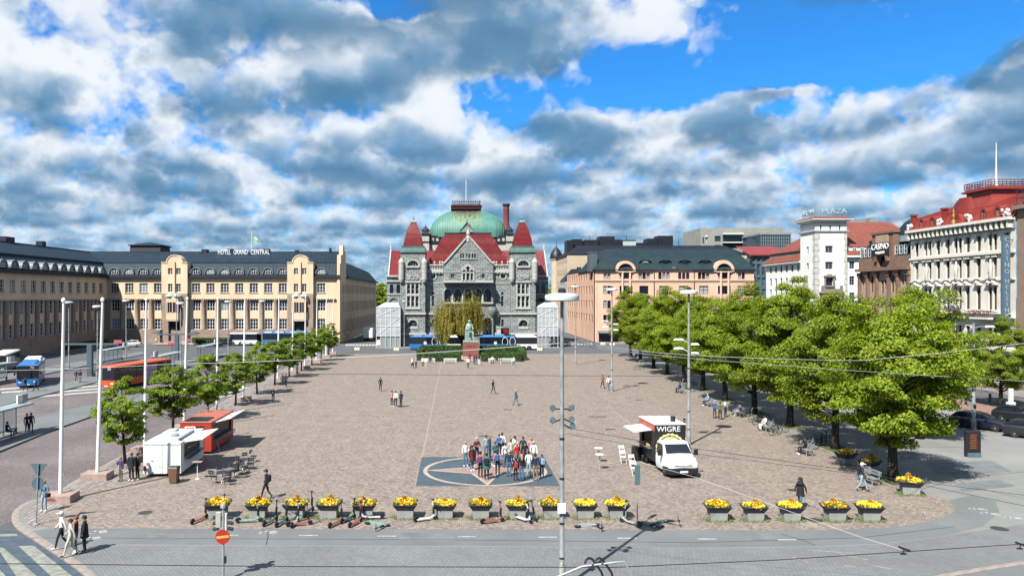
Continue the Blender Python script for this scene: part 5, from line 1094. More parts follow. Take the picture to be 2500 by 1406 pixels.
def casino():
 X1 = 72.0; fc = Fc(X1, 131.3, -90); W = 14.8; t = thing('casino_building', 'brown stone casino house with a keyhole arch gable and blue-black mansards', 'building', (X1, 124, 0))
 zc = 16.0; hs, ws = [], []
 bays = [1.4, 4.2, 10.2, 13.0]
 for u in bays:
  for z0, z1 in ((12.4, 15.2), (7.6, 10.6), (3.5, 6)):
   for du in (-.8, .1): r = (u + du, z0, u + du + .72, z1); hs.append(rect(*r)); ws.append(r)
 for z0, z1 in ((12.2, 14.4), (7.6, 10.6), (3.5, 6)):
  for du in (-.8, .1): r = (7.3 + du, z0, 7.3 + du + .72, z1); hs.append(rect(*r)); ws.append(r)
 b = MB(); pierced(b, fc, rect(0, 0, W, zc), hs, .3, -.2); w = b.build('wall', m_cwall, t)
 for r in ws: window(fc, w, *r, .22, m_glassb, m_wstone, 'rect', 1, 2, .06, d=-.2)
 b = MB()
 for u in (.25, 2.8, 5.55, 9.05, 11.6, 14.5): fc.box(b, u - .27, u + .27, 0, zc - .9, -.19, .25); fc.box(b, u - .4, u + .4, zc - .9, zc - .2, -.19, .35)
 fc.box(b, -.1, W + .1, zc, zc + .5, -.5, .7)
 hole = arch(5.9, zc + .52, 8.7, 19.0, 10)
 pierced(b, fc, [(0, zc + .5), (W, zc + .5), (W, 18.3), (10.4, 18.3), (10.4, 22.2), (4.2, 22.2), (4.2, 18.3), (0, 18.3)], [hole], .6, .05)
 for s_ in (0, 1): uu = (4.2, 10.4)[s_]; b.add([fc.P(uu, 18, .05), fc.P(uu, 18, -3), fc.P(uu, 22.2, -3), fc.P(uu, 22.2, .05)], [(0, 1, 2, 3)])
 fc.box(b, 4.0, 10.6, 22.2, 22.6, -3, .3)
 for i in range(12):
  a0, a1 = math.pi * i / 12, math.pi * (i + 1) / 12; fc.prism(b, [(7.3 + r * math.cos(a), 17.6 + r * math.sin(a)) for r, a in ((1.42, a0), (2.1, a0), (2.1, a1), (1.42, a1))], .052, .4)
 b.build('stone_front', m_cstone, t)
 b = MB(); fc.box(b, 5.5, 9.1, 20.3, 22.0, .055, .2); b.build('gable_panel', m_cwall, t)
 b = MB(); fc.box(b, 6.0, 8.6, zc + .6, 17.0, -.5, -.4); fc.prism(b, arch(5.95, 17.0, 8.65, 18.9, 10), -.55, -.45); b.build('arch_glazing', m_glass, t)
 for u0, u1 in ((.3, 4.1), (10.5, 14.5)):
  seam_roof('mansard', t, fc, u0, u1, -.2, 18.3, -1.8, 21.3, m_mansard2, .6); b = MB(); fc.box(b, u0, u1, 21.2, 21.5, -2.2, -1.6); b.build('roof_edge', m_gutter, t)
  for k in range(3): window(fc, t, u0 + .3 + 1.2 * k, 18.5, u0 + 1.15 + 1.2 * k, 20.0, 0, m_blueglass, m_white, 'rect', 1, 2, .08, d=-.02)
 b = MB(); b.lathe([(3.1, 21.6), (3.05, 22.2), (2.8, 23), (2.2, 23.8), (1.4, 24.3), (.4, 24.5)], 16, tuple(fc.P(11.2, 0, -3.8))); dm = b.build('domed_roof', m_mansard2, t, smooth=True)
 b = MB(); b.lathe([(3.15, 20.6), (3.15, 21.6)], 16, tuple(fc.P(11.2, 0, -3.8))); b.build('dome_drum', m_bluelead, t)
 m_l = mat('casino_letters', (.9, .9, .88), .5, .02)
 c = fc.P(7.3, 20.0, .48) - woff(t)
 b = MB(); fc.box(b, 4.9, 9.7, 18.6, 20.7, .41, .46); b.build('sign_board', m_gutter, t)
 text('sign_lettering', 'CASINO', 1.45, m_l, t, fc.P(7.3, 20.0, .5) - woff(t), (rad(90), 0, rad(-90)), .05, sx=.95); text('sign_lettering', 'HELSINKI', .62, m_l, t, fc.P(7.3, 19.0, .5) - woff(t), (rad(90), 0, rad(-90)), .04)
casino()
m_fwall = mat('cream_stucco', (.70, .68, .61), .85, .08, .8, .15)
m_fred = mat('red_sheet_mansard', (.30, .045, .035), .45, .18, .7, .05)
m_fgrey = mat('blue_grey_frieze', (.30, .36, .38), .8, .25, 2.5, .3)
m_gold = mat('gilt', (.45, .22, .07), .5, .5, 3, metal=.3)
def fennia():
 X1 = 72.0; fc = Fc(X1, 116.4, -90); W = 21.8
 t = thing('ornate_white_building', 'ornate cream stucco house with statues, red mansard and railed dome', 'building', (X1, 105, 0))
 cu = lambda px: 116.4 - X1 * F / (px - PX)
 zx = lambda x: 1850 + x / 3.195
 hs, ws = [], []
 cols = [(1240, 0), (1310, 1), (1342, 1), (1407, 0), (1482, 0), (1545, 1), (1577, 1), (1637, 0), (1722, 0), (1812, 1), (1850, 1), (1942, 0)]
 for x, p in cols:
  u = cu(zx(x)); w = .36 if p else .44
  for z0, z1, k in ((17.9, 20.0, 'rect'), (14.3, 16.9, 'rect'), (9.9, 13.1, 'arch'), (5.4, 7.6, 'rect'), (.6, 4.0, 'arch')):
   r = (u - w, z0, u + w, z1); hs.append(rect(*r) if k == 'rect' else arch(*r)); ws.append((r, k))
 b = MB(); pierced(b, fc, rect(0, 0, W, 21.6), hs, .4); w = b.build('wall', m_fwall, t)
 for r, k in ws: window(fc, w, *r, .3, m_glass, m_wstone, k, 2, 2, .06)
 b = MB()
 for z, h, d in ((17.35, .28, .3), (13.85, .2, .2), (8.9, .5, .55), (9.4, .12, .8), (4.6, .4, .4)): fc.box(b, 0, W, z, z + h, .003, d)
 fc.box(b, 0, W, 21.6, 22.0, -.5, .95)
 for x, p in cols:                                                     # hoods, aprons, pediments
  u = cu(zx(x))
  fc.prism(b, [(u - .72, 13.25), (u + .72, 13.25), (u + .5, 13.5), (u, 13.82), (u - .5, 13.5)], .003, .38); fc.box(b, u - .55, u + .55, 16.95, 17.1, .003, .28); fc.box(b, u - .55, u + .55, 14.05, 14.25, .003, .3); fc.box(b, u - .6, u + .6, 20.1, 20.22, .003, .2); fc.box(b, u - .55, u + .55, 9.65, 9.85, .003, .28)
 n = 22
 for k in range(n):
  u = .5 + (W - 1) * k / (n - 1); fc.prism(b, [(u - .16, 20.6), (u + .16, 20.6), (u + .16, 21.55), (u - .16, 21.55)], .003, .75)
 b.build('stucco_trim', m_fwall, w)
 b = MB(); fc.box(b, 0, W, 20.45, 21.55, .004, .16)
 b.build('frieze', m_fgrey, w)
 b = MB()                                                              # caryatids, busts and swags
 for x in (1330, 1562, 1832):
  u = cu(zx(x)); b.lathe([(.1, 14.0), (.28, 14.3), (.22, 15.3), (.3, 15.9), (.12, 16.3), (.17, 16.5), (.05, 16.75)], 8, tuple(fc.P(u, 0, .28)))
 for x, p in cols:
  u = cu(zx(x))
  for k in range(4): b.lathe([(.03, -.1), (.13, 0), (.03, .12)], 6, tuple(fc.P(u - .35 + .23 * k, 17.2 - .12 * math.sin(math.pi * k / 3), .1)))
  b.lathe([(.05, -.2), (.2, 0), (.05, .25)], 6, tuple(fc.P(u, 13.6, .4)))
 b.build('carved_figures', mat('pale_stone', (.68, .68, .64), .8, .15, 3), w, smooth=True)
 for x0, x1, z in ((1490, 1620, 11.6), (1590, 1650, 8.9), (1720, 1870, 8.9)):
  u0, u1 = cu(zx(x0)), cu(zx(x1)); b = MB(); fc.box(b, u0, u1, z - .25, z, .56, 1.3); bl = b.build('balcony', m_fwall, t)
  b = MB()
  for k in range(12): uu = u0 + (u1 - u0) * k / 11; b.tube([fc.P(uu, z, 1.25), fc.P(uu, z + .9, 1.25)], .025, 4)
  for zz in (.05, .9): b.tube([fc.P(u0, z + zz, .6), fc.P(u0, z + zz, 1.25), fc.P(u1, z + zz, 1.25), fc.P(u1, z + zz, .6)], .03, 4)
  b.build('railing', m_darkmetal, bl)
  b = MB()
  for k in range(60): p = fc.P(R_.uniform(u0, u1), z + R_.uniform(.35, .95), R_.uniform(1.15, 1.4)); b.lathe([(.02, -.08), (.1, 0), (.02, .09)], 5, tuple(p))
  b.build('window_box_flowers', mat('balcony_greens', (.07, .14, .04), .8, .3, 3.0, c2=(.42, .05, .08)), bl)['kind'] = 'stuff'
 seam_roof('mansard', t, fc, -.2, W + .2, .5, 22.0, -.9, 23.9, m_fred, .55); seam_roof('upper_roof', t, fc, -.2, W + .2, -.9, 23.92, -6.5, 25.9, m_fred, .55, 2.5, 0)
 b = MB(); b.add([fc.P(-.2, 22, .5), fc.P(-.2, 22, -12), fc.P(2.3, 25.9, -6.5), fc.P(-.2, 23.9, -.9)], [(0, 1, 2, 3)]); b.build('roof_end', m_fred, t)
 for x in (1292, 1375, 1778, 1890):
  u = cu(zx(x)); b = MB(); n = 8
  pr_ = [(u + .6, 22.1), (u + .6, 23.1)] + [(u + .6 * math.cos(math.pi * i / n), 23.1 + .6 * math.sin(math.pi * i / n)) for i in range(1, n)] + [(u - .6, 23.1), (u - .6, 22.1)]
  pierced(b, fc, pr_, [arch(u - .34, 22.2, u + .34, 23.4)], .3, .35); m = len(pr_); b.add([fc.P(a, c, .35) for a, c in pr_] + [fc.P(a, c, -2) for a, c in pr_], [(i, (i + 1) % m, m + (i + 1) % m, m + i) for i in range(m)]); dm = b.build('dormer', m_fred, t)
  window(fc, dm, u - .34, 22.2, u + .34, 23.4, .2, m_glass, m_wstone, 'arch', 2, 2, .06, d=.35)
 b = MB()
 for x, h in ((1213, 2.9), (1452, 3.1), (1300, 0)):
  if h: u = cu(zx(x)); fc.box(b, u - .28, u + .28, 22.3, 22.3 + h - 1.0, -.4, .2); fc.box(b, u - .4, u + .4, 21.3 + h, 21.6 + h, -.5, .3)
 u = cu(zx(1448)); fc.box(b, u - .75, u + .75, 24.5, 26.6, -6, -4.4); fc.box(b, u - .85, u + .85, 26.6, 26.85, -6.1, -4.3)
 b.build('roof_chimneys', m_fred, t)
 u = cu(zx(1560)); b = MB(); b.lathe([(.3, 21.9), (.42, 22.2), (.3, 22.5), (.15, 22.7), (.26, 23.0), (.28, 23.2), (.12, 23.5), (.18, 23.8), (.12, 24.0), (.03, 24.4)], 10, tuple(fc.P(u, 0, .6))); b.build('gilded_finial', m_gold, t, smooth=True)
 b = MB(); fc.prism(b, arch(u - 1.2, 22.05, u + 1.2, 23.5, 10), -.5, .4); b.build('roof_cartouche', m_fred, t)
 for x in (1205, 1440, 1670, 1965):
  u = cu(zx(x)); b = MB()
  for k in range(16): b.lathe([(.03, -.22), (.17, -.08), (.19, .1), (.03, .26)], 7, tuple(fc.P(u + R_.uniform(-.55, .55), 22.2 + R_.uniform(0, .75), .35 + R_.uniform(-.2, .3))))
  b.build('roof_sculpture', m_white, t, smooth=True)
 c = Vector((77.2, 105.1, 0)); u = 0; b = MB()
 rings = [(4.6, 22.6), (4.1, 23.6), (3.4, 24.6), (2.8, 25.4), (2.5, 25.9)]
 b.add([(c.x + a * w_, c.y + d * w_, z) for w_, z in rings for a, d in ((-1, -1), (1, -1), (1, 1), (-1, 1))], [(4 * i + j, 4 * i + (j + 1) % 4, 4 * i + 4 + (j + 1) % 4, 4 * i + 4 + j) for i in range(4) for j in range(4)]); dm = b.build('square_dome', m_fred, t)
 b = MB(); b.frus(c.x, c.y, 25.9, 5.0, 5.0, 26.6, 5.0, 5.0); b.frus(c.x, c.y, 26.6, 5.9, 5.9, 26.85, 5.9, 5.9); b.frus(c.x, c.y, 26.85, 5.4, 5.4, 27.1, 5.3, 5.3); b.build('dome_crown', m_fred, t)
 b = MB()
 for k in range(11):
  for a, d in (((-1 + .2 * k), -1), (-1, (-1 + .2 * k)), ((-1 + .2 * k), 1)): b.tube([(c.x + a * 2.7, c.y + d * 2.7, 27.1), (c.x + a * 2.7, c.y + d * 2.7, 28.0)], .05, 4)
 for z in (27.3, 27.6, 27.95): b.tube([(c.x + a * 2.7, c.y + d * 2.7, z) for a, d in ((-1, -1), (1, -1), (1, 1), (-1, 1), (-1, -1))], .05, 4)
 for k in range(10): b.tube([(c.x - 2.7, c.y - 2.7 + .54 * k, 27.3), (c.x - 2.7, c.y - 2.16 + .54 * k, 27.95)], .04, 4)
 b.build('dome_railing', mat('oxblood_iron', (.13, .025, .03), .6, .2), t)
 b = MB(); b.tube([c + Vector((0, 0, 27)), c + Vector((0, 0, 28.6)), c + Vector((0, 0, 33.6))], [.28, .13, .04], 8); b.build('mast', m_white, t)
 b = MB();
 for k in range(12):                                                  # fish-scale quarter dome on the square side
  z0 = 22.6 + .27 * k; r = 2.6 * math.cos(math.asin(min(1, k / 12.5))); fc.prism(b, [(u - 1.6 + r * math.cos(math.pi * i / 10), r * math.sin(math.pi * i / 10)) for i in range(11)], 0, 0) if False else None
  vs = [(c.x - 3.6 - r * .55 * math.sin(math.pi * i / 12), c.y + 1.0 + r * math.cos(math.pi * i / 12), z) for z, e in ((z0, 1), (z0 + .28, 1)) for i in range(13)]
  b.add(vs, [(i, i + 1, 14 + i, 13 + i) for i in range(12)])
 b.build('scale_bay', m_fred, dm)
 t2 = thing('brown_corner_house', 'brown plastered corner house beside the blue blade sign', 'building', (X1, 88, 0)); f2 = Fc(X1, 94.4, -90); hs, ws = [], []
 for k in range(3):
  for z0 in (3.4, 7.6, 11.2, 14.8, 18.4): r = (1.3 + 3.6 * k, z0, 2.7 + 3.6 * k, z0 + 2.3); hs.append(rect(*r)); ws.append(r)
 m_b2 = mat('brown_plaster', (.33, .24, .19), .9, .1, .6)
 b = MB(); pierced(b, f2, rect(0, 0, 14, 22.8), hs, .35); b.add([f2.P(0, 16, 0), f2.P(0, 16, -12), f2.P(0, 22.8, -12), f2.P(0, 22.8, 0)], [(0, 1, 2, 3)]); w2 = b.build('wall', m_b2, t2)
 for r in ws: window(f2, w2, *r, .3, m_glassb, m_darkmetal, 'rect', 2, 2, .08)
 b = MB(); f2.box(b, -.2, 14, 22.8, 23.3, -.5, .6); f2.box(b, 0, 14, 6.2, 6.6, .003, .5); b.build('cornice', m_b2, t2)
 b = MB()
 for k in range(14): b.tube([f2.P(.2 + k, 23.3, .2), f2.P(.2 + k, 25.2, .2)], .05, 4)
 for z in (24.2, 25.2): b.tube([f2.P(0, z, .2), f2.P(14, z, .2)], .05, 4)
 b.build('roof_railing', m_darkmetal, t2)
 p = fc.P(W - .15, 0, 0); b = MB(); b.box(71.85 - 1.25, 71.85 - .35, p.y + .1, p.y + .5, 8.0, 19.6)
 s = thing('blade_sign', 'tall blue-grey vertical blade sign with white letters on the corner of the ornate house', 'sign', (71.3, p.y + .3, 8.0)); b.build('panel', mat('blade_sign_blue', (.11, .20, .29), .5, .06), s)
 m_l = mat('blade_letters', (.45, .5, .52), .5, .02)
 for i, chh in enumerate('CASINO'): text('sign_letter', chh, .85, m_l, s, Vector((71.05, p.y + .08, 19.0 - i * .82)) - woff(s), (rad(90), 0, 0), .02)
 for i, chh in enumerate('HELSINKI'): text('sign_letter', chh, .78, m_l, s, Vector((71.05, p.y + .08, 13.6 - i * .74)) - woff(s), (rad(90), 0, 0), .02)
 b = MB()
 for z in (9, 14, 19): b.tube([(70.8, p.y + .3, z), (72.0, p.y + .3, z)], .05, 5)
 b.build('bracket', m_darkmetal, s)
fennia()
# ---------------------------------------------------------------- trees
def leafmat(name, c, c2, trans=.45):
 m = bpy.data.materials.new(name); nt, N, L, B = nodes_of(m)
 ge = N.new('ShaderNodeNewGeometry'); oi = N.new('ShaderNodeObjectInfo'); r = N.new('ShaderNodeValToRGB'); e = r.color_ramp.elements
 e[0].color = tuple(c) + (1,); e[1].color = tuple(c2) + (1,); e[0].position = .1; e[1].position = .95
 L.new(ge.outputs['Random Per Island'], r.inputs[0])
 hs = N.new('ShaderNodeHueSaturation'); mr = N.new('ShaderNodeMapRange'); mr.inputs[3].default_value = .88; mr.inputs[4].default_value = 1.12; L.new(oi.outputs['Random'], mr.inputs[0]); L.new(mr.outputs[0], hs.inputs['Value']); L.new(r.outputs[0], hs.inputs['Color'])
 L.new(hs.outputs[0], B.inputs['Base Color']); B.inputs['Roughness'].default_value = .55; B.inputs['Specular IOR Level'].default_value = .3
 tr = N.new('ShaderNodeBsdfTranslucent'); hs2 = N.new('ShaderNodeHueSaturation'); hs2.inputs['Saturation'].default_value = 1.15; hs2.inputs['Value'].default_value = 1.3; L.new(hs.outputs[0], hs2.inputs['Color']); L.new(hs2.outputs[0], tr.inputs[0])
 mx = N.new('ShaderNodeMixShader'); mx.inputs[0].default_value = trans; L.new(B.outputs[0], mx.inputs[1]); L.new(tr.outputs[0], mx.inputs[2]); L.new(mx.outputs[0], N['Material Output'].inputs[0])
 return m
m_leaf = leafmat('linden_leaves', (.075, .135, .006), (.275, .335, .024))
m_leaf2 = leafmat('young_linden_leaves', (.070, .140, .010), (.245, .325, .030))
m_willow = leafmat('willow_leaves', (.13, .125, .018), (.32, .27, .055))
m_bark = mat('dark_bark', (.050, .042, .040), .95, .3, 3, .8, bscale=9)
def leaves_mesh(name, pts, nrm, size, rng, aspect=.62, m_=None):
 """one folded leaf blade per point"""
 n = len(pts); pts = np.asarray(pts, float); d = rng.normal(size=(n, 3)); d /= np.linalg.norm(d, axis=1)[:, None]
 nn = np.asarray(nrm, float) + rng.normal(scale=.55, size=(n, 3)); nn /= np.linalg.norm(nn, axis=1)[:, None]
 a = np.cross(nn, d); a /= (np.linalg.norm(a, axis=1)[:, None] + 1e-9); b = np.cross(nn, a)
 s = (size * rng.uniform(.6, 1.35, n))[:, None]
 v = np.empty((n, 4, 3)); v[:, 0] = pts - a * s * .5; v[:, 1] = pts + b * s * aspect * .5 + nn * s * .08; v[:, 2] = pts + a * s * .5; v[:, 3] = pts - b * s * aspect * .5 + nn * s * .08
 me = bpy.data.meshes.new(name); me.vertices.add(n * 4); me.vertices.foreach_set('co', v.reshape(-1))
 me.loops.add(n * 4); me.loops.foreach_set('vertex_index', np.arange(n * 4, dtype=np.int32)); me.polygons.add(n); me.polygons.foreach_set('loop_start', np.arange(0, n * 4, 4, dtype=np.int32))
 try: me.polygons.foreach_set('loop_total', np.full(n, 4, dtype=np.int32))
 except Exception: pass
 me.materials.append(m_); me.update(); me.validate(); return me
def make_tree(seed, H, R, base, nclump, nleaf, size, trunk_r, shape='linden', m_=None, gaps=.0):
 """returns (trunk mesh, crown mesh): tapered trunk with limbs, leaf sprays clustered on twig ends"""
 rng = np.random.default_rng(seed); rr = random.Random(seed)
 b = MB(); lean = Vector((rr.uniform(-.2, .2), rr.uniform(-.2, .2), 0))
 axis = [Vector((0, 0, 0)), Vector((0, 0, base * .5)) + lean * .2, Vector((0, 0, base)) + lean * .4, Vector((0, 0, base + (H - base) * .45)) + lean, Vector((0, 0, H * .93)) + lean * 1.2]
 b.tube(axis, [trunk_r * 1.25, trunk_r, trunk_r * .9, trunk_r * .5, trunk_r * .1], 9)
 clumps = []; cz = (H + base) / 2; hz = (H - base) / 2
 tries = 0
 while len(clumps) < nclump and tries < 6000:
  tries += 1
  d = rng.normal(size=3); d /= np.linalg.norm(d); f = rng.uniform(.30, 1.0) ** .5
  p = np.array([d[0] * R * f, d[1] * R * f, cz + d[2] * hz * f])
  t = (p[2] - base) / (H - base)
  lim = R * (np.interp(t, [0, .12, .35, .6, .85, 1.0], [.55, .9, 1.0, .86, .5, .12]))
  if math.hypot(p[0], p[1]) > lim * rng.uniform(.85, 1.12): continue
  if any((p[0] - c[0]) ** 2 + (p[1] - c[1]) ** 2 + ((p[2] - c[2]) * 1.5) ** 2 < (R * (.165 if nclump > 60 else .21)) ** 2 for c in clumps): continue
  clumps.append(p)
 for c in clumps[:44]:
  z0 = min(max(base * .9, c[2] - R * .55 * rr.uniform(.6, 1.1)), H * .8); s = Vector((lean.x * .5, lean.y * .5, z0)); e = Vector(c); m2 = s.lerp(e, .55) + Vector((0, 0, -.12 * R * .3))
  b.tube([s, m2, e], [trunk_r * .26, trunk_r * .15, trunk_r * .04], 5, cap=False)
 me_t = bpy.data.meshes.new('trunk'); me_t.from_pydata(b.v, [], b.f); me_t.materials.append(m_bark); me_t.polygons.foreach_set('use_smooth', [True] * len(me_t.polygons))
 P, Nn = [], []
 per = nleaf // max(1, len(clumps))
 for c in clumps:
  k = int(per * rng.uniform(.6, 1.4)); r = R * rng.uniform(.13, .26)
  d = rng.normal(size=(k, 3)); d /= np.linalg.norm(d, axis=1)[:, None]; f = rng.uniform(.15, 1.0, k) ** .55
  q = d * f[:, None] * r * np.array([1.15, 1.15, .52]); q[:, 2] -= .22 * (q[:, 0] ** 2 + q[:, 1] ** 2) / r     # drooping flat sprays
  P.append(c + q); o = np.array([c[0], c[1], (c[2] - cz) * .6]); o /= (np.linalg.norm(o) + 1e-6)
  Nn.append(np.tile(o * .75 + np.array([0, 0, .65]), (k, 1)) + d * .4)
 me_c = leaves_mesh('crown', np.vstack(P), np.vstack(Nn), size, rng, .68, m_)
 return me_t, me_c
def plant_tree(name, label, cat, meshes, loc, rz, sc_=1.0, group=None, sz=None):
 t = thing(name, label, cat, loc, rz, group); t.scale = (sc_, sc_, sz or sc_)
 link('trunk', meshes[0], None, t); link('crown', meshes[1], None, t); return t
big = [make_tree(100 + i, 12.2 + .5 * i, 4.0 + .12 * i, 2.2, 130, 62000, .165, .28, m_=m_leaf) for i in range(4)]
small = [make_tree(200 + i, 5.9, 2.0, 1.5, 66, 19000, .125, .10, m_=m_leaf2) for i in range(4)]
row = [(46.9, 27.9), (56.6, 29.2), (66.2, 30.1), (73.5, 29.9), (82.6, 30.3), (91.5, 30.8), (100.3, 31.2), (109.8, 31.7), (119.0, 32.1), (131.0, 33.0), (142.5, 34.0)]
m_bed = mat('planting_bed_green', (.075, .10, .03), .95, .5, 4.0, .6)
for i, (Y, X) in enumerate(row):
 t = plant_tree('linden_tree', 'tall green linden, ' + ordn(i) + ' of the row counted from the advertising pillar', 'tree', big[i % 4], (X, Y, 0), 1.3 * i, [1.0, .97, 1.02, .95, 1.0, .96, .98, .96, .98, 1.0, 1.02][i] * 1.03, 'big lindens lining the square')
 bed = thing('tree_bed', 'low kerbed green bed round the trunk of the ' + ordn(i) + ' big linden', 'planting bed', (X, Y, 0), rad(3), 'kerbed beds of the big lindens')
 b = MB()
 for a in (-1, 1): b.box(-1.1, 1.1, a * 1.5 - .08, a * 1.5 + .08, .002, .14); b.box(a * 1.1 - .08, a * 1.1 + .08, -1.42, 1.42, .002, .139)
 b.build('kerb_edge', m_kerb, bed, world=False); b = MB(); b.box(-1.02, 1.02, -1.42, 1.42, .003, .09); b.build('soil', m_bed, bed, world=False)
for i, (X, Y, k, s_, lab) in enumerate(((38.5, 61, 1, 1.04, 'tall linden behind the row, rising in front of the ornate cream house'), (39.5, 84, 3, .95, 'linden of the rear row in front of the brown casino house'), (41.5, 110, 1, .9, 'linden of the rear row facing the store block'), (58.5, 79, 3, .72, 'street linden across the road beside the blue blade sign'), (56.3, 69.5, 0, .55, 'yellow-green street tree at the tram stop island'), (64, 98, 2, .66, 'street linden in front of the shops of the ornate house'))):
 plant_tree('linden_tree', lab, 'tree', big[k], (X, Y, 0), 2.1 * i + .4, s_)
for i in range(11):
 Y = 51.9 + 9.15 * i; X = -23.2 - .014 * (Y - 52)
 plant_tree('young_linden', 'small round linden by the flagpoles, ' + ordn(i) + ' counting from the white trailer', 'tree', small[i % 4], (X, Y, 0), 1.7 * i, [.98, 1.06, 1.05, .97, 1.0, 1.04, .98, 1.05, 1.0, 1.04, 1.1][i] * 1.06, 'young lindens along the bus road')
def willow():
 rng = np.random.default_rng(5); rr = random.Random(5); c = G(1128, 874); c = Vector((1.5, 150, 0))
 t = thing('willow_tree', 'old-gold weeping willow behind the bronze monument', 'tree', c); t.scale = (.97, .95, 1.0); b = MB()
 b.tube([(0, 0, 0), (.15, 0, 1.6), (.0, .1, 3.0)], [.55, .45, .42], 9); P, Nn = [], []
 limbs = []
 for k in range(26):
  a = 2 * math.pi * k / 26 + rr.uniform(-.3, .3); r = rr.uniform(1.2, 5.2); z = rr.uniform(7.6, 12.2) - r * .34
  e = Vector((r * math.cos(a) - .6, r * math.sin(a) * .9, z)); b.tube([(0, .1, 2.8), Vector((e.x * .35, e.y * .35, 4.6)), e * .8 + Vector((0, 0, 1.0)), e], [.24, .16, .08, .03], 6, cap=False); limbs.append(e)
 for e in limbs:
  for j in range(95):
   s = e * rr.uniform(.55, 1.06) + Vector((rr.gauss(0, .7), rr.gauss(0, .7), rr.gauss(.5, .7))); L_ = rr.uniform(1.4, 4.0) * (.6 + .5 * min(1, s.xy.length / 5)); n = int(L_ / .10)
   tt = np.linspace(0, 1, n)[:, None]; q = np.array(s) + tt * np.array([rr.gauss(0, .22) + .16 * s.x * .4, rr.gauss(0, .22) + .16 * s.y * .4, -L_]) + rng.normal(scale=.07, size=(n, 3)); q = q[q[:, 2] > (4.0 if s.x > -2.5 else 2.2)]
   P.append(q); Nn.append(np.tile(np.array([s.x * .2, s.y * .2, .45]), (len(q), 1)))
 b.build('trunk', m_bark, t, world=False, smooth=True); link('crown', leaves_mesh('crown', np.vstack(P), np.vstack(Nn), .30, rng, .42, m_willow), None, t)
willow()
far = make_tree(301, 16, 6.5, 3, 60, 7000, .7, .4, m_=m_leaf)
for i, (px, Y) in enumerate(((926, 300), (938, 312), (931, 330), (1352, 330))):
 p = A(px, 700, Y); plant_tree('park_tree', ['bushy dark park tree at the end of the street between hotel and theatre', 'second park tree behind the theatre at the end of the street', 'park tree farthest down the street beside the hotel', 'park tree at the end of the street right of the theatre'][i], 'tree', far, (p.x, Y, 0), i * 1.1, 1.0 + .1 * (i % 2))
fw_ = thing('ferris_wheel', 'distant pale ferris wheel above the trees between hotel and theatre', 'ferris wheel', ((936 - PX) * 640 / F, 640, 0)); b = MB()
n_ = 32; rim_ = [(10 * math.cos(2 * math.pi * i / n_), 0, 36 + 10 * math.sin(2 * math.pi * i / n_)) for i in range(n_ + 1)]
b.tube(rim_, .22, 5, cap=False)
for i in range(0, n_, 4): b.tube([(0, 0, 36), rim_[i]], .1, 4)
b.build('wheel', mat('wheel_pale', (.5, .55, .6), .6, .05), fw_, world=False); b = MB(); b.tube([(-6, 0, 0), (0, 0, 36), (6, 0, 0)], .4, 5); b.build('frame', MATS['wheel_pale'], fw_, world=False)
# ---------------------------------------------------------------- vehicles
m_tyre = mat('tyre_rubber', (.02, .02, .024), .85, .1)
m_rim = mat('alloy', (.45, .47, .5), .35, .1, metal=.6)
m_cglass = mat('car_glass', (.010, .016, .03), .05, 0, spec=.6)
m_blk = mat('black_plastic', (.018, .020, .028), .5, .1)
m_lamp = mat('lamp_glass', (.75, .78, .8), .15, .05)
m_red = mat('tail_lamp_red', (.35, .01, .012), .3, .05)
m_plate = mat('number_plate', (.8, .82, .84), .5, .02)
def paint(name, c, rough=.28): return mat(name, c, rough, .03, 1.0, spec=.5)
def wheel(parent, x, y, r, w, side):
 b = MB(); M = Matrix.Rotation(rad(90), 4, 'X')
 def disc(prof, mm):
  q = MB(); q.lathe(prof, 18); q.v = [tuple(Vector((x, y, r)) + Vector((vx, vz * side, vy))) for vx, vy, vz in q.v]; return q
 t = disc([(r * .6, -w / 2), (r * .95, -w / 2), (r, -w * .35), (r, w * .35), (r * .95, w / 2), (r * .62, w / 2)], 0).build('wheel', m_tyre, parent, world=False, smooth=True)
 disc([(r * .64, 0), (r * .64, w * .46), (r * .5, w * .40), (r * .2, w * .52), (.01, w * .53)], 0).build('rim', m_rim, t, world=False, smooth=True)
 return t
def loft(mb, secs):
 n = len(secs[0]); mb.add([p for s in secs for p in s], [(i * n + j, i * n + (j + 1) % n, (i + 1) * n + (j + 1) % n, (i + 1) * n + j) for i in range(len(secs) - 1) for j in range(n)] + [tuple(range(n - 1, -1, -1)), tuple((len(secs) - 1) * n + j for j in range(n))])
def sec(x, w, z0, z1, r=.12, crown=.03): return [(x, -w + r * .6, z0), (x, -w, z0 + r), (x, -w, z1 - r), (x, -w + r, z1), (x, 0, z1 + crown), (x, w - r, z1), (x, w, z1 - r), (x, w, z0 + r), (x, w - r * .6, z0)]
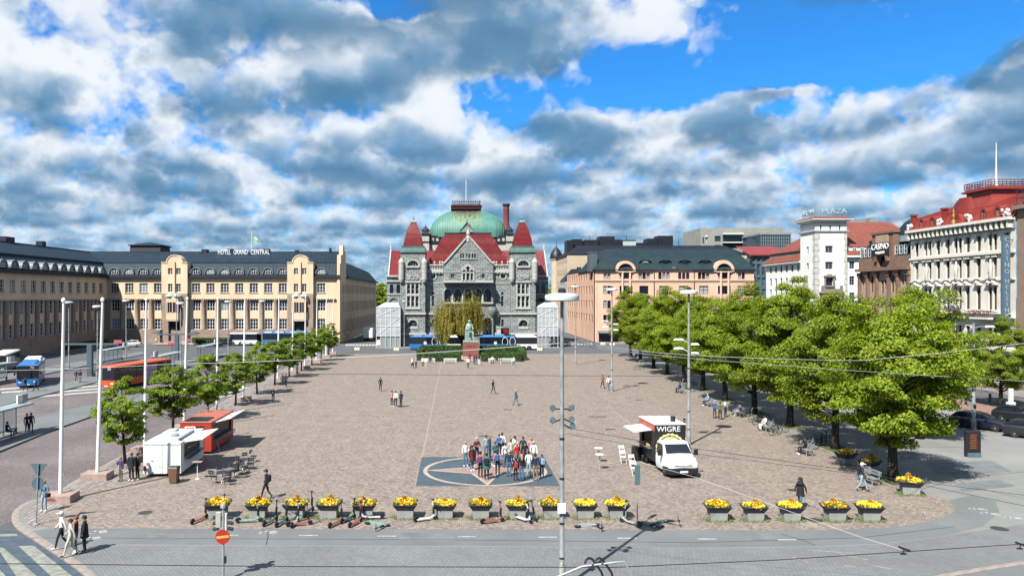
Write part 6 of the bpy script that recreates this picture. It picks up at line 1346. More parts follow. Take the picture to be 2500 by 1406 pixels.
def car(label, loc, rz, pm, hatch=True, taxi=False, group=None, cat='car'):
 t = thing('parked_car', label, cat, loc, rz, group); L_ = 4.4
 b = MB(); loft(b, [sec(2.2, .62, .35, .62), sec(2.12, .80, .25, .74), sec(1.5, .88, .22, .90), sec(.95, .90, .2, .98), sec(.2, .905, .2, 1.0), sec(-1.2, .905, .2, 1.02), sec(-1.95, .87, .24, 1.03), sec(-2.15, .80, .3, .95), sec(-2.2, .7, .4, .75)]); body = b.build('body', pm, t, world=False, smooth=True)
 g = [(1.05, .74, .97, .99), (.35, .70, .97, 1.36), (-.2, .66, .97, 1.46), (-1.2, .66, .97, 1.45), (-1.75 if hatch else -1.6, .68, .97, 1.28 if hatch else 1.2), (-2.05, .72, .97, 1.0)]
 b = MB(); loft(b, [sec(x, w, z0, max(z1, z0 + .02), .04, .01) for x, w, z0, z1 in g]); b.build('glasshouse', m_cglass, t, world=False, smooth=True)
 b = MB(); loft(b, [sec(x, w + .012, z1 - .05, z1 + .012, .02, .02) for x, w, z0, z1 in ((.28, .66, 0, 1.385), (-.2, .645, 0, 1.475), (-1.2, .645, 0, 1.465), (-1.7, .64, 0, 1.34))]); rf = b.build('roof', pm, t, world=False, smooth=True)
 b = MB()
 for s in (-1, 1):
  for p in ([(1.0, s * .75, 1.0), (.3, s * .68, 1.39)], [(-.45, s * .72, 1.0), (-.42, s * .665, 1.46)], [(-1.45, s * .72, 1.02), (-1.6, s * .66, 1.36)]): b.tube(p, .04, 5)
 b.build('pillars', pm, t, world=False)
 for s in (-1, 1):
  for x in (1.38, -1.32): wheel(t, x, s * .80, .32, .2, s)
  b = MB(); b.lathe([(.02, -.1), (.1, -.03), (.1, .05), (.02, .1)], 8, (.75, s * 1.0, 1.02)); b.build('mirror', pm, t, world=False, smooth=True)
  b = MB(); b.box(2.0, 2.16, s * .66 - .14, s * .66 + .14, .62, .74); b.build('headlight', m_lamp, t, world=False, bevel=.03)
  b = MB(); b.box(-2.19, -2.05, s * .68 - .12, s * .68 + .12, .72, .92); b.build('tail_light', m_red, t, world=False, bevel=.03)
 b = MB(); b.box(2.17, 2.225, -.26, .26, .42, .53); b.build('number_plate', m_plate, t, world=False)
 b = MB(); b.box(2.1, 2.2, -.5, .5, .32, .44); b.build('grille', m_blk, t, world=False)
 if taxi: b = MB(); b.box(-.3, -.1, -.2, .2, 1.48, 1.6); b.build('taxi_sign', m_plate, t, world=False, bevel=.02)
 return t
p_navy = paint('navy_paint', (.012, .018, .045)); p_black = paint('black_paint', (.010, .012, .02)); p_white = paint('white_car_paint', (.78, .79, .8)); p_char = paint('charcoal_paint', (.03, .035, .05))
def hd(dx, dy): return math.atan2(dy, dx)
car('dark navy hatchback parked behind the lamp mast by the advertising pillar', G(2392, 1046), hd(.62, -.78), p_navy, group=None)
car('black hatchback nosing in at the pavement edge beyond the navy car', G(2492, 1030), hd(.75, -.66), p_black)
car('charcoal estate car parked at the kerb beside the pale pavement', G(2530, 1070), hd(.7, -.71), p_char)
car('white taxi with roof sign waiting by the station steps', G(319, 846), hd(-.95, -.3), p_white, False, True)
car('black saloon parked behind the pink advertising board', G(283, 852), hd(-.9, -.43), p_black, False)
car('dark saloon parked along the hotel hedge', G(520, 846), hd(-1, -.02), p_navy, False)
car('silver-black saloon beside the blue coach by the hotel', G(547, 843), hd(-1, .0), p_char, False)
car('white hatchback parked in front of the hotel hedge', G(600, 842), hd(-1, .03), p_white, True)
def bus(label, loc, rz, low, top, L_=12.4, pods=True, tail=None, art=False, number=None, ad=None, name='city_bus'):
 t = thing(name, label, 'bus', loc, rz); hw = 1.27; x0, x1 = -L_ / 2, L_ / 2
 def shell(nm, z0, z1, m_, xa=x0, xb=x1, g=0.0, bev=.06, par=t):
  b = MB(); b.box(xa, xb, -hw + g, hw - g, z0, z1); return b.build(nm, m_, par, world=False, bevel=bev)
 xs = x0 if tail is None else x0 + L_ * .36
 body = shell('lower_body', .32, 1.32, low, xs, x1)
 if tail: shell('rear_body', .32, 1.32, tail, x0, xs - .004)
 shell('window_band', 1.31, 2.72, m_cglass, x0 + .02, x1 - .02, .02, .04)
 shell('roof', 2.70, 3.02, top, xs, x1, 0, .12)
 if tail: shell('rear_roof', 2.70, 3.02, tail, x0, xs - .004, 0, .12)
 b = MB()
 for k in range(7):
  x = x0 + .9 + (L_ - 1.8) * k / 6
  for s in (-1, 1): b.box(x - .05, x + .05, s * (hw - .018) - .012, s * (hw - .018) + .012, 1.3, 2.72)
 b.build('window_posts', m_blk, t, world=False)
 if pods:
  for xa, xb, h in ((x1 - 5.6, x1 - 3.2, .34), (x1 - 2.8, x1 - .7, .26)): b = MB(); b.frus((xa + xb) / 2, 0, 3.0, xb - xa, 1.9, 3.0 + h, xb - xa - .4, 1.6); b.build('roof_pod', top, t, world=False, bevel=.05)
  b = MB(); b.frus(x0 + 2.6, 0, 3.0, 4.2, 2.1, 3.36, 3.8, 1.8); b.build('roof_pod', tail or top, t, world=False, bevel=.06)
 for s in (-1, 1):
  for x in (x1 - 2.7, x0 + 3.0) + ((x0 + 1.75,) if L_ > 12 else ()): wheel(t, x, s * 1.13, .49, .28, s)
  for x in (x1 - 2.7, x0 + 3.0) + ((x0 + 1.75,) if L_ > 12 else ()):
   b = MB(); n = 12; b.prism([(x + .62 * math.cos(math.pi * i / n), .3 + .62 * math.sin(math.pi * i / n) * 1.1) for i in range(n + 1)], lambda a, c, q: (a, s * q, c), hw - .02, hw + .006); b.build('wheel_arch', m_blk, t, world=False)
  b = MB(); b.tube([(x1 - .1, s * 1.2, 2.6), (x1 + .35, s * 1.42, 2.45), (x1 + .35, s * 1.42, 2.1)], .05, 5); b.box(x1 + .28, x1 + .4, s * 1.42 - .1, s * 1.42 + .1, 1.75, 2.15); b.build('mirror', m_blk, t, world=False)
  b = MB(); b.box(x1 - .02, x1 + .02, s * .85 - .2, s * .85 + .2, .72, .92); b.build('headlight', m_lamp, t, world=False, bevel=.01)
 b = MB(); b.box(x1 - .02, x1 + .025, -hw + .08, hw - .08, 1.25, 2.9); b.build('windscreen', m_cglass, t, world=False, bevel=.02)
 b = MB(); b.box(x1 - .02, x1 + .03, -.25, .25, .45, .56); b.build('number_plate', m_plate, t, world=False)
 for x in (x1 - 1.2, x1 - 6.4): b = MB(); b.box(x - .6, x + .6, -hw - .006, -hw + .03, .4, 2.6); b.build('door', m_cglass, t, world=False)
 if art:                                                                # white cable drawing of leaves and a plug
  for s in (-1, 1):
   b = MB(); y = s * (hw + .012)
   for cx in (-.9, .75):
    pts = [(cx + .62 * math.sin(a) * (1 if math.cos(a) > -.2 else .8), y, 1.75 + 1.05 * math.cos(a) - .25 * max(0, -math.cos(a)) ** 2) for a in [2 * math.pi * i / 22 for i in range(23)]]; b.tube(pts, .055, 5)
   b.tube([(2.2, y, .55), (2.35, y, .9), (2.6, y, 1.0), (2.75, y, 1.3)], .06, 5); b.lathe([(.02, 1.25), (.28, 1.35), (.34, 1.6), (.3, 1.75)], 8, (2.85, y, 0), 1, .1)
   for dx in (-.14, .16): b.box(2.85 + dx - .04, 2.85 + dx + .04, y - .02, y + .02, 1.75, 2.0)
   b.build('cable_drawing', m_plate, t, world=False)
 if number: text('route_number', number, .5, m_plate, t, (x1 + .04, .5, 2.68), (rad(90), 0, rad(90)), .01)
 if ad:
  for s in (-1, 1): b = MB(); b.box(ad[0], ad[1], s * hw - .015, s * hw + .015, .5, 2.6); b.build('advert_panel', ad[2], t, world=False)
 return t
p_blue = paint('bus_blue', (.03, .20, .55), .4); p_orange = paint('bus_orange', (.68, .11, .02), .4); p_bwhite = paint('bus_white', (.8, .82, .84), .4)
bus('blue electric bus with white leaf drawing left of the monument', (-3.6, 163, -.12), rad(180), p_blue, p_blue, 12.6, True, p_bwhite, True)
bus('blue and white electric bus with leaf drawing right of the monument', (11.8, 163, -.12), rad(180), p_blue, p_blue, 12.6, True, p_bwhite, True)
bus('blue route 75 bus facing the square at the platform crossing', (-57.6, 100.4, -.12), math.atan2(-.9, .43), p_blue, p_blue, 12.0, True, p_bwhite, False, '75')
bus('orange city bus with purple advert at the platform', (-42.8, 99.2, -.12), math.atan2(-.97, -.2), p_orange, p_orange, 12.4, False, None, False, '50', (-2.6, .4, mat('advert_purple', (.30, .16, .42), .5, .5, 1.2, c2=(.7, .45, .55))))
bus('dark blue bus with a white roof waiting at the far left platform', (-71.5, 117, -.12), math.atan2(-.9, .35), p_navy, p_bwhite, 12.0, False)
bus('blue coach parked before the hotel', (-41.0, 178.8, -.12), rad(180), p_blue, p_blue, 11.5, True)
bus('white minibus parked beside the coach before the hotel', (-50.5, 177.4, -.12), rad(180), p_bwhite, p_bwhite, 6.5, False, name='minibus')
def lorry():
 p = G(898, 833); t = thing('box_lorry', 'white box lorry seen from behind in the street beside the hotel', 'lorry', (p.x, p.y + 3.5, -.12), rad(90))
 b = MB(); b.box(-3.4, 2.4, -1.25, 1.25, .95, 3.5); bx = b.build('cargo_box', p_bwhite, t, world=False, bevel=.05)
 b = MB(); b.box(-3.44, -3.40, -1.1, 1.1, 1.05, 3.35); b.build('rear_doors', mat('white_door', (.74, .76, .77), .5, .06), bx, world=False)
 b = MB(); b.box(2.5, 4.2, -1.1, 1.1, .5, 2.6); b.build('cab', p_bwhite, t, world=False, bevel=.12); b = MB(); b.box(-3.5, 4, -.5, .5, .5, .95); b.build('chassis', m_blk, t, world=False)
 b = MB(); b.box(-3.5, -3.38, -1.2, 1.2, .55, .8); b.build('bumper', m_blk, t, world=False)
 for s in (-1, 1):
  for x in (3.2, -2.2): wheel(t, x, s * 1.0, .45, .26, s)
  b = MB(); b.box(-3.52, -3.46, s * 1.05 - .1, s * 1.05 + .1, .58, .76); b.build('tail_light', m_red, t, world=False)
lorry()
m_twhite = mat('trailer_white', (.80, .82, .83), .65, .04, .6)
m_tred = mat('trailer_red', (.50, .05, .035), .5, .12, .8); m_tredroof = mat('trailer_red_roof', (.52, .16, .11), .6, .15, 1.2)
def trailer_white():
 p = G(392, 1163); hx, hy = .06, 1.0; t = thing('food_trailer', 'white food trailer with raised serving hatch and grey wheelie bin at its corner', 'food trailer', (p.x, p.y + 2.5, 0), rad(3)); W, Lh, z0, z1 = 1.2, 2.6, .22, 2.22
 b = MB()
 fc = Fc(W, -Lh, 90); pierced(b, fc, rect(0, z0, 2 * Lh, z1), [rect(.7, 1.05, 4.3, 1.95)], .08)
 b.add([(-W, -Lh, z0), (W, -Lh, z0), (W, -Lh, z1), (-W, -Lh, z1), (-W, Lh, z0), (W, Lh, z0), (W, Lh, z1), (-W, Lh, z1)], [(0, 1, 2, 3), (4, 7, 6, 5), (0, 3, 7, 4), (3, 2, 6, 7), (0, 4, 5, 1)])
 body = b.build('body', m_twhite, t, world=False, fixn=False)
 b = MB(); b.box(.3, W - .1, -1.8, 1.7, 1.05, 1.95); b.build('serving_interior', m_blk, t, world=False)
 b = MB(); b.box(W - .02, W + .4, -1.9, 1.8, .98, 1.03); b.build('counter', m_rim, t, world=False)
 b = MB()
 for z in (1.2, 1.35, 1.5, 1.65):
  for k in range(7): b.box(.8, 1.0, -1.6 + k * .45, -1.35 + k * .45, z, z + .09)
 b.build('menu_boards', mat('menu_blue', (.12, .2, .28), .6, .4, 6), t, world=False)
 b = MB(); M = Matrix.Translation((W, 0, 2.12)) @ Matrix.Rotation(rad(-8), 4, 'Y'); b.box(0, 1.25, -1.95, 1.9, 0, .05, M); hb = b.build('raised_hatch', m_twhite, t, world=False)
 b = MB()
 for y in (-1.7, 1.7): b.tube([(W, y, 1.6), (W + 1.1, y, 2.2)], .02, 5)
 b.build('gas_strut', m_rim, hb, world=False)
 b = MB()
 for x in (-.15, .0): b.box(x, x + .03, -Lh - .012, -Lh, z0 + .02, z1 - .1)
 b.box(-W + .02, W - .02, -Lh - .02, -Lh + .01, z1 - .14, z1 - .06); b.build('panel_joints', m_bluewhite, t, world=False)
 b = MB(); b.lathe([(.28, z1), (.28, z1 + .14), (.2, z1 + .2), (.02, z1 + .22)], 14, (.1, -.3, 0)); b.build('roof_vent', m_bluelead, t, world=False, smooth=True)
 b = MB(); b.box(.75, .95, -1.9, 1.3, z1 + .03, z1 + .16); b.build('roof_duct', m_bluelead, t, world=False, bevel=.03); b = MB(); b.box(-.9, -.4, 1.6, 2.2, z1 + .03, z1 + .12); b.build('roof_hatch', m_bluewhite, t, world=False, bevel=.02)
 b = MB(); b.box(-W + .02, -W + .16, -Lh - .05, -Lh, .45, .75); b.build('tail_light', m_red, t, world=False)
 for s in (-1, 1): wheel(t, s * 1.05, .3, .3, .2, 1) if False else None
 for s in (-1, 1):
  b = MB(); b.lathe([(.18, -.1), (.3, -.1), (.32, -.05), (.32, .05), (.3, .1), (.18, .1)], 16); b.v = [(s * 1.05 + z_, .4 + x_, .32 + y_) for x_, y_, z_ in b.v]; b.build('wheel', m_tyre, t, world=False, smooth=True)
 b = MB(); b.tube([(-.5, Lh, .35), (0, Lh + 1.2, .35), (.5, Lh, .35)], .05, 6); b.tube([(0, Lh + 1.1, .35), (0, Lh + 1.1, 0)], .04, 6); b.build('drawbar', m_blk, t, world=False)
 b = MB(); b.box(-.7, -.55, -Lh - .02, -Lh, 1.02, 1.1); b.box(-W + .2, -W + .42, -Lh - .012, -Lh, .75, .95); b.build('door_fittings', m_bluelead, t, world=False)
trailer_white()
def trailer_red():
 p = G(474, 1108); t = thing('food_trailer', 'red food trailer with solar panel on its roof and framed hatch held open', 'food trailer', (p.x + .1, p.y + 2.8, 0), rad(1)); W, Lh, z0, z1 = 1.15, 2.9, .2, 2.32
 b = MB(); fc = Fc(W, -Lh, 90); pierced(b, fc, rect(0, z0, 2 * Lh, z1), [rect(.5, 1.0, 5.2, 2.1)], .08)
 b.add([(-W, -Lh, z0), (W, -Lh, z0), (W, -Lh, z1), (-W, -Lh, z1), (-W, Lh, z0), (W, Lh, z0), (W, Lh, z1), (-W, Lh, z1)], [(0, 1, 2, 3), (4, 7, 6, 5), (0, 3, 7, 4), (0, 4, 5, 1)]); b.build('body', m_tred, t, world=False, fixn=False)
 b = MB(); b.box(-W - .04, W + .04, -Lh - .04, Lh + .04, z1 + .003, z1 + .08); b.build('roof', m_tredroof, t, world=False, bevel=.02)
 b = MB(); b.box(-.95, .75, -2.6, -.9, z1 + .1, z1 + .15); b.build('solar_panel', mat('solar_dark', (.012, .03, .04), .25, .1), t, world=False)
 b = MB(); b.tube([(-.6, 1.8, z1), (-.6, 1.8, z1 + .45)], .06, 8); b.lathe([(.14, z1 + .45), (.14, z1 + .52)], 8, (-.6, 1.8, 0)); b.build('flue', m_rim, t, world=False)
 b = MB(); b.box(.2, W - .1, -2.4, 2.2, 1.0, 2.1); b.build('serving_interior', m_blk, t, world=False)
 b = MB(); b.box(.0, .62, -Lh - .02, -Lh, .5, 2.1); b.build('black_door', m_blk, t, world=False); b = MB(); b.box(-.72, -.1, -Lh - .02, -Lh, 1.35, 2.0); b.build('poster', mat('poster_red', (.55, .05, .03), .6, .3, 2), t, world=False)
 b = MB(); b.box(-.80, -.02, -Lh - .012, -Lh, 1.27, 2.08); b.build('poster_frame', m_plate, t, world=False)
 b = MB(); q = MB(); q.lathe([(.01, 0), (.24, .005), (.24, .02), (.01, .025)], 14); q.v = [(.32 + x_, -Lh - .03 - z_, 1.45 + y_ * 1.2) for x_, y_, z_ in q.v]; q.build('round_emblem', mat('emblem_cream', (.75, .55, .35), .6, .3, 6), t, world=False)
 q = MB(); q.box(-.98, -.86, -Lh - .02, -Lh, 1.6, 1.9); q.box(.1, .5, -Lh - .03, -Lh - .018, .62, .85); q.build('lettering_panel', mat('panel_cream', (.7, .45, .3), .6, .4, 8), t, world=False)
 M = Matrix.Translation((W, 0, 2.22)) @ Matrix.Rotation(rad(-14), 4, 'Y'); b = MB(); b.box(.03, 1.27, -2.05, 1.95, .01, .03, M); hb = b.build('raised_hatch', mat('hatch_panel', (.35, .25, .24), .5, .6, 1.6, c2=(.75, .72, .7)), t, world=False)
 b = MB(); b.box(0, 1.3, -2.12, -2.05, 0, .05, M); b.box(0, 1.3, 1.95, 2.02, 0, .05, M); b.box(0, .05, -2.05, 1.95, 0, .05, M); b.box(1.25, 1.3, -2.05, 1.95, 0, .05, M); b.build('hatch_frame', m_plate, hb, world=False)
 for s in (-1, 1):
  b = MB(); b.lathe([(.18, -.1), (.3, -.1), (.32, -.05), (.32, .05), (.3, .1), (.18, .1)], 16); b.v = [(s * 1.0 + z_, .3 + x_, .32 + y_) for x_, y_, z_ in b.v]; b.build('wheel', m_tyre, t, world=False, smooth=True)
 b = MB(); b.tube([(1.6, -2.2, .0), (1.25, -2.1, .95)], .03, 5); b.box(1.0, 1.5, -2.3, 2.1, .96, 1.0); b.build('counter_leg', m_rim, t, world=False)
trailer_red()
def wigre():
 t = thing('food_truck', 'white food truck lettered WIGRE with a black box body and open side hatch', 'food truck', (14.6, 50.3, 0), rad(-86)); W = 1.03
 def cs(x, w, z0, z1, k=.8): return [(x, -w * .95, z0), (x, -w, z0 + .25), (x, -w, min(1.05, z1)), (x, -w * k, z1), (x, 0, z1 + .05), (x, w * k, z1), (x, w, min(1.05, z1)), (x, w, z0 + .25), (x, w * .95, z0)]
 b = MB(); loft(b, [cs(2.72, .80, .55, .82, .9), cs(2.62, .95, .42, 1.0, .9), cs(2.2, 1.02, .36, 1.22, .88), cs(1.85, 1.03, .34, 1.42, .86), cs(1.25, 1.03, .34, 1.98, .82), cs(.95, 1.03, .34, 2.06, .84), cs(.35, 1.03, .34, 2.04, .86)]); b.build('cab', p_bwhite, t, world=False, smooth=True)
 b = MB(); M_ = [(1.86, -.84, 1.46), (1.86, .84, 1.46), (1.30, .76, 1.95), (1.30, -.76, 1.95)]; n = Vector((.62, 0, .56)).normalized() * .03; b.add([Vector(p) + n for p in M_] + [Vector(p) - n for p in M_], [(0, 1, 2, 3), (4, 7, 6, 5), (0, 4, 5, 1), (2, 6, 7, 3), (1, 5, 6, 2), (0, 3, 7, 4)]); b.build('windscreen', m_cglass, t, world=False)
 for s in (-1, 1):
  b = MB(); y = s * 1.02; b.prism([(.5, 1.3), (1.62, 1.3), (1.3, 1.92), (.5, 1.95)], lambda a, c, q: (a, s * (q - .13 * max(0, c - 1.2)), c), 1.0, 1.045); b.build('side_window', m_cglass, t, world=False)
  b = MB(); b.box(1.62, 1.75, s * 1.22 - .13, s * 1.22 + .13, 1.3, 1.68); b.tube([(1.65, s * 1.0, 1.35), (1.68, s * 1.15, 1.4)], .04, 5); b.build('mirror', m_blk, t, world=False, bevel=.03)
  b = MB(); b.add([(2.45, s * .62, .93), (2.22, s * 1.0, .98), (2.02, s * 1.02, 1.2), (2.42, s * .78, 1.12)] + [(2.5, s * .62, .93), (2.28, s * 1.03, .98), (2.08, s * 1.05, 1.2), (2.48, s * .78, 1.12)], [(0, 1, 2, 3), (4, 5, 6, 7), (0, 1, 5, 4), (2, 3, 7, 6), (0, 3, 7, 4), (1, 2, 6, 5)]); b.build('headlight', m_lamp, t, world=False)
  for x in (1.95, -1.9): wheel(t, x, s * .92, .34, .22, s)
 b = MB(); loft(b, [cs(2.76, .78, .28, .6, .95), cs(2.74, .96, .26, .66, .95), cs(2.35, 1.05, .26, .72, .95), cs(1.7, 1.055, .28, .6, .95)]); b.build('bumper', m_blk, t, world=False, smooth=True)
 b = MB(); b.box(2.62, 2.72, -.6, .6, .74, .88); b.build('grille', m_blk, t, world=False, bevel=.02); b = MB(); b.box(2.755, 2.79, -.26, .26, .40, .51); b.build('number_plate', m_plate, t, world=False)
 m_box = mat('truck_box_black', (.022, .022, .026), .5, .2, 2); m_boxw = mat('truck_box_white', (.8, .8, .8), .5, .05)
 b = MB(); f = Fc(-3.0, -1.06, 0); pierced(b, f, rect(0, .55, 3.3, 3.05), [rect(.5, 1.45, 2.7, 2.55)], .1)
 b.add([(-3, -1.06, .55), (.3, -1.06, .55), (.3, -1.06, 3.05), (-3, -1.06, 3.05), (-3, 1.06, .55), (.3, 1.06, .55), (.3, 1.06, 3.05), (-3, 1.06, 3.05)], [(1, 5, 6, 2), (5, 4, 7, 6), (4, 0, 3, 7), (0, 4, 5, 1)]); b.build('box_body', m_box, t, world=False, fixn=False)
 b = MB(); b.box(-3.04, .34, -1.1, 1.1, 3.053, 3.12); b.build('box_roof', m_boxw, t, world=False, bevel=.02)
 b = MB(); b.box(-2.9, .2, -.9, -.3, .8, 2.6); b.build('kitchen_interior', mat('kitchen_dark', (.06, .045, .04), .7, .5, 5), t, world=False)
 b = MB(); b.box(-2.95, .25, -1.075, -1.062, 2.62, 3.0); b.build('side_banner', mat('banner_red', (.55, .13, .10), .6, .3, 3), t, world=False)
 M = Matrix.Translation((0, -1.06, 2.6)) @ Matrix.Rotation(rad(6), 4, 'X'); b = MB(); b.box(-2.6, -.3, -1.3, 0, 0, .05, M); b.build('raised_hatch', m_twhite, t, world=False)
 b = MB(); b.box(-2.6, -.2, -1.35, -1.06, 1.36, 1.42); b.build('counter', m_rim, t, world=False)
 b = MB()
 for k in range(9): b.lathe([(.06, 1.42), (.06, 1.55), (.02, 1.62)], 6, (-2.4 + .25 * k, -1.2, 0))
 b.build('condiment_bottles', mat('bottles_mixed', (.45, .3, .1), .4, .5, 4), t, world=False)
 b = MB(); b.lathe([(.17, 3.1), (.17, 3.45), (.14, 3.48)], 12, (-.7, .55, 0)); b.build('roof_fan', m_blk, t, world=False)
 rot = (rad(90), 0, rad(90))
 b = MB(); b.box(.30, .312, -1.02, 1.02, 2.5, 3.02); b.build('name_board', m_blk, t, world=False)
 text('sign_lettering', 'WIGRE', .50, m_plate, t, (.32, -.12, 2.76), rot, .008, sx=1.05)
 b = MB(); q = MB(); n = 40
 for r0, r1, x in ((.0, 1.0, .305),):
  pts = [((r1 + (.03 if i % 2 else -.03)) * math.cos(2 * math.pi * i / n), (r1 + (.03 if i % 2 else -.03)) * math.sin(2 * math.pi * i / n)) for i in range(n)]
  q.prism([(a, c) for a, c in pts], lambda a, c, tt: (x + tt, a, 1.5 + c * .97), 0, .008)
 q.build('round_emblem', mat('emblem_yellow', (.78, .66, .30), .6, .1, 3), t, world=False)
 q = MB(); q.prism(circ(0, 0, .90, 28), lambda a, c, tt: (.315 + tt, a, 1.5 + c * .97), 0, .006); q.build('emblem_ring', m_blk, t, world=False)
 q = MB(); q.prism(circ(0, 0, .77, 28), lambda a, c, tt: (.323 + tt, a, 1.5 + c * .97), 0, .006); q.build('emblem_disc', MATS['emblem_yellow'], t, world=False)
 text('emblem_lettering', '2017', .16, m_blk, t, (.335, 0, 2.12), rot, .004)
 for i, chh in enumerate('ORIGINAL WIGRE CO'):
  a = rad(150 - 120 * i / 16)
  if chh != ' ': o = text('emblem_letter', chh, .15, MATS['emblem_yellow'], t, (.324, .835 * -math.cos(a) * -1, 1.5 + .835 * .97 * math.sin(a)), (0, 0, 0), .004); o.rotation_euler = (Matrix.Rotation(rad(90), 4, 'Z') @ Matrix.Rotation(rad(90), 4, 'X') @ Matrix.Rotation(a - rad(90), 4, 'Z')).to_euler(); o.location.y = .835 * math.cos(a)
 b = MB(); b.box(-3.3, -3.0, -.9, .9, .3, 1.0); b.lathe([(.33, .05), (.36, .5), (.36, .98)], 10, (-2.75, -1.35, 0)); b.build('rear_step_box', m_blk, t, world=False)
wigre()
# ---------------------------------------------------------------- lamps, poles, signs
m_galv = mat('galvanised_steel', (.50, .53, .53), .45, .15, 2.0, metal=.3)
m_galv2 = mat('painted_grey_steel', (.33, .36, .37), .55, .3, 2.5)
m_whitepole = mat('white_lacquer', (.86, .88, .88), .4, .04)
m_signback = mat('sign_back_blue_grey', (.10, .18, .23), .55, .12, 2)
m_disc = mat('lamp_disc_white', (.66, .69, .70), .5, .1, 2)
m_flood = mat('floodlight_glass', (.10, .15, .17), .15, .3, 6, spec=.6)
def disc_lamp(label, X, Y, H, D=1.34, r=.11, extras='', group=None):
 t = thing('disc_street_lamp', label, 'street lamp', (X, Y, 0), 0, group); b = MB()
 b.lathe([(r * 1.6, 0), (r * 1.6, .9), (r * 1.15, 1.0), (r * 1.05, H * .55), (r * .8, H - .25), (r * .8, H - .1)], 12); b.build('mast', m_galv2, t, world=False, smooth=True)
 b = MB(); b.lathe([(.02, H + .16), (D * .3, H + .15), (D * .5, H + .08), (D * .52, H), (D * .5, H - .13), (D * .46, H - .15), (D * .2, H - .12), (.02, H - .12)], 24); b.build('lamp_disc', m_disc, t, world=False, smooth=True)
 b = MB(); b.lathe([(D * .42, H - .16), (D * .38, H - .18), (.02, H - .18)], 20); b.build('lamp_glass', m_lamp, t, world=False)
 b = MB(); b.lathe([(.16, H + .15), (.16, H + .3), (.1, H + .36), (.02, H + .37)], 10); b.build('top_cap', m_blk, t, world=False)
 b = MB()
 for z in (1.2, 2.6, 4.4, 6.0): b.lathe([(r * 1.13, z), (r * 1.2, z + .02), (r * 1.2, z + .08), (r * 1.13, z + .1)], 10)
 b.build('band', m_blk, t, world=False)
 if 'spots' in extras:
  for (dx, dz, sg) in ((-.40, .30, -1), (-.40, -.2, -1), (.36, .30, 1), (.36, -.16, 1), (.40, -.42, 1)):
   zc = 7.0 + dz; b = MB(); q = MB(); q.lathe([(.05, -.11), (.1, -.08), (.125, .05), (.125, .08), (.02, .085)], 12); M = Matrix.Translation((dx, -.12, zc)) @ Matrix.Rotation(rad(70), 4, 'X'); q.v = [tuple(M @ Vector(v)) for v in q.v]
   sp = q.build('floodlight', m_flood, t, world=False, smooth=True); b.tube([(0, 0, zc - dz * .2), (dx * .6, 0, zc - .05), (dx, 0, zc - .14)], .03, 5); b.build('bracket', m_blk, sp, world=False)
 if 'arms' in extras:
  for dz in (0, -.7):
   b = MB(); b.tube([(0, 0, H * .67 + dz), (-.8, 0, H * .67 + dz + .25)], .035, 5); b.frus(-.8, 0, H * .67 + dz + .18, .8, .4, H * .67 + dz + .32, .5, .3); b.frus(.5, .1, H * .67 + dz - .2, .7, .35, H * .67 + dz - .06, .4, .25); b.build('camera_arm', m_disc, t, world=False)
 if 'box' in extras:
  b = MB(); b.box(-.2, .12, -.2, -.14, 3.1, 3.5); b.build('notice_board', m_plate, t, world=False); b = MB(); b.box(-r * 1.3, .0, -r * 1.65, -r * 1.4, .5, 1.1); b.build('sticker', mat('sticker_pale', (.6, .6, .55), .6, .4, 14), t, world=False)
 return t
disc_lamp('tall grey street lamp with floodlights on its mast at the edge of the pavers', (1372 - PX) * 29.7 / F, 29.7, 11.75, extras='spots box', r=.085)
disc_lamp('disc-topped street lamp standing behind the food truck', 18.55, 58.4, 12.1, extras='arms', r=.10)
disc_lamp('disc-topped street lamp where two people pass on the square', 19.4, 91.0, 12.6, extras='arms', r=.10)
disc_lamp('disc-topped street lamp on the square near the theatre scaffold', (1405 - PX) * 126 / F, 126, 13.4, r=.1)
for px, py, Y, lab in ((238, 748, 104, 'by the bus 75 platform'), (168, 738, 118, 'beside the station wing'), (308, 734, 140, 'near the white taxi'), (431, 718, 146, 'before the hotel entrance'), (441, 740, 112, 'between platform shelters'), (557, 736, 140, 'before the middle of the hotel'), (640, 735, 150, 'behind the young lindens before the hotel'), (987, 735, 165, 'before the left theatre tower')):
 p = A(px, py, Y); disc_lamp('slim disc-topped street lamp ' + lab, p.x, Y, p.z, 1.3 if Y < 160 else .9, .085)
t = thing('arm_street_lamp', 'grey street lamp with a bent arm behind the advertising pillar', 'street lamp', (45.4, 64.5, 0)); b = MB(); b.lathe([(.2, 0), (.2, 1.0), (.15, 1.1), (.12, 6), (.09, 9.4)], 12); b.build('mast', m_galv2, t, world=False, smooth=True)
b = MB(); b.tube([(0, 0, 9.0), (.7, 0, 9.1), (1.0, 0, 9.1)], .04, 6); b.build('arm', m_galv2, t, world=False); b = MB(); b.frus(1.4, 0, 9.02, .9, .32, 9.2, .6, .2); b.build('lamp_head', m_disc, t, world=False, bevel=.03)
b = MB(); b.lathe([(.125, 3.4), (.14, 3.42), (.14, 3.7), (.125, 3.72)], 10); b.box(-.1, .1, -.2, -.12, 2.0, 2.3); b.build('band', m_blk, t, world=False)
m_block = mat('rose_granite_block', (.46, .34, .30), .75, .2, 4, .2)
fl = [(148, 1222, 155), (238, 1168, 250), (353, 1104, 357), (449, 1050, 457), (529, 1012, 532), (594, 978, 598), (678, 930, 681), (713, 911, 716), (744, 899, 746), (772, 885, 774), (796, 873, 797), (812, 864, 814)]
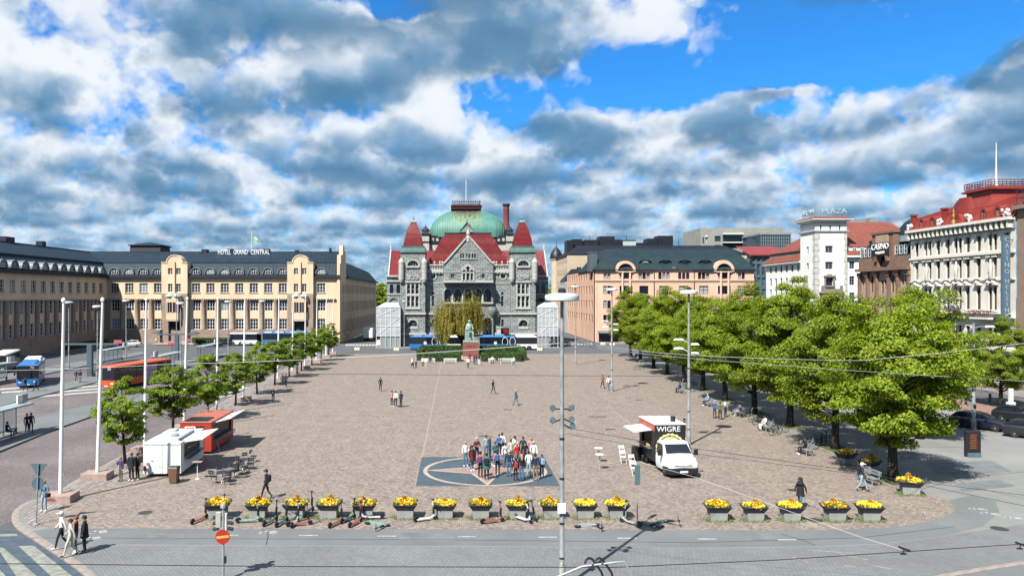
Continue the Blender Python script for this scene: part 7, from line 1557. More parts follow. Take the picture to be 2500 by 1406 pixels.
for i, (px, py, tx) in enumerate(fl):
 p = G(px, py); t = thing('flagpole', 'white flagpole on a granite block, ' + ordn(i) + ' of the row from the road corner', 'flagpole', p, rad(3), 'flagpoles along the bus road')
 b = MB(); b.box(-.82, .82, -.6, .6, -.02, .45); b.build('granite_block', m_block, t, world=False, bevel=.02); dx = (tx - px) * p.y / F
 b = MB(); b.tube([(0, 0, .44), (dx * .5, 0, 6), (dx, 0, 11.4)], [.12, .10, .06], 10); b.build('pole', m_whitepole, t, world=False, smooth=True)
 b = MB(); b.lathe([(.02, 11.38), (.11, 11.45), (.13, 11.55), (.08, 11.65), (.01, 11.7)], 10, (dx, 0, 0)); b.build('truck_cap', m_whitepole, t, world=False, smooth=True)
 b = MB(); b.tube([(dx * .12 + .13, -.04, 1.5), (dx + .1, -.02, 11.3)], .012, 4); b.box(.12, .2, -.04, .04, 1.45, 1.6); b.build('halyard', m_galv, t, world=False)
 if i == 0:
  b = MB()
  for k in range(9): a0 = .35 * k; b.tube([(-.62 + .07 * k, -.607, .12 + .05 * math.sin(a0)), (-.58 + .07 * k, -.607, .3 - .05 * math.cos(a0 * 2)), (-.5 + .07 * k, -.607, .16)], .012, 4)
  b.build('graffiti', mat('red_spray', (.5, .03, .03), .6, .1), t, world=False)
p = G(88, 1280); t = thing('give_way_sign', 'blue-grey backs of a triangular and a round road sign on one post', 'road sign', p); b = MB(); b.tube([(0, 0, 0), (.12, 0, 3.15)], .035, 8); b.lathe([(.16, 0), (.16, .06), (.05, .1)], 10); b.build('post', m_galv2, t, world=False)
b = MB(); f0 = Fc(0, 0, 0); f0.prism(b, [(-.34, 3.13), (.54, 3.13), (.1, 2.42)], -.05, -.075); b.build('triangle_plate', m_signback, t, world=False); b = MB(); f0.prism(b, circ(.07, 2.1, .33, 22), -.05, -.075); b.build('round_plate', m_signback, t, world=False)
Y = 30.6; t = thing('traffic_light', 'traffic light pole seen from behind with a red no entry sign below', 'traffic light', ((545 - PX) * Y / F, Y, 0)); b = MB(); b.tube([(0, 0, 0), (0, 0, 3.05)], .052, 10); b.lathe([(.055, 2.98), (.12, 3.02), (.12, 3.14), (.1, 3.18), (.01, 3.2)], 12); b.build('pole', m_galv, t, world=False, smooth=True)
b = MB(); q = MB(); q.prism(circ(0, 0, .30, 26), lambda a, c, tt: (a, tt, 1.83 + c), -.075, -.055); ns = q.build('no_entry_sign', mat('sign_red', (.50, .035, .018), .5, .05), t, world=False); ns.rotation_euler = (0, 0, 0)
q = MB(); M = Matrix.Rotation(rad(-7), 4, 'Y'); q.box(-.255, .255, -.082, -.076, -.05, .05, Matrix.Translation((0, 0, 1.83)) @ M); q.build('bar', mat('sign_amber', (.72, .38, .08), .5, .05), ns, world=False)
for s, w in ((-1, .22), (1, .17)):
 b = MB(); b.box(s * .18 - w / 2, s * .18 + w / 2, -.1, .02, 2.2, 2.85) if s < 0 else b.box(.09, .16, -.05, .1, 1.98, 2.8); hd_ = b.build('signal_head', m_disc if s > 0 else mat('signal_back_beige', (.5, .5, .44), .6, .1), t, world=False, bevel=.02)
 for z in (2.1, 2.34, 2.58):
  b = MB(); b.tube([(s * .2, 0, z + .06), (s * .42, .02, z + .02)], .075, 8); b.build('visor', m_blk, hd_, world=False)
b = MB(); b.box(.05, .12, -.06, .06, .72, 1.0); b.build('push_button_box', m_blk, t, world=False)
p = G(1556, 1285); t = thing('notice_post', 'thin grey post with a narrow sign plate edge-on among the scooters', 'road sign', p); b = MB(); b.tube([(0, 0, 0), (0, 0, 3.15)], .03, 8); b.build('post', m_galv2, t, world=False); b = MB(); b.box(-.14, .14, -.04, -.02, 2.15, 3.15); b.build('sign_plate', m_signback, t, world=False)
p = G(849, 836); t = thing('give_way_sign', 'white and red yield sign at the mouth of the hotel street', 'road sign', p); b = MB(); b.tube([(0, 0, -.1), (0, 0, 2.9)], .05, 6); b.build('post', m_galv2, t, world=False); b = MB(); f0.prism(b, [(-.45, 2.9), (.45, 2.9), (0, 2.1)], .05, .08); b.build('triangle_plate', m_red, t, world=False); b = MB(); f0.prism(b, [(-.33, 2.83), (.33, 2.83), (0, 2.24)], .081, .09); b.build('triangle_face', m_plate, t, world=False)
p = G(1356, 833); t = thing('keep_right_sign', 'round white sign on a post beside the right scaffold tent', 'road sign', p); b = MB(); b.tube([(0, 0, -.1), (0, 0, 3.2)], .06, 6); b.build('post', m_plate, t, world=False); b = MB(); b.prism(circ(0, 3.6, .5, 16), lambda a, c, tt: (a, tt, c), -.06, -.03); b.build('round_plate', m_plate, t, world=False)
p = G(2374, 1114); t = thing('advertising_pillar', 'black advertising pillar with a dark red screen beside the lamp mast', 'advertising pillar', p, rad(-4)); b = MB(); b.box(-.53, .53, -.14, .14, .0, 1.9); b.build('housing', m_blk, t, world=False, bevel=.03)
b = MB(); b.box(-.36, .36, -.152, -.141, .5, 1.75); sc_n = b.build('screen', mat('screen_dark_red', (.05, .02, .025), .3, .4, 3), t, world=False); b = MB()
for k in range(9): b.box(-.26 + .02 * (k % 3), .22 - .03 * (k % 2), -.158, -.153, .62 + .12 * k, .66 + .12 * k)
b.build('screen_text', mat('screen_ochre', (.35, .14, .05), .4, .3, 9), sc_n, world=False)
b = MB(); b.box(-.46, .46, -.3, -.14, .0, .3); b.build('foot', m_signback, t, world=False, bevel=.02)
# ---------------------------------------------------------------- monument, hedges, benches
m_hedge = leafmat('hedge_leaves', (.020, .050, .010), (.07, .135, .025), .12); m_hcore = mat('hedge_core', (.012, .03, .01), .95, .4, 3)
def hedge(label, pts_px, z, Yfix=None):
 """box hedge: dark core under a skin of small leaves; pts = (x0, x1, y0, y1) metres"""
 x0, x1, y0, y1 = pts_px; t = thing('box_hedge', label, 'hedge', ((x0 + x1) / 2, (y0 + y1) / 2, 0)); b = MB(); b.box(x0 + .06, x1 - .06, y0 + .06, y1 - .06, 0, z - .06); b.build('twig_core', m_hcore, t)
 rng = np.random.default_rng(int(abs(x0 * 97 + y0))); P, Nn = [], []
 for (n_, ax, v) in ((Vector((0, -1, 0)), 1, y0), (Vector((0, 1, 0)), 1, y1), (Vector((-1, 0, 0)), 0, x0), (Vector((1, 0, 0)), 0, x1), (Vector((0, 0, 1)), 2, z)):
  ar = ((x1 - x0) if ax != 0 else (y1 - y0)) * (z if ax != 2 else (y1 - y0)); k = int(ar * 75)
  q = np.column_stack([rng.uniform(x0, x1, k), rng.uniform(y0, y1, k), rng.uniform(0.02, z, k)]); q[:, ax] = v + rng.normal(scale=.045, size=k); P.append(q); Nn.append(np.tile(np.array(n_) * .9 + np.array([0, 0, .35]), (k, 1)))
 P = np.vstack(P) - np.array(t.location); link('foliage', leaves_mesh('foliage', P, np.vstack(Nn), .17, rng, .7, m_hedge), None, t)
X = lambda px, Y: (px - PX) * Y / F
hedge('low clipped hedge left of the steps to the monument', (X(1028, 132), X(1125, 132), 132.2, 134.6), 1.45); hedge('low clipped hedge right of the steps to the monument', (X(1176, 132), X(1274, 132), 132.2, 134.6), 1.45)
hedge('tall clipped hedge behind and left of the bronze monument', (X(1030, 143), X(1128, 143), 143, 145.2), 2.1); hedge('tall clipped hedge behind and right of the bronze monument', (X(1172, 143), X(1272, 143), 143, 145.2), 2.1)
hedge('side hedge closing the monument garden towards the hotel', (X(1018, 136), X(1030, 136), 134.8, 142.8), 1.7); hedge('side hedge closing the monument garden towards the salmon house', (X(1270, 138), X(1282, 138), 134.8, 142.8), 1.7)
hedge('dark hedge along the foot of the hotel', (X(470, 181), X(640, 181), 180.6, 181.6), 1.5); hedge('dark hedge at the shaded station wing', (-84.9, -83.7, 160, 178), 1.3)
m_bronze = mat('green_bronze', (.20, .36, .33), .5, .3, 2.0, .2, c2=(.46, .60, .54)); m_redgran = mat('red_granite', (.28, .105, .08), .5, .2, 3)
mon = thing('monument_pedestal', 'red granite pedestal with steps carrying the seated bronze figure', 'pedestal', (X(1149, 139.5), 139.5, 0)); b = MB(); b.box(-1.5, 1.5, -1.3, 1.3, .45, 3.1); b.build('block', m_redgran, mon, world=False, bevel=.04)
b = MB(); b.box(-2.2, 2.2, -2.3, 1.9, 0, .2); b.box(-1.9, 1.9, -1.8, 1.6, .2, .45); b.box(-1.8, 1.8, -5.5, -2.35, .0, .1); b.build('steps', m_pink, mon, world=False)
b = MB(); b.box(-1.42, 1.42, -1.2, 1.2, 3.1, 3.35); b.build('bronze_base', m_bronze, mon, world=False, bevel=.03)
text('inscription', 'ALEKSIS KIVI', .36, mat('inscription_dark', (.03, .015, .014), .6, .1), mon, (0, -1.31, 2.3), (rad(90), 0, 0), .008)
p = A(1218, 812, 170.5); t = thing('lantern_plinth', 'pale stone plinth with a dark lantern before the right theatre wall', 'lantern', (p.x, 170.4, .03)); b = MB(); b.frus(0, 0, 0, 1.0, 1.0, 4.3, .8, .8); b.frus(0, 0, 4.3, 1.1, 1.1, 4.6, 1.1, 1.1); b.build('plinth', m_trim, t, world=False); b = MB(); b.lathe([(.3, 4.6), (.12, 5.0), (.14, 5.8), (.42, 6.3), (.4, 7.2), (.1, 7.8), (.02, 8.6)], 10); b.build('lantern', m_darkmetal, t, world=False, smooth=True)
p = A(1233, 808, 171); t = thing('poster_screen', 'small red lit poster box on the theatre wall beside the lantern plinth', 'poster', (p.x, 171.2, p.z)); b = MB(); b.box(-.95, .95, -.2, .2, -.7, .7); b.build('frame', m_blk, t, world=False); b = MB(); b.box(-.6, .6, -.21, -.2, -.4, .4); b.build('poster', m_red, t, world=False)
m_slatw = mat('white_slats', (.74, .76, .76), .6, .08)
def bench(label, p, rz, m_=None, L_=1.8, group=None):
 t = thing('park_bench', label, 'bench', p, rz, group)
 for k in range(3): b = MB(); b.box(-L_ / 2, L_ / 2, -.05 - .15 * k, .07 - .15 * k, .42, .46); b.build('seat_slat', m_ or m_slatw, t, world=False)
 for k in range(2): b = MB(); b.box(-L_ / 2, L_ / 2, .14 + .03 * k, .17 + .03 * k, .6 + .17 * k, .71 + .17 * k); b.build('back_slat', m_ or m_slatw, t, world=False)
 for s in (-1, 1): b = MB(); x = s * (L_ / 2 - .15); b.box(x - .03, x + .03, -.36, -.3, 0, .42); b.box(x - .03, x + .03, .1, .16, 0, .9); b.box(x - .03, x + .03, -.3, .1, .36, .42); b.build('leg', m_ or m_slatw, t, world=False)
 return t
for i, (px, lab) in enumerate(((1046, 'white park bench at the hotel end of the low hedge'), (1099, 'empty white park bench before the left hedge beside the steps'), (1208, 'white park bench with people before the right hedge'), (1235, 'empty white park bench before the right hedge'))): bench(lab, G(px, 887), 0, L_=2.3)
m_greyslat = mat('grey_slats', (.30, .33, .35), .6, .15)
for px, py, lab in ((1965, 1108, 'under the person in black beside the cycle stands'), (1868, 1050, 'where a person in white sits under the lindens'), (1728, 990, 'with a person in pale blue leaning back'), (1806, 1015, 'by the rack of hire bikes'), (1549, 876, 'at the theatre end of the lindens'), (2122, 1178, 'beside the flower tubs at the square corner'), (1660, 958, 'in deep shade behind the food truck lamp')):
 bench('grey slatted bench ' + lab, G(px, py), rad(-84), m_greyslat)
# ---------------------------------------------------------------- flower tubs
m_tubc = mat('tub_concrete', (.36, .37, .37), .9, .15, 2, .3); m_tubd = mat('tub_dark_bowl', (.050, .062, .085), .6, .15, 2)
m_fly = leafmat('yellow_pansies', (.62, .36, .012), (.85, .62, .05), .1); m_flo = leafmat('amber_foliage', (.22, .11, .02), (.78, .46, .05), .15); m_flg = leafmat('tub_greens', (.04, .09, .015), (.10, .16, .03), .1)
m_weed = leafmat('weed_green', (.06, .11, .015), (.13, .19, .03), .1)
def tub_meshes():
 rng = np.random.default_rng(3); b1, b2 = MB(), MB()
 b1.frus(0, 0, 0, .84, .62, .42, .86, .64); b2.frus(0, 0, .424, .84, .62, .72, 1.22, .92); b2.frus(0, 0, .72, 1.26, .96, .75, 1.26, .96)
 out = []
 for b in (b1, b2):
  me = bpy.data.meshes.new('tub'); me.from_pydata(b.v, [], b.f); out.append(me)
 out[0].materials.append(m_tubc); out[1].materials.append(m_tubd)
 def blob(k, f): d = np.array([f() for _ in range(k)]); return d
 r = random.Random(4)
 y = blob(900, lambda: (lambda a, q: (q * .64 * math.cos(a), q * .46 * math.sin(a), .76 + .14 * (1 - q * q) + r.gauss(0, .03)))(r.uniform(0, 6.28), math.sqrt(r.uniform(.12, 1))))
 o = blob(520, lambda: (lambda z, a: (math.cos(a) * (.30 * (1 - z) + .05) * r.uniform(.2, 1) + .05, math.sin(a) * (.26 * (1 - z) + .05) * r.uniform(.2, 1), .80 + .36 * z))(r.random(), r.uniform(0, 6.28)))
 g = blob(260, lambda: (r.uniform(-.6, .62), r.uniform(-.42, .42), .74 + r.uniform(0, .14)))
 up = lambda a: np.tile(np.array([0, -.2, .9]), (len(a), 1))
 out += [leaves_mesh('flowers', y, up(y), .095, rng, .9, m_fly), leaves_mesh('centre_plant', o, up(o) * .5 + rng.normal(size=(len(o), 3)) * .5, .12, rng, .5, m_flo), leaves_mesh('leaves', g, up(g), .12, rng, .6, m_flg)]
 w = blob(240, lambda: (lambda a, q: (math.cos(a) * q, math.sin(a) * q * .7 - .06, abs(r.gauss(0, .05)) + .01))(r.uniform(0, 6.28), r.uniform(.4, .8) + .3 * math.sin(a * 1.5 + 2) ** 2))
 out.append(leaves_mesh('weeds', w, up(w), .13, rng, .25, m_weed)); return out
TUB = tub_meshes()
def tub(label, p, rz, group, weeds=True, sc_=1.0):
 t = thing('flower_tub', label, 'flower tub', p, rz, group); t.scale = (sc_,) * 3
 link('concrete_base', TUB[0], None, t); bw = link('bowl', TUB[1], None, t)
 k_ = R_.uniform(.9, 1.06); pn = link('pansies', TUB[2], None, bw); pn['kind'] = 'stuff'; pn.rotation_euler.z = R_.choice((0, math.pi)); pn.scale = (k_, 1, R_.uniform(.95, 1.06)); cp = link('centre_plant', TUB[3], None, bw); cp.location = (R_.uniform(-.12, .12), 0, R_.uniform(-.14, .02)); cp.scale = (R_.uniform(.8, 1.15), 1, 1); cp.rotation_euler.z = R_.uniform(0, 6); link('leaves', TUB[4], None, bw)['kind'] = 'stuff'
 if weeds: link('weeds', TUB[5], None, t)['kind'] = 'stuff'
tubs = [533, 631, 722, 804, 890, 990, 1086, 1173, 1263, 1346, 1428, 1506, 1751, 1840, 1929, 2038, 2122]
for i, x in enumerate(tubs): tub('tub of yellow flowers along the cycle lane, ' + ordn(i) + ' counting from the traffic light', G(x, 1262 if x < 1600 else 1268), rad(R_.uniform(-4, 4)), 'flower tubs lining the cycle lane', sc_=R_.uniform(.98, 1.03))
for x, y, a, lab in ((2066, 1132, 25, 'by the bed of the second linden'), (2124, 1152, 30, 'between two linden beds in shade'), (2221, 1205, -15, 'at the corner beside the nearest linden trunk')): tub('tub of yellow flowers ' + lab, G(x, y), rad(a), 'flower tubs under the lindens', sc_=1.06)
# ---------------------------------------------------------------- scooters and bicycles
m_sblk = mat('scooter_black', (.016, .018, .03), .5, .1)
SC = {n: mat('scooter_' + n, c, .4, .06) for n, c in (('coral', (.42, .10, .09)), ('mint', (.25, .44, .42)), ('green', (.04, .13, .13)), ('grey', (.42, .50, .54)), ('white', (.62, .68, .70)))}
def scooter(label, p, rz, colr, lean=6, fall=None, steer=0.0):
 t = thing('kick_scooter', label, 'scooter', p, 0); t.rotation_euler = (rad(lean), 0, rz) if fall is None else (rad(fall), 0, rz)
 if fall is not None: t.location.z = .07
 m_ = SC[colr]; b = MB(); b.box(-.52, .22, -.085, .085, .11, .17); b.tube([(.2, 0, .14), (.40, 0, .20), (.46, 0, .30)], .05, 6); b.build('deck', m_, t, world=False, bevel=.012)
 b = MB(); b.tube([(.50, 0, .20), (.44, 0, .45), (.34, 0, 1.08)], [.045, .038, .028], 8); st = b.build('stem', m_, t, world=False, smooth=True)
 b = MB(); b.tube([(.335, -.26, 1.12), (.345, -.1, 1.09), (.34, 0, 1.08), (.345, .1, 1.09), (.335, .26, 1.12)], .018, 6); b.lathe([(.02, 1.06), (.06, 1.08), (.06, 1.14), (.02, 1.16)], 8, (.36, 0, 0)); b.build('handlebar', m_sblk, st, world=False, smooth=True)
 for x in (.54, -.58): q = MB(); q.lathe([(.05, -.03), (.115, -.03), (.125, 0), (.115, .03), (.05, .03)], 14); q.v = [(x + a, c, .125 + b_) for a, b_, c in q.v]; q.build('wheel', m_sblk, t, world=False, smooth=True)
 b = MB(); b.tube([(-.72, 0, .16), (-.66, 0, .25), (-.55, 0, .28), (-.45, 0, .2)], .05, 6); b.build('rear_fender', m_sblk, t, world=False); b = MB(); b.tube([(.0, .06, .12), (-.08, .22, .0)], .012, 5); b.build('kickstand', m_sblk, t, world=False)
 b = MB(); b.lathe([(.05, .35), (.065, .4), (.06, .75), (.03, .8)], 8, (.42, 0, 0)); b.build('battery_box', m_sblk, st, world=False)
for px, py, a, c, ln, fall, lab in ((487, 1272, 70, 'coral', 7, None, 'coral kick scooter left of the first flower tub'), (540, 1262, 95, 'coral', 5, None, 'coral kick scooter hidden behind the traffic light'), (610, 1275, 12, 'mint', 4, None, 'mint kick scooter before the second flower tub'), (660, 1277, 70, 'green', 8, None, 'dark green kick scooter right of the second tub'), (688, 1279, 75, 'green', 5, None, 'green kick scooter leaning left of the third tub'), (720, 1280, 85, 'mint', 5, None, 'teal kick scooter before the middle of the third tub'), (732, 1283, 22, 'coral', 6, None, 'coral kick scooter angled across the third tub'), (750, 1253, 68, 'green', 3, None, 'tall black-stemmed scooter behind the third tub'), (820, 1281, 66, 'coral', 6, None, 'coral kick scooter at the fourth tub'), (850, 1271, 62, 'green', 8, None, 'black-green kick scooter between fourth and fifth tubs'), (868, 1280, 66, 'coral', 5, None, 'coral kick scooter before the fifth tub'), (905, 1268, -172, 'white', 5, None, 'pale kick scooter standing against the fifth tub'), (926, 1280, -20, 'mint', 0, 84, 'mint kick scooter fallen flat before the cycle lane'), (1040, 1271, 25, 'white', 4, None, 'white kick scooter by the seventh tub'), (1203, 1276, 20, 'coral', 6, None, 'lone coral kick scooter beside the eighth tub'), (1278, 1272, -50, 'white', 6, None, 'white and black scooter before the ninth tub'), (1296, 1266, -64, 'green', 10, None, 'black scooter leaning on the white one at the ninth tub'), (1432, 1283, 14, 'grey', 0, 82, 'grey kick scooter lying before the eleventh tub'), (1538, 1280, 130, 'grey', 8, None, 'grey kick scooter by the thin sign post'), (1592, 1281, -30, 'grey', 0, 80, 'grey kick scooter fallen over right of the thin post'), (1604, 1278, 40, 'green', 0, 76, 'dark kick scooter toppled beside the lamp shadow')):
 scooter(lab, G(px, py), rad(a), c, ln, fall)
def bicycle(label, p, rz, colr, group=None):
 t = thing('bicycle', label, 'bicycle', p, rz, group)
 for x in (.52, -.52):
  q = MB(); n = 18; vs = []; b = MB(); pts = [(x + .33 * math.cos(2 * math.pi * i / n), 0, .34 + .33 * math.sin(2 * math.pi * i / n)) for i in range(n + 1)]; b.tube(pts, .022, 5, cap=False)
  for i in range(0, n, 3): b.tube([(x, 0, .34), pts[i]], .006, 3)
  b.build('wheel', m_tyre, t, world=False)
 b = MB();
 for l in ([(-.52, 0, .34), (-.1, 0, .30), (-.2, 0, .78), (-.52, 0, .34)], [(-.1, 0, .30), (.36, 0, .72), (-.18, 0, .7)], [(.52, 0, .34), (.36, 0, .72), (.34, 0, .95)]): b.tube(l, .02, 5)
 b.build('frame', colr, t, world=False); b = MB(); b.tube([(.22, -.26, .98), (.34, 0, .96), (.22, .26, .98)], .015, 5); b.build('handlebar', m_sblk, t, world=False); b = MB(); b.frus(-.22, 0, .8, .26, .1, .86, .2, .14); b.build('saddle', m_sblk, t, world=False)
bc = [mat('bike_' + n, c, .4, .05) for n, c in (('blue', (.05, .10, .3)), ('black', (.02, .02, .03)), ('green', (.05, .16, .14)), ('silver', (.45, .48, .5)))]
bp = [(1985, 1092), (1998, 1086), (2010, 1082), (1975, 1098), (2022, 1078), (1893, 1062), (1905, 1056), (1880, 1050), (1868, 1042), (1856, 1036), (1845, 1030), (1800, 1012), (1812, 1016), (1824, 1018), (1556, 903), (1533, 875), (1545, 880), (1690, 952), (1700, 956)]
for i, (x, y) in enumerate(bp): bicycle(['blue', 'black', 'dark green', 'silver'][i % 4] + ' bicycle parked under the lindens, ' + ordn(i) + ' from the flower tubs', G(x, y), rad(12 + 9 * (i % 3)), bc[i % 4], 'bicycles parked under the lindens')
for j, (x, y, n) in enumerate(((1825, 1008, 6), (1690, 945, 6), (1575, 893, 5))):
 p = G(x, y); t = thing('cycle_stand', ['row of steel hoops for bikes beside the middle lindens', 'row of steel hoops for bikes in the shade behind the truck lamp', 'row of steel hoops for bikes near the theatre end'][j], 'cycle stand', p, rad(-86));
 for k in range(n): b = MB(); xx = (k - n / 2) * .8; b.tube([(xx, -.35, 0), (xx, -.35, .6), (xx, -.2, .8), (xx, .2, .8), (xx, .35, .6), (xx, .35, 0)], .03, 6); b.build('hoop', m_galv, t, world=False)
 b = MB(); b.box(-n / 2 * .8 - .2, n / 2 * .8 - .4, -.38, -.32, .0, .04); b.build('ground_rail', m_galv, t, world=False)
# ---------------------------------------------------------------- cafe furniture
def folding_chair(label, p, rz, m_, group, h=.9):
 t = thing('folding_chair', label, 'chair', p, rz, group)
 for k in range(4): b = MB(); b.box(-.2, .2, -.2 + .1 * k, -.12 + .1 * k, .44, .46); b.build('seat_slat', m_, t, world=False)
 for k in range(2): b = MB(); b.box(-.2, .2, .2, .22, .64 + .13 * k, .74 + .13 * k); b.build('back_slat', m_, t, world=False)
 for s in (-1, 1): b = MB(); b.tube([(s * .19, -.22, 0), (s * .19, .21, .88)], .014, 5); b.tube([(s * .17, .24, 0), (s * .17, -.2, .45)], .014, 5); b.build('leg', m_, t, world=False)
def cafe_table(label, p, m_, h=.74, r=.33, group=None):
 t = thing('cafe_table', label, 'table', p, .3, group); b = MB(); b.lathe([(.02, h - .02), (r, h - .02), (r, h), (.02, h)], 18); b.build('table_top', m_, t, world=False)
 for k in range(3): a = 2.1 * k; b = MB(); b.tube([(.25 * math.cos(a), .25 * math.sin(a), 0), (-.12 * math.cos(a), -.12 * math.sin(a), h - .02)], .014, 5); b.build('leg', m_galv, t, world=False)
m_cw = mat('chair_white', (.78, .8, .8), .5, .05); m_cd = mat('chair_dark', (.03, .04, .06), .5, .15)
cafe_table('tall round white bar table, the one farther from the flower tubs', G(1461, 1129), m_cw, 1.05, .3); cafe_table('tall round white bar table nearer the flower tubs', G(1464, 1146), m_cw, 1.05, .3)
for x, y, r, lab in ((1519, 1117, 10, 'farthest of four in a slanting line'), (1521, 1130, 8, 'second of the slanting line'), (1543, 1141, 6, 'third of the slanting line'), (1548, 1158, 12, 'last of the slanting line, by the thin sign post')): folding_chair('white folding chair, ' + lab, G(x, y), rad(r), m_cw, 'white folding chairs by the food truck')
for i, (x, y, r) in enumerate(((520, 1180, 160), (536, 1172, 20), (556, 1184, 200), (566, 1166, 10), (572, 1150, -30), (586, 1142, 150), (600, 1136, 40), (612, 1146, 200), (595, 1155, 90), (618, 1128, 80))): folding_chair('dark folding chair by the white trailer, ' + ordn(i) + ' counted away from the wheelie bin', G(x, y), rad(r), m_cd, 'dark cafe chairs by the trailers')
for i, (x, y) in enumerate(((545, 1178), (578, 1160), (596, 1146))): cafe_table('low dark cafe table among folding chairs, ' + ordn(i) + ' from the white trailer', G(x, y), m_cd, .72, .4, 'dark cafe tables by the trailers')
t = thing('standing_table', 'thin one-legged standing table by the serving hatch of the white trailer', 'table', G(482, 1169)); b = MB(); b.tube([(0, 0, 0), (0, 0, 1.1)], .025, 8); b.lathe([(.15, 0), (.15, .02), (.03, .04)], 12); b.build('leg', m_plate, t, world=False); b = MB(); b.box(-.3, .3, -.2, .2, 1.1, 1.13); b.build('table_top', m_pink, t, world=False)
def bin_():
 t = thing('wheelie_bin', 'brown wheelie bin with a black lid at the corner of the white trailer', 'bin', G(425, 1178)); b = MB(); b.frus(0, 0, .06, .44, .5, .95, .56, .62); b.build('body', mat('bin_brown', (.20, .10, .06), .6, .1), t, world=False); b = MB(); b.frus(0, 0, .95, .6, .66, 1.04, .52, .56); b.build('lid', m_sblk, t, world=False)
 for s in (-1, 1): q = MB(); q.lathe([(.04, -.03), (.1, -.03), (.1, .03), (.04, .03)], 12); q.v = [(s * .2 + c, .26, .1 + b_) if False else (s * .22 + c, .25 + a, .1 + b_) for a, b_, c in q.v]; q.build('wheel', m_sblk, t, world=False)
bin_()
# ---------------------------------------------------------------- bus shelters
m_steel = mat('shelter_steel', (.10, .15, .19), .5, .15, 2); m_sroof = mat('shelter_roof', (.36, .43, .47), .5, .15, 1.5)
gm = bpy.data.materials.new('shelter_glass'); nt, N, L, B = nodes_of(gm); B.inputs['Base Color'].default_value = (.55, .68, .72, 1); B.inputs['Roughness'].default_value = .05; B.inputs['Alpha'].default_value = .28
def shelter(label, p, rz, L_, sign=True):
 t = thing('bus_shelter', label, 'bus shelter', p, rz); n = int(L_ / 1.6)
 b = MB(); b.box(-L_ / 2 - .3, L_ / 2 + .3, -.9, .7, 2.38, 2.52); b.build('roof', m_sroof, t, world=False, bevel=.03)
 for k in range(n + 1): b = MB(); x = -L_ / 2 + L_ * k / n; b.box(x - .04, x + .04, .5, .58, 0, 2.38); b.build('post', m_steel, t, world=False)
 for k in range(n): b = MB(); x = -L_ / 2 + L_ * (k + .5) / n; b.box(x - L_ / n / 2 + .06, x + L_ / n / 2 - .06, .53, .55, .25, 2.2); b.build('pane', gm, t, world=False)
 b = MB(); b.box(-L_ / 2 + .4, L_ / 2 - .4, .1, .45, .43, .48); b.build('seat', m_steel, t, world=False)
 for s in (-1, 1): b = MB(); b.box(s * (L_ / 2 - .5) - .03, s * (L_ / 2 - .5) + .03, .15, .4, 0, .43); b.build('leg', m_steel, t, world=False)
 if sign: b = MB(); b.box(-.75, .02, -.06, .06, 2.55, 3.25, Matrix.Translation((L_ / 2 * sign, 0, 0))); sp = b.build('stop_sign', m_plate, t, world=False); b = MB(); b.box(.04, .75, -.06, .06, 2.55, 3.25, Matrix.Translation((L_ / 2 * sign, 0, 0))); b.build('route_panel', mat('route_panel', (.65, .62, .5), .5, .5, 2.2, c2=(.15, .3, .5)), sp, world=False)
shelter('glass bus shelter with pale roof and waiting people on the nearest platform', Vector((-37.4, 58.5, .03)), rad(90), 10.5, 1)
shelter('glass bus shelter on the platform of the 75 bus', Vector((-62.5, 98.5, .03)), rad(88), 10, 1)
shelter('glass bus shelter beyond the orange bus roof', Vector((-46.0, 118, .03)), rad(90), 9, -1)
shelter('glass bus shelter along the third platform before the station wing', Vector((-60.5, 131, .03)), rad(92), 9, 1)
shelter('long grey kiosk shelter before the hotel entrance', Vector((-46.8, 140, .03)), rad(91), 9, 1)
for px, Y, w, lab in ((220, 108, 15, 'platform gantry frame of dark steel near the orange bus'), (432, 135, 13, 'platform gantry frame of dark steel before the hotel steps')):
 p = A(px, 843, Y); t = thing('platform_gantry', lab, 'gantry', (p.x, Y, 0)); b = MB(); b.box(-.35, .35, -.3, .3, 0, 4.6); b.build('pillar', m_steel, t, world=False); b = MB(); b.box(-w * .28, w * .28, -.2, .2, 4.6, 4.85); b.build('beam', m_steel, t, world=False)
m_sheet = mat('scaffold_sheeting', (.50, .56, .59), .7, .25, .5, .6, bscale=2.0); m_hoard = mat('hoarding_grey', (.30, .35, .38), .8, .1)
for x0, x1, lab, dx in ((919, 977, 'white sheeted scaffold tent left of the theatre', 1), (1314, 1362, 'white sheeted scaffold tent right of the theatre', -1)):
 Y = 169.0; t = thing('scaffold_tent', lab, 'scaffold', (X((x0 + x1) / 2, Y), Y, 0)); w = (x1 - x0) * Y / F / 2; fcs = Fc(0, 0, 0)
 b = MB(); b.box(-w, w, 0, 6, 2.6, 9.2); b.add([(-w, 0, 9.2), (w, 0, 9.2), (w, 6, 9.2), (-w, 6, 9.2), (-w * .3, 1.5, 10.3), (w * .8, 1.5, 10.2)], [(0, 1, 5, 4), (1, 2, 5), (2, 3, 4, 5), (3, 0, 4)]); b.build('sheeting', m_sheet, t, world=False)
 b = MB()
 for k in range(6): xx = -w + 2 * w * k / 5; b.tube([(xx, -.06, 0), (xx, -.06, 9.3)], .06, 5)
 for z in (2.6, 4.8, 7.0, 9.2): b.tube([(-w, -.06, z), (w, -.06, z)], .05, 5)
 b.tube([(-w, -.08, 2.6), (w, -.08, 7)], .04, 4); b.tube([(-w, -.08, 7), (w, -.08, 9.2)], .04, 4); b.build('scaffold_tubes', m_plate, t, world=False)
 b = MB(); b.box(-w + dx * .8 if dx > 0 else -w, w if dx > 0 else w * .1, .1, 5.8, 0, 2.6); b.build('hoarding', m_hoard, t, world=False)
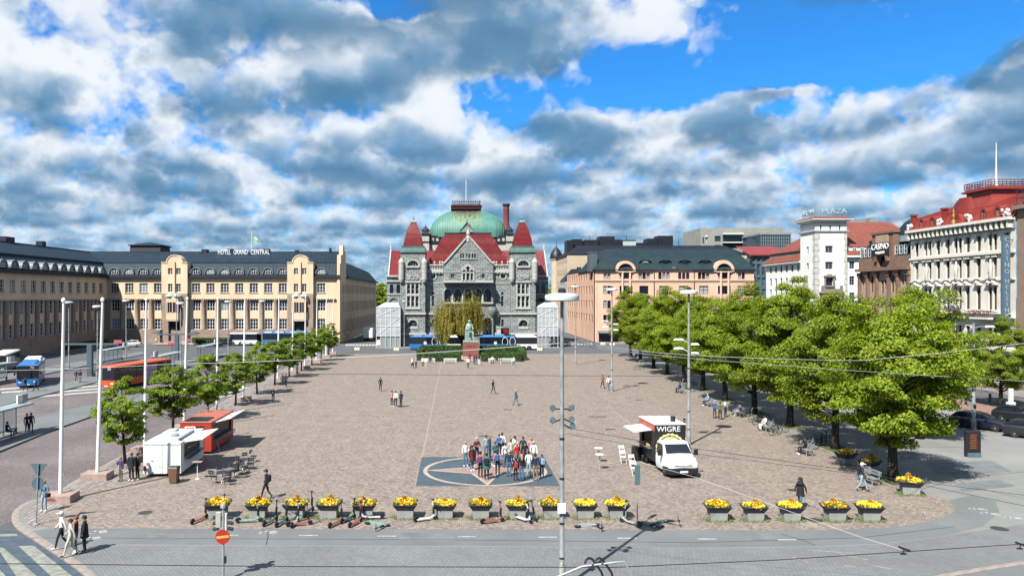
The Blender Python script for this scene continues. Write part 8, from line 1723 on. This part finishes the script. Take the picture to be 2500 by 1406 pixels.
for k, (px, py, w) in enumerate(((948, 842, 5.5), (962, 838, 4.0), (1335, 838, 4.5))):
 p = G(px, py); t = thing('plastic_barrier', ['long cream water-filled barrier before the left scaffold', 'short cream barrier against the left scaffold tent', 'cream barrier topped with an orange rail before the right scaffold'][k], 'barrier', p); b = MB(); b.prism([(-.3, 0), (.3, 0), (.18, .5), (.12, 1.2), (-.12, 1.2), (-.18, .5)], lambda a, c, tt: (tt, a, c), -w / 2, w / 2); b.build('body', mat('barrier_cream', (.72, .66, .52), .6, .08), t, world=False); b = MB(); b.box(-w / 2, w / 2, -.1, .1, 1.2, 1.32); b.build('rail', mat('barrier_orange', (.6, .25, .05), .6, .1), t, world=False)
for k, (px, py) in enumerate(((968, 856), (872, 855), (1495, 843), (1472, 842), (1318, 856))):
 p = G(px, py); t = thing('stone_bollard_row', ['three-lobed cream barrier block at the left crossing', 'cream barrier block at the mouth of the hotel street', 'white block with orange mark on the far right roadside', 'pale block on the right roadside', 'yellow and white block at the foot of the scaffold lamp'][k], 'barrier', p); b = MB()
 for q in range(3): b.lathe([(.2, 0), (.22, .3), (.15, .6), (.05, .66)], 8, (-.4 + .4 * q, 0, 0))
 b.box(-.55, .55, -.12, .12, .1, .4); b.build('block', mat('barrier_cream', (.72, .66, .52), .6, .08), t, world=False, smooth=True)
for px, py, Y, w, h, c, lab in ((288, 834, 150, 1.6, .7, (.6, .12, .16), 'pink advertising board above the black saloon'), (420, 838, 155, 1.6, .6, (.6, .1, .13), 'pink board by the hotel steps'), (458, 830, 160, 1.3, .6, (.6, .12, .15), 'small pink board at the hotel kiosk')):
 p = A(px, py, Y); t = thing('advert_board', lab, 'sign', (p.x, Y, 0)); b = MB(); b.box(-w / 2, w / 2, -.1, .1, p.z - h / 2, p.z + h / 2); b.build('panel', mat('advert_pink', c, .6, .1), t, world=False); b = MB(); b.tube([(0, 0, 0), (0, 0, p.z - h / 2)], .08, 6); b.build('post', m_steel, t, world=False)
t = thing('entrance_steps', 'pink granite steps with lamps before the hotel door', 'steps', (X(429, 179), 180, 0)); b = MB()
for k in range(4): b.box(-5 + .4 * k, 5 - .4 * k, -2.6 + .5 * k, 1.9, .15 * k + .02, .15 * k + .17)
b.build('stair', m_pink, t, world=False)
for s in (-1, 1): b = MB(); b.box(s * 3.4 - .25, s * 3.4 + .25, -1.5, -1.1, .5, 3.6); b.frus(s * 4.6, -1.3, 2.6, 2.6, 1.6, 3.3, .3, .3); b.build('parasol_pylon', m_darkmetal, t, world=False)
# ---------------------------------------------------------------- island fence, bench row far right
t = thing('island_railing', 'low steel railing along the brick tram island', 'railing', (52.6, 80, 0));
for k in range(12): b = MB(); y = -15 + 2.6 * k; b.tube([(0, y, -.1), (0, y, 1.05)], .035, 5); b.build('post', m_galv2, t, world=False)
for z in (.5, 1.0): b = MB(); b.tube([(0, -15, z), (0, 13.6, z)], .025, 5); b.build('rail', m_galv2, t, world=False)
for k, (px, py, lab) in enumerate(((2417, 982, 'dark short bollard on the brick tram island'),)):
 p = G(px, py); t = thing('bollard', lab, 'bollard', p); b = MB(); b.lathe([(.14, 0), (.14, .9), (.1, .98), (.02, 1.0)], 10); b.build('post', m_steel, t, world=False, smooth=True)
p = G(2468, 1000); t = thing('tram_stop_column', 'white tram stop column on the brick island', 'column', p); b = MB(); b.box(-.2, .2, -.15, .15, 0, 2.2); b.box(-.35, .35, -.25, .25, 0, .8); b.build('column', m_disc, t, world=False, bevel=.03)
# ---------------------------------------------------------------- tram pantograph and overhead wires
m_wire = mat('wire_dark', (.022, .026, .035), .6, 0); m_wirew = mat('wire_pale', (.62, .64, .62), .6, 0)
def wire(label, pts, r, m_, sag=0.0, name='overhead_wire'):
 a = [Vector(p) for p in pts]; out = []
 for p, q in zip(a, a[1:]):
  n = 10
  for i in range(n + (q is a[-1])): f = i / n; v = p.lerp(q, f); v.z -= sag * 4 * f * (1 - f); out.append(v)
 b = MB(); off = Vector(a[0]); b.tube(out, r, 5); o = b.build(name, m_, None, loc=off); tag(o, label, 'wire'); return o
Yc = 17.6
wire('dark tram contact wire crossing low over the paver lane', [A(-200, 1368, Yc + .6), A(0, 1375, Yc + .4), A(700, 1382, Yc), A(1500, 1384, Yc), A(1900, 1366, Yc + 1.0), A(2500, 1327, Yc + 3.0), A(2700, 1310, Yc + 3.6)], .011, m_wire)
wire('pale span wire from the floodlit lamp over the young lindens', [A(1366, 838, 30), A(430, 888, 46), A(-200, 905, 52)], .013, m_wirew, .15)
wire('pale upper span wire from the floodlit lamp across the big lindens', [A(1378, 832, 30), A(1668, 866, 33), A(2100, 880, 37), A(2500, 838, 40), A(2700, 820, 42)], .014, m_wirew, .05)
wire('pale lower span wire from the floodlit lamp through the lindens', [A(1378, 838, 30), A(1700, 876, 36), A(2380, 923, 44), A(2700, 938, 48)], .013, m_wirew, .05)
wire('dark span wire stretched level over the middle of the square', [A(-100, 888, 44), A(680, 912, 42), A(1372, 917, 40), A(2400, 919, 44), A(2700, 905, 46)], .012, m_wire)
wire('dark feeder wire running from the floodlit lamp past the food truck', [A(1380, 1043, 29.9), A(1560, 1075, 29), A(2090, 1150, 27.5), A(2500, 1234, 26), A(2700, 1275, 25.5)], .009, m_wire)
wire('second dark feeder wire below the floodlights, ending at the right road', [A(1380, 1058, 29.9), A(1548, 1087, 29), A(1680, 1105, 28), A(2280, 1180, 26), A(2500, 1208, 25.5)], .008, m_wire)
wire('thin pale stay wire slanting from the food truck to the tram wire', [A(1560, 1127, 26), A(1700, 1165, 24), A(2100, 1310, 19), A(2200, 1340, 18.6)], .006, m_wirew)
for px, py, Y, lab in ((2208, 1341, 18.7, 'black section insulator hanging on the tram contact wire'), (2492, 1329, 20.5, 'black wire clamp at the right end of the tram wire')):
 p = A(px, py, Y); t = thing('wire_insulator', lab, 'insulator', p); b = MB(); b.tube([(-.14, 0, .07), (.14, 0, -.03)], .03, 6); b.tube([(0, 0, .02), (-.03, 0, -.1)], .015, 5); b.box(-.1, .04, -.03, .03, -.12, -.09); b.build('body', m_blk, t, world=False)
def tram():
 t = thing('tram', 'tram below the view with its raised bent pantograph against the contact wire', 'tram', (3.5, 17.4, -.1)); m_g = mat('tram_green', (.05, .14, .06), .4, .05)
 b = MB(); b.box(-9, 9, -1.15, 1.15, .35, 3.35); b.build('body', m_g, t, world=False, bevel=.1); b = MB(); b.box(-8.9, 8.9, -1.16, 1.16, 1.5, 2.6); b.build('window_band', m_cglass, t, world=False, bevel=.02); b = MB(); b.box(-9, 9, -1.1, 1.1, 3.35, 3.5); b.build('roof', m_galv2, t, world=False, bevel=.06)
 px = lambda x, y, Y=17.4: A(x, y, Y) - Vector((3.5, 17.4, -.1))
 b = MB(); m1 = []
 for dY in (17.1, 17.7):
  b.tube([px(1330, 1420, dY), px(1420, 1382, dY), px(1500, 1372, dY), px(1524, 1370, dY), px(1532, 1385, dY), px(1545, 1412, dY)], .024, 6)
 b.build('pantograph_arm', m_galv, t, world=False, smooth=True)
 for x0 in (1428, 1452):
  b = MB(); b.tube([px(x0, 1374, 16.7), px(x0 + 3, 1366, 16.75), px(x0 + 10, 1361, 16.9), px(x0 + 18, 1364, 17.1), px(x0 + 40, 1395, 17.9), px(x0 + 46, 1412, 18.3)], .028, 6); b.build('contact_strip', m_blk, t, world=False, smooth=True)
 b = MB(); b.tube([(-2.5, 0, 3.5), px(1330, 1420, 17.4)], .05, 6); b.tube([(.9, 0, 3.5), px(1545, 1412, 17.4)], .05, 6); b.box(-2.8, 1.3, -.6, .6, 3.5, 3.62); b.build('pantograph_base', m_blk, t, world=False)
tram()
# ---------------------------------------------------------------- people
BASE = {'pel': (0, 0, .95), 'sp': (0, .005, 1.13), 'ch': (0, 0, 1.31), 'nb': (0, .01, 1.45), 'nk': (0, .0, 1.52), 'hd': (0, -.015, 1.62), 'ht': (0, 0, 1.715),
  'shL': (.165, .01, 1.41), 'elL': (.235, .03, 1.15), 'wrL': (.25, -.03, .91), 'haL': (.25, -.06, .83), 'hiL': (.085, 0, .90), 'knL': (.10, -.015, .50), 'anL': (.10, .03, .09), 'toL': (.12, -.15, .035)}
for k in list(BASE):
 if k.endswith('L'): x, y, z = BASE[k]; BASE[k[:-1] + 'R'] = (-x, y, z)
RADII = {'pel': (.15, .11), 'sp': (.135, .10), 'ch': (.165, .115), 'nb': (.085, .075), 'nk': (.05, .052), 'hd': (.075, .092), 'ht': (.05, .065), 'sh': (.068,) * 2, 'el': (.048,) * 2, 'wr': (.034,) * 2, 'ha': (.038, .022), 'hi': (.09,) * 2, 'kn': (.06,) * 2, 'an': (.043,) * 2, 'to': (.04, .032)}
BONES = [('pel', 'sp', 1), ('sp', 'ch', 1), ('ch', 'nb', 1), ('nb', 'nk', 0), ('nk', 'hd', 0), ('hd', 'ht', 0)] + [b for s in 'LR' for b in (('nb', 'sh' + s, 1), ('sh' + s, 'el' + s, 1), ('el' + s, 'wr' + s, 1), ('wr' + s, 'ha' + s, 0), ('pel', 'hi' + s, 2), ('hi' + s, 'kn' + s, 2), ('kn' + s, 'an' + s, 2), ('an' + s, 'to' + s, 3))]
POSES = {'stand': {}, 'relaxed': {'elL': (.25, .04, 1.16), 'wrL': (.13, -.16, 1.05), 'haL': (.05, -.19, 1.04), 'knR': (-.12, -.05, .5), 'toR': (-.17, -.15, .035), 'anR': (-.13, .0, .09)},
 'arms': {'elL': (.23, -.06, 1.13), 'wrL': (.02, -.2, 1.17), 'haL': (-.07, -.2, 1.2), 'elR': (-.23, -.06, 1.13), 'wrR': (-.02, -.21, 1.14), 'haR': (.07, -.22, 1.15)},
 'phone': {'elR': (-.22, -.08, 1.14), 'wrR': (-.12, -.22, 1.33), 'haR': (-.09, -.22, 1.41), 'hd': (0, -.04, 1.61), 'ht': (0, -.03, 1.71)},
 'walk': {'hiL': (.085, -.02, .90), 'knL': (.09, -.17, .53), 'anL': (.09, -.26, .10), 'toL': (.10, -.43, .06), 'hiR': (-.085, .02, .90), 'knR': (-.09, .06, .49), 'anR': (-.09, .31, .16), 'toR': (-.10, .20, .035), 'elL': (.235, .14, 1.17), 'wrL': (.24, .2, .93), 'haL': (.24, .21, .85), 'elR': (-.235, -.06, 1.15), 'wrR': (-.24, -.22, .96), 'haR': (-.24, -.27, .90)},
 'sit': {'pel': (0, .02, .56), 'sp': (0, .05, .74), 'ch': (0, .03, .93), 'nb': (0, .02, 1.07), 'nk': (0, .0, 1.13), 'hd': (0, -.03, 1.23), 'ht': (0, -.02, 1.325), 'sh': None, 'shL': (.165, .02, 1.03), 'elL': (.25, -.05, .80), 'wrL': (.16, -.27, .68), 'haL': (.11, -.34, .67), 'shR': (-.165, .02, 1.03), 'elR': (-.25, -.05, .80), 'wrR': (-.16, -.27, .68), 'haR': (-.11, -.34, .67), 'hiL': (.09, -.02, .53), 'hiR': (-.09, -.02, .53), 'knL': (.15, -.45, .54), 'anL': (.14, -.47, .12), 'toL': (.16, -.63, .05), 'knR': (-.15, -.45, .54), 'anR': (-.14, -.40, .12), 'toR': (-.16, -.56, .05)}}
def make_pose(nm):
 J = dict(BASE); J.update({k: v for k, v in POSES[nm].items() if v}); keys = list(J); idx = {k: i for i, k in enumerate(keys)}
 me = bpy.data.meshes.new('skeleton'); me.from_pydata([J[k] for k in keys], [(idx[a], idx[b]) for a, b, _ in BONES], []); o = bpy.data.objects.new('skeleton', me); col.objects.link(o)
 md = o.modifiers.new('s', 'SKIN'); md.use_smooth_shade = True; md.branch_smoothing = .4; o.modifiers.new('u', 'SUBSURF').levels = 1
 for k, sv in zip(keys, me.skin_vertices[0].data): sv.radius = RADII.get(k) or RADII[k[:-1]]; sv.use_root = (k == 'pel')
 dg = bpy.context.evaluated_depsgraph_get(); ev = o.evaluated_get(dg); out = bpy.data.meshes.new_from_object(ev); bpy.data.objects.remove(o)
 b = MB(); b.v = [tuple(v.co) for v in out.vertices]; b.f = [tuple(p.vertices) for p in out.polygons]
 seg = [(Vector(J[a]), Vector(J[c]), m) for a, c, m in BONES]
 for p in out.polygons:
  c = Vector(p.center); best = min(seg, key=lambda s: (geometry.intersect_point_line(c, s[0], s[1])[0] - c).length if 0 <= geometry.intersect_point_line(c, s[0], s[1])[1] <= 1 else min((c - s[0]).length, (c - s[1]).length))
  b.m.append(best[2])
 b.cm = 0
 for s, sg in (('L', 1), ('R', -1)):                                 # five fingers on each palm
  h = Vector(J['ha' + s]); d = (h - Vector(J['wr' + s])).normalized(); side = d.cross(Vector((0, 0, 1))); side = side.normalized() if side.length > .2 else Vector((0, 1, 0)); cu_ = side.cross(d)
  for k, l in enumerate((.062, .075, .07, .055)): p0 = h + side * (.027 - .018 * k); b.tube([p0, p0 + d * l * .6, p0 + d * l + cu_ * .02], [.0095, .009, .006], 5)
  b.tube([h - d * .02 + side * .035, h + side * .065 + d * .02, h + side * .06 + d * .05], [.011, .01, .007], 5)
 H = Vector(J['hd'])
 b.lathe([(.002, -.03), (.016, -.02), (.012, .01), (.003, .03)], 6, (H.x, H.y - .1, H.z))               # nose
 for s in (-1, 1): b.lathe([(.004, -.03), (.016, 0), (.004, .03)], 6, (H.x + s * .083, H.y + .01, H.z))
 b.cm = 4
 for s in (-1, 1): b.lathe([(.002, -.009), (.012, 0), (.002, .009)], 6, (H.x + s * .032, H.y - .087, H.z + .022))
 b.box(H.x - .022, H.x + .022, H.y - .094, H.y - .08, H.z - .055, H.z - .048)
 me = bpy.data.meshes.new('body_' + nm); me.from_pydata(b.v, [], b.f); ph = mat('cloth_blank', (.5, .5, .5), .8, 0)
 for _ in range(5): me.materials.append(ph)
 me.polygons.foreach_set('material_index', b.m); me.polygons.foreach_set('use_smooth', [True] * len(me.polygons)); me.update()
 return me, J
PM = {k: make_pose(k) for k in POSES}
CL = dict(white=(.78, .79, .78), cream=(.66, .64, .56), black=(.014, .015, .022), navy=(.02, .03, .075), jeans=(.10, .19, .30), pale=(.34, .48, .60), denim=(.20, .33, .45), maroon=(.14, .018, .03), red=(.50, .03, .03), orange=(.52, .15, .03), olive=(.16, .17, .05), khaki=(.34, .23, .12), grey=(.22, .24, .26), teal=(.03, .16, .20), pink=(.62, .30, .36), purple=(.12, .05, .24), blue=(.04, .14, .38), brown=(.09, .045, .025), blond=(.48, .30, .12), dark=(.02, .014, .012), ginger=(.28, .10, .04), silver=(.5, .5, .48), green=(.05, .25, .2))
cm_ = lambda k: mat('cloth_' + k, CL[k], .85, .12, 8.0)
SKIN = [mat('skin_light', (.55, .34, .25), .6, .05), mat('skin_tan', (.40, .23, .15), .6, .05)]
def person(px, py, face, pose, shirt, legs, hair, label, ex='', s=1.0, at=None, seat=.0):
 """one continuous body; hair, headwear and bags are children"""
 p = at or G(px, py); me, J = PM[pose]; o = link('person', me, None, None, (p[0], p[1], p[2] + seat), (0, 0, rad(face))); o.scale = (s, s, s); tag(o, label, 'person')
 for i, m_ in enumerate((SKIN[(px + py) % 2], cm_(shirt), cm_(legs), cm_('white') if (px % 3 == 0) else cm_('black'), cm_('dark'))): o.material_slots[i].link = 'OBJECT'; o.material_slots[i].material = m_
 H = Vector(J['hd']); b = MB()
 prof = [(.002, .118), (.055, .11), (.086, .075), (.097, .03), (.094, -.01)]; b.lathe(prof, 12, (H.x, H.y + .018, H.z), .92, 1.08)
 if 'L' in ex: b.tube([(H.x, H.y + .06, H.z + .05), (H.x, H.y + .1, H.z - .08), (H.x, H.y + .12, H.z - .28)], [.08, .085, .05], 8)
 else: b.tube([(H.x, H.y + .05, H.z + .02), (H.x, H.y + .06, H.z - .06)], [.085, .06], 8)
 if hair != 'bald' and 'V' not in ex: b.build('hair', cm_(hair), o, world=False, smooth=True)
 if 'V' in ex: b.lathe([(.1, .12), (.12, .02), (.13, -.12), (.2, -.22)], 12, (H.x, H.y + .03, H.z)); b.build('headscarf', cm_('black'), o, world=False, smooth=True)
 if 'C' in ex: b = MB(); b.lathe([(.002, .135), (.07, .125), (.102, .07), (.106, .04)], 12, (H.x, H.y + .01, H.z)); b.box(H.x - .07, H.x + .07, H.y - .19, H.y - .06, H.z + .04, H.z + .055); b.build('cap', cm_('white' if hair == 'white' or 'W' in ex else 'navy'), o, world=False, smooth=True)
 if 'B' in ex:
  bc_ = dict(R='red', U='blue', K='black', P='pale', M='purple')[ex[ex.index('B') + 1]]; c = Vector(J['ch']); b = MB(); b.box(-.15, .15, .10, .27, c.z - .30, c.z + .12); b.build('backpack', cm_(bc_), o, world=False, bevel=.05)
 if 'S' in ex: b = MB(); b.lathe([(.15, 1.0), (.2, .82), (.27, .55), (.25, .54)], 14, (0, 0, 0), 1, .85); b.build('skirt', cm_(legs), o, world=False, smooth=True)
 if 'T' in ex: b = MB(); b.lathe([(.17, 1.3), (.19, 1.05), (.23, .72), (.22, .71)], 14, (0, .01, 0), 1, .8); b.build('long_jacket', cm_(shirt), o, world=False, smooth=True)
 if 'H' in ex: b = MB(); b.tube([(-.17, -.1, 1.4), (.05, -.13, 1.2), (.22, -.02, 1.0)], .02, 5); b.box(.17, .3, -.1, .14, .82, 1.02); b.build('shoulder_bag', cm_('black'), o, world=False)
 return o
PEOPLE = [
 (150, 1339, -60, 'walk', 'white', 'black', 'white', 'person in white cap and white shirt stepping off the kerb', 'C'), (172, 1358, -65, 'walk', 'cream', 'cream', 'brown', 'person all in cream striding onto the crossing'), (186, 1350, -70, 'relaxed', 'maroon', 'grey', 'ginger', 'ginger person in a maroon vest waiting at the crossing'), (206, 1349, -75, 'stand', 'black', 'black', 'dark', 'person in a long black jacket behind the crossing group', 'T'),
 (108, 1249, -15, 'relaxed', 'denim', 'pale', 'blond', 'person in denim jacket and jeans with a black shoulder bag by the sign post', 'H'), (295, 1175, -25, 'phone', 'purple', 'olive', 'blond', 'person in purple and pink top raising a hand by the young linden', '', .93), (321, 1174, -10, 'stand', 'black', 'black', 'ginger', 'stout person in black hoodie beside the white trailer', 'T', 1.06), (336, 1171, -30, 'stand', 'black', 'black', 'dark', 'person in black half hidden behind the stout one', '', 1.0),
 (650, 1218, -95, 'walk', 'black', 'black', 'dark', 'person in black with cap and backpack walking behind the tubs', 'CBK'),
 (1137, 1138, 20, 'relaxed', 'white', 'jeans', 'blond', 'person in white hoodie and blue jeans at the left edge of the tour group'), (1152, 1149, 40, 'stand', 'maroon', 'jeans', 'dark', 'long-haired person in a maroon coat in the tour group', 'LT'), (1164, 1130, 15, 'arms', 'maroon', 'navy', 'silver', 'tall person in maroon sweater at the back of the tour group', '', 1.05), (1173, 1166, 160, 'stand', 'orange', 'black', 'dark', 'person in an orange jacket with purple backpack in the tour group', 'BM'), (1188, 1171, 175, 'stand', 'teal', 'black', 'dark', 'person in dark teal with backpack at the front of the group', 'BKT'), (1196, 1123, 100, 'stand', 'navy', 'navy', 'bald', 'tall bald person in navy at the back of the tour group', '', 1.05), (1187, 1120, 10, 'relaxed', 'pale', 'jeans', 'brown', 'person in pale blue shirt tucked behind the navy one'), (1215, 1161, 165, 'stand', 'pink', 'black', 'dark', 'person in pink cardigan with a blue backpack', 'LBU'), (1219, 1117, 10, 'arms', 'blue', 'navy', 'brown', 'person in blue shirt with folded arms in the group'), (1226, 1113, -10, 'stand', 'white', 'black', 'dark', 'dark-haired person in white at the rear of the group'), (1234, 1141, 20, 'relaxed', 'white', 'jeans', 'brown', 'person in white jacket with bag straps mid group', 'H'), (1243, 1163, 170, 'stand', 'navy', 'jeans', 'silver', 'white-haired person in navy top and jeans'), (1257, 1122, 0, 'phone', 'white', 'grey', 'dark', 'person in black cap photographing from the group', 'C'), (1263, 1142, 30, 'stand', 'red', 'jeans', 'blond', 'blond person in a red top inside the group', 'L'), (1259, 1173, 190, 'stand', 'black', 'black', 'dark', 'short person carrying a big red backpack', 'BR', .82), (1273, 1174, 200, 'stand', 'black', 'jeans', 'blond', 'blond person in black top and tight blue jeans', 'L'), (1277, 1124, -10, 'stand', 'navy', 'navy', 'dark', 'dark-haired person in navy behind the red top'), (1282, 1138, 20, 'relaxed', 'black', 'navy', 'dark', 'person in black jacket right of the blond ones'), (1291, 1165, 150, 'stand', 'white', 'pale', 'dark', 'person in pale jacket and pale jeans'), (1303, 1138, -20, 'stand', 'white', 'grey', 'silver', 'grey-haired person in a white shirt at the right of the group'), (1307, 1173, 185, 'relaxed', 'navy', 'khaki', 'dark', 'person in navy top and khaki trousers'), (1323, 1167, 200, 'stand', 'blue', 'navy', 'brown', 'person in blue with a pale blue backpack at the right end of the group', 'BP', .9), (1209, 1138, 25, 'arms', 'teal', 'jeans', 'brown', 'person in teal between pink cardigan and the bald one'), (1248, 1132, 10, 'stand', 'cream', 'olive', 'dark', 'person in cream jacket mid group', 'L'), (1297, 1127, -15, 'stand', 'pink', 'grey', 'blond', 'person in pale pink at the back right of the group', 'L'),
 (929, 955, 10, 'walk', 'black', 'black', 'dark', 'lone person in black crossing the open square'), (957, 993, 20, 'stand', 'pink', 'navy', 'dark', 'long-haired person in pink of the trio on the square', 'L'), (966, 994, -20, 'relaxed', 'white', 'black', 'dark', 'middle person of the trio on the square in white'), (979, 994, -40, 'stand', 'navy', 'black', 'dark', 'person in navy at the right of the trio'), (1204, 962, 40, 'walk', 'navy', 'black', 'dark', 'person in dark clothes walking alone towards the mosaic'), (1259, 990, 60, 'walk', 'blue', 'jeans', 'silver', 'person in blue jacket walking alone with a bag', 'H'), (1471, 948, 20, 'walk', 'orange', 'black', 'dark', 'person in an orange vest by the lamp on the square'), (1486, 952, -30, 'walk', 'white', 'jeans', 'dark', 'person in white with a dark bag by the lamp on the square', 'H'), (667, 984, 5, 'arms', 'black', 'navy', 'bald', 'bald person in black tee facing the road under the young lindens'), (690, 944, -10, 'walk', 'navy', 'navy', 'dark', 'left one of a dark pair walking beneath the lindens'), (698, 945, 10, 'walk', 'black', 'black', 'dark', 'right one of a dark pair walking beneath the lindens'), (725, 914, 20, 'stand', 'green', 'maroon', 'dark', 'person in a green top with a red bag under the lindens'),
 (1007, 899, 30, 'walk', 'white', 'black', 'silver', 'person in white top and dark skirt left of the hedges', 'S'), (1016, 898, 30, 'stand', 'pale', 'navy', 'silver', 'companion in pale blue left of the hedges'), (1032, 897, -10, 'stand', 'white', 'black', 'blond', 'person in white and black before the left bench'), (1041, 897, 10, 'relaxed', 'white', 'cream', 'dark', 'smaller person in white before the left bench'), (1143, 899, 170, 'stand', 'white', 'black', 'dark', 'person facing the monument in white over black'), (1147, 885, 150, 'stand', 'black', 'red', 'dark', 'person in black top and red skirt at the monument steps', 'S'), (1158, 890, 180, 'stand', 'maroon', 'navy', 'dark', 'person in maroon looking at the monument'), (1163, 890, 170, 'stand', 'navy', 'jeans', 'dark', 'person in navy looking at the monument'), (1170, 891, 190, 'stand', 'black', 'white', 'dark', 'person in black top and white trousers at the monument', 'L'), (1254, 896, -20, 'relaxed', 'white', 'jeans', 'silver', 'person in white top and jeans at the right hedge'),
 (1745, 1021, -40, 'stand', 'blue', 'navy', 'silver', 'person in a blue jacket beside the linden trunk'), (1758, 1025, 170, 'relaxed', 'olive', 'black', 'dark', 'person in an olive top talking under the lindens'), (1771, 1018, 30, 'phone', 'white', 'navy', 'dark', 'person in white looking at a phone under the lindens'), (1954, 1242, -50, 'walk', 'black', 'jeans', 'dark', 'person in a long black coat and head scarf passing the tubs', 'VT'), (2105, 1199, 60, 'walk', 'navy', 'pale', 'white', 'person in white cap, dark jacket and pale jeans striding by the bench', 'CBK'), (1671, 1072, 60, 'stand', 'black', 'black', 'dark', 'person in black leaning by the lamp behind the food truck'), (62, 955, 70, 'walk', 'black', 'navy', 'dark', 'left walker on the platform crossing before the 75 bus'), (88, 955, -60, 'walk', 'navy', 'black', 'dark', 'right walker on the platform crossing before the 75 bus'), (186, 934, 20, 'stand', 'navy', 'jeans', 'blond', 'person in jeans waiting beside the orange bus'), (196, 934, -20, 'stand', 'black', 'grey', 'dark', 'person in black waiting beside the orange bus'), (66, 1058, 60, 'stand', 'black', 'black', 'dark', 'taller dark person at the end of the near shelter'), (76, 1056, 200, 'stand', 'navy', 'black', 'dark', 'second dark person at the end of the near shelter'), (1345, 849, 10, 'stand', 'black', 'navy', 'dark', 'person in black by the right scaffold tent'), (1353, 848, -30, 'walk', 'grey', 'navy', 'dark', 'person in grey by the right scaffold tent'), (382, 841, 30, 'walk', 'white', 'grey', 'dark', 'person in white at the hotel steps'), (2358, 990, 20, 'stand', 'black', 'black', 'dark', 'left one of two people in black at the island railing'), (2363, 992, -30, 'stand', 'navy', 'black', 'dark', 'right one of two people in dark clothes at the island railing')]
for r in PEOPLE: person(*r)
for px, py, face, sh, lg, hr, lab in ((1965, 1108, -84, 'black', 'black', 'dark', 'person all in black slouching on the bench by the bikes'), (1868, 1050, -84, 'white', 'white', 'dark', 'person in white sitting under the lindens'), (1728, 990, -84, 'pale', 'navy', 'silver', 'person in pale blue leaning back on a bench'), (1806, 1015, -84, 'grey', 'cream', 'dark', 'person in grey sitting near the hire bikes'), (1549, 876, -84, 'white', 'black', 'dark', 'person in white on the bench nearest the theatre'), (1660, 958, -84, 'navy', 'navy', 'dark', 'person in navy sitting in deep shade'), (1050, 887, 0, 'navy', 'black', 'dark', 'person in navy on the left hedge bench'), (1202, 887, 0, 'white', 'black', 'silver', 'person in white on the right hedge bench'), (1212, 887, 0, 'black', 'red', 'dark', 'person in black and red on the right hedge bench')):
 person(px, py, face, 'sit', sh, lg, hr, lab, seat=-.04)
person(25, 1065, 0, 'sit', 'black', 'black', 'dark', 'person in black bending forward on the shelter seat', at=(-37.15, 61.2, .03)).rotation_euler.z = rad(90)
person(4, 1065, 0, 'sit', 'white', 'grey', 'brown', 'person in white on the shelter seat', at=(-37.15, 58.6, .03)).rotation_euler.z = rad(90)
person(572, 1165, 0, 'sit', 'black', 'black', 'dark', 'person in black sitting at the dark cafe tables', at=tuple(G(580, 1168))).rotation_euler.z = rad(-60)
st = link('bronze_statue', PM['sit'][0], None, None, (X(1146, 139.5), 140.0, 3.36), (0, 0, rad(14))); st.scale = (2.7, 2.7, 2.9); tag(st, 'green bronze seated figure bowed on top of the red granite pedestal', 'statue')
for i in range(5): st.material_slots[i].link = 'OBJECT'; st.material_slots[i].material = m_bronze
b = MB(); b.box(-.26, .26, -.16, .3, .0, .45); b.box(-.24, .24, .2, .28, .45, .8); b.build('chair', m_bronze, st, world=False, bevel=.02)
b = MB(); H = Vector(PM['sit'][1]['hd']); b.lathe([(.002, .115), (.06, .105), (.09, .06), (.098, .0)], 12, (H.x, H.y + .015, H.z), .95, 1.1); b.lathe([(.12, .56), (.2, .7), (.215, .95), (.1, 1.08)], 12, (0, .03, 0), 1, .75); b.build('coat_and_hair', m_bronze, st, world=False, smooth=True)
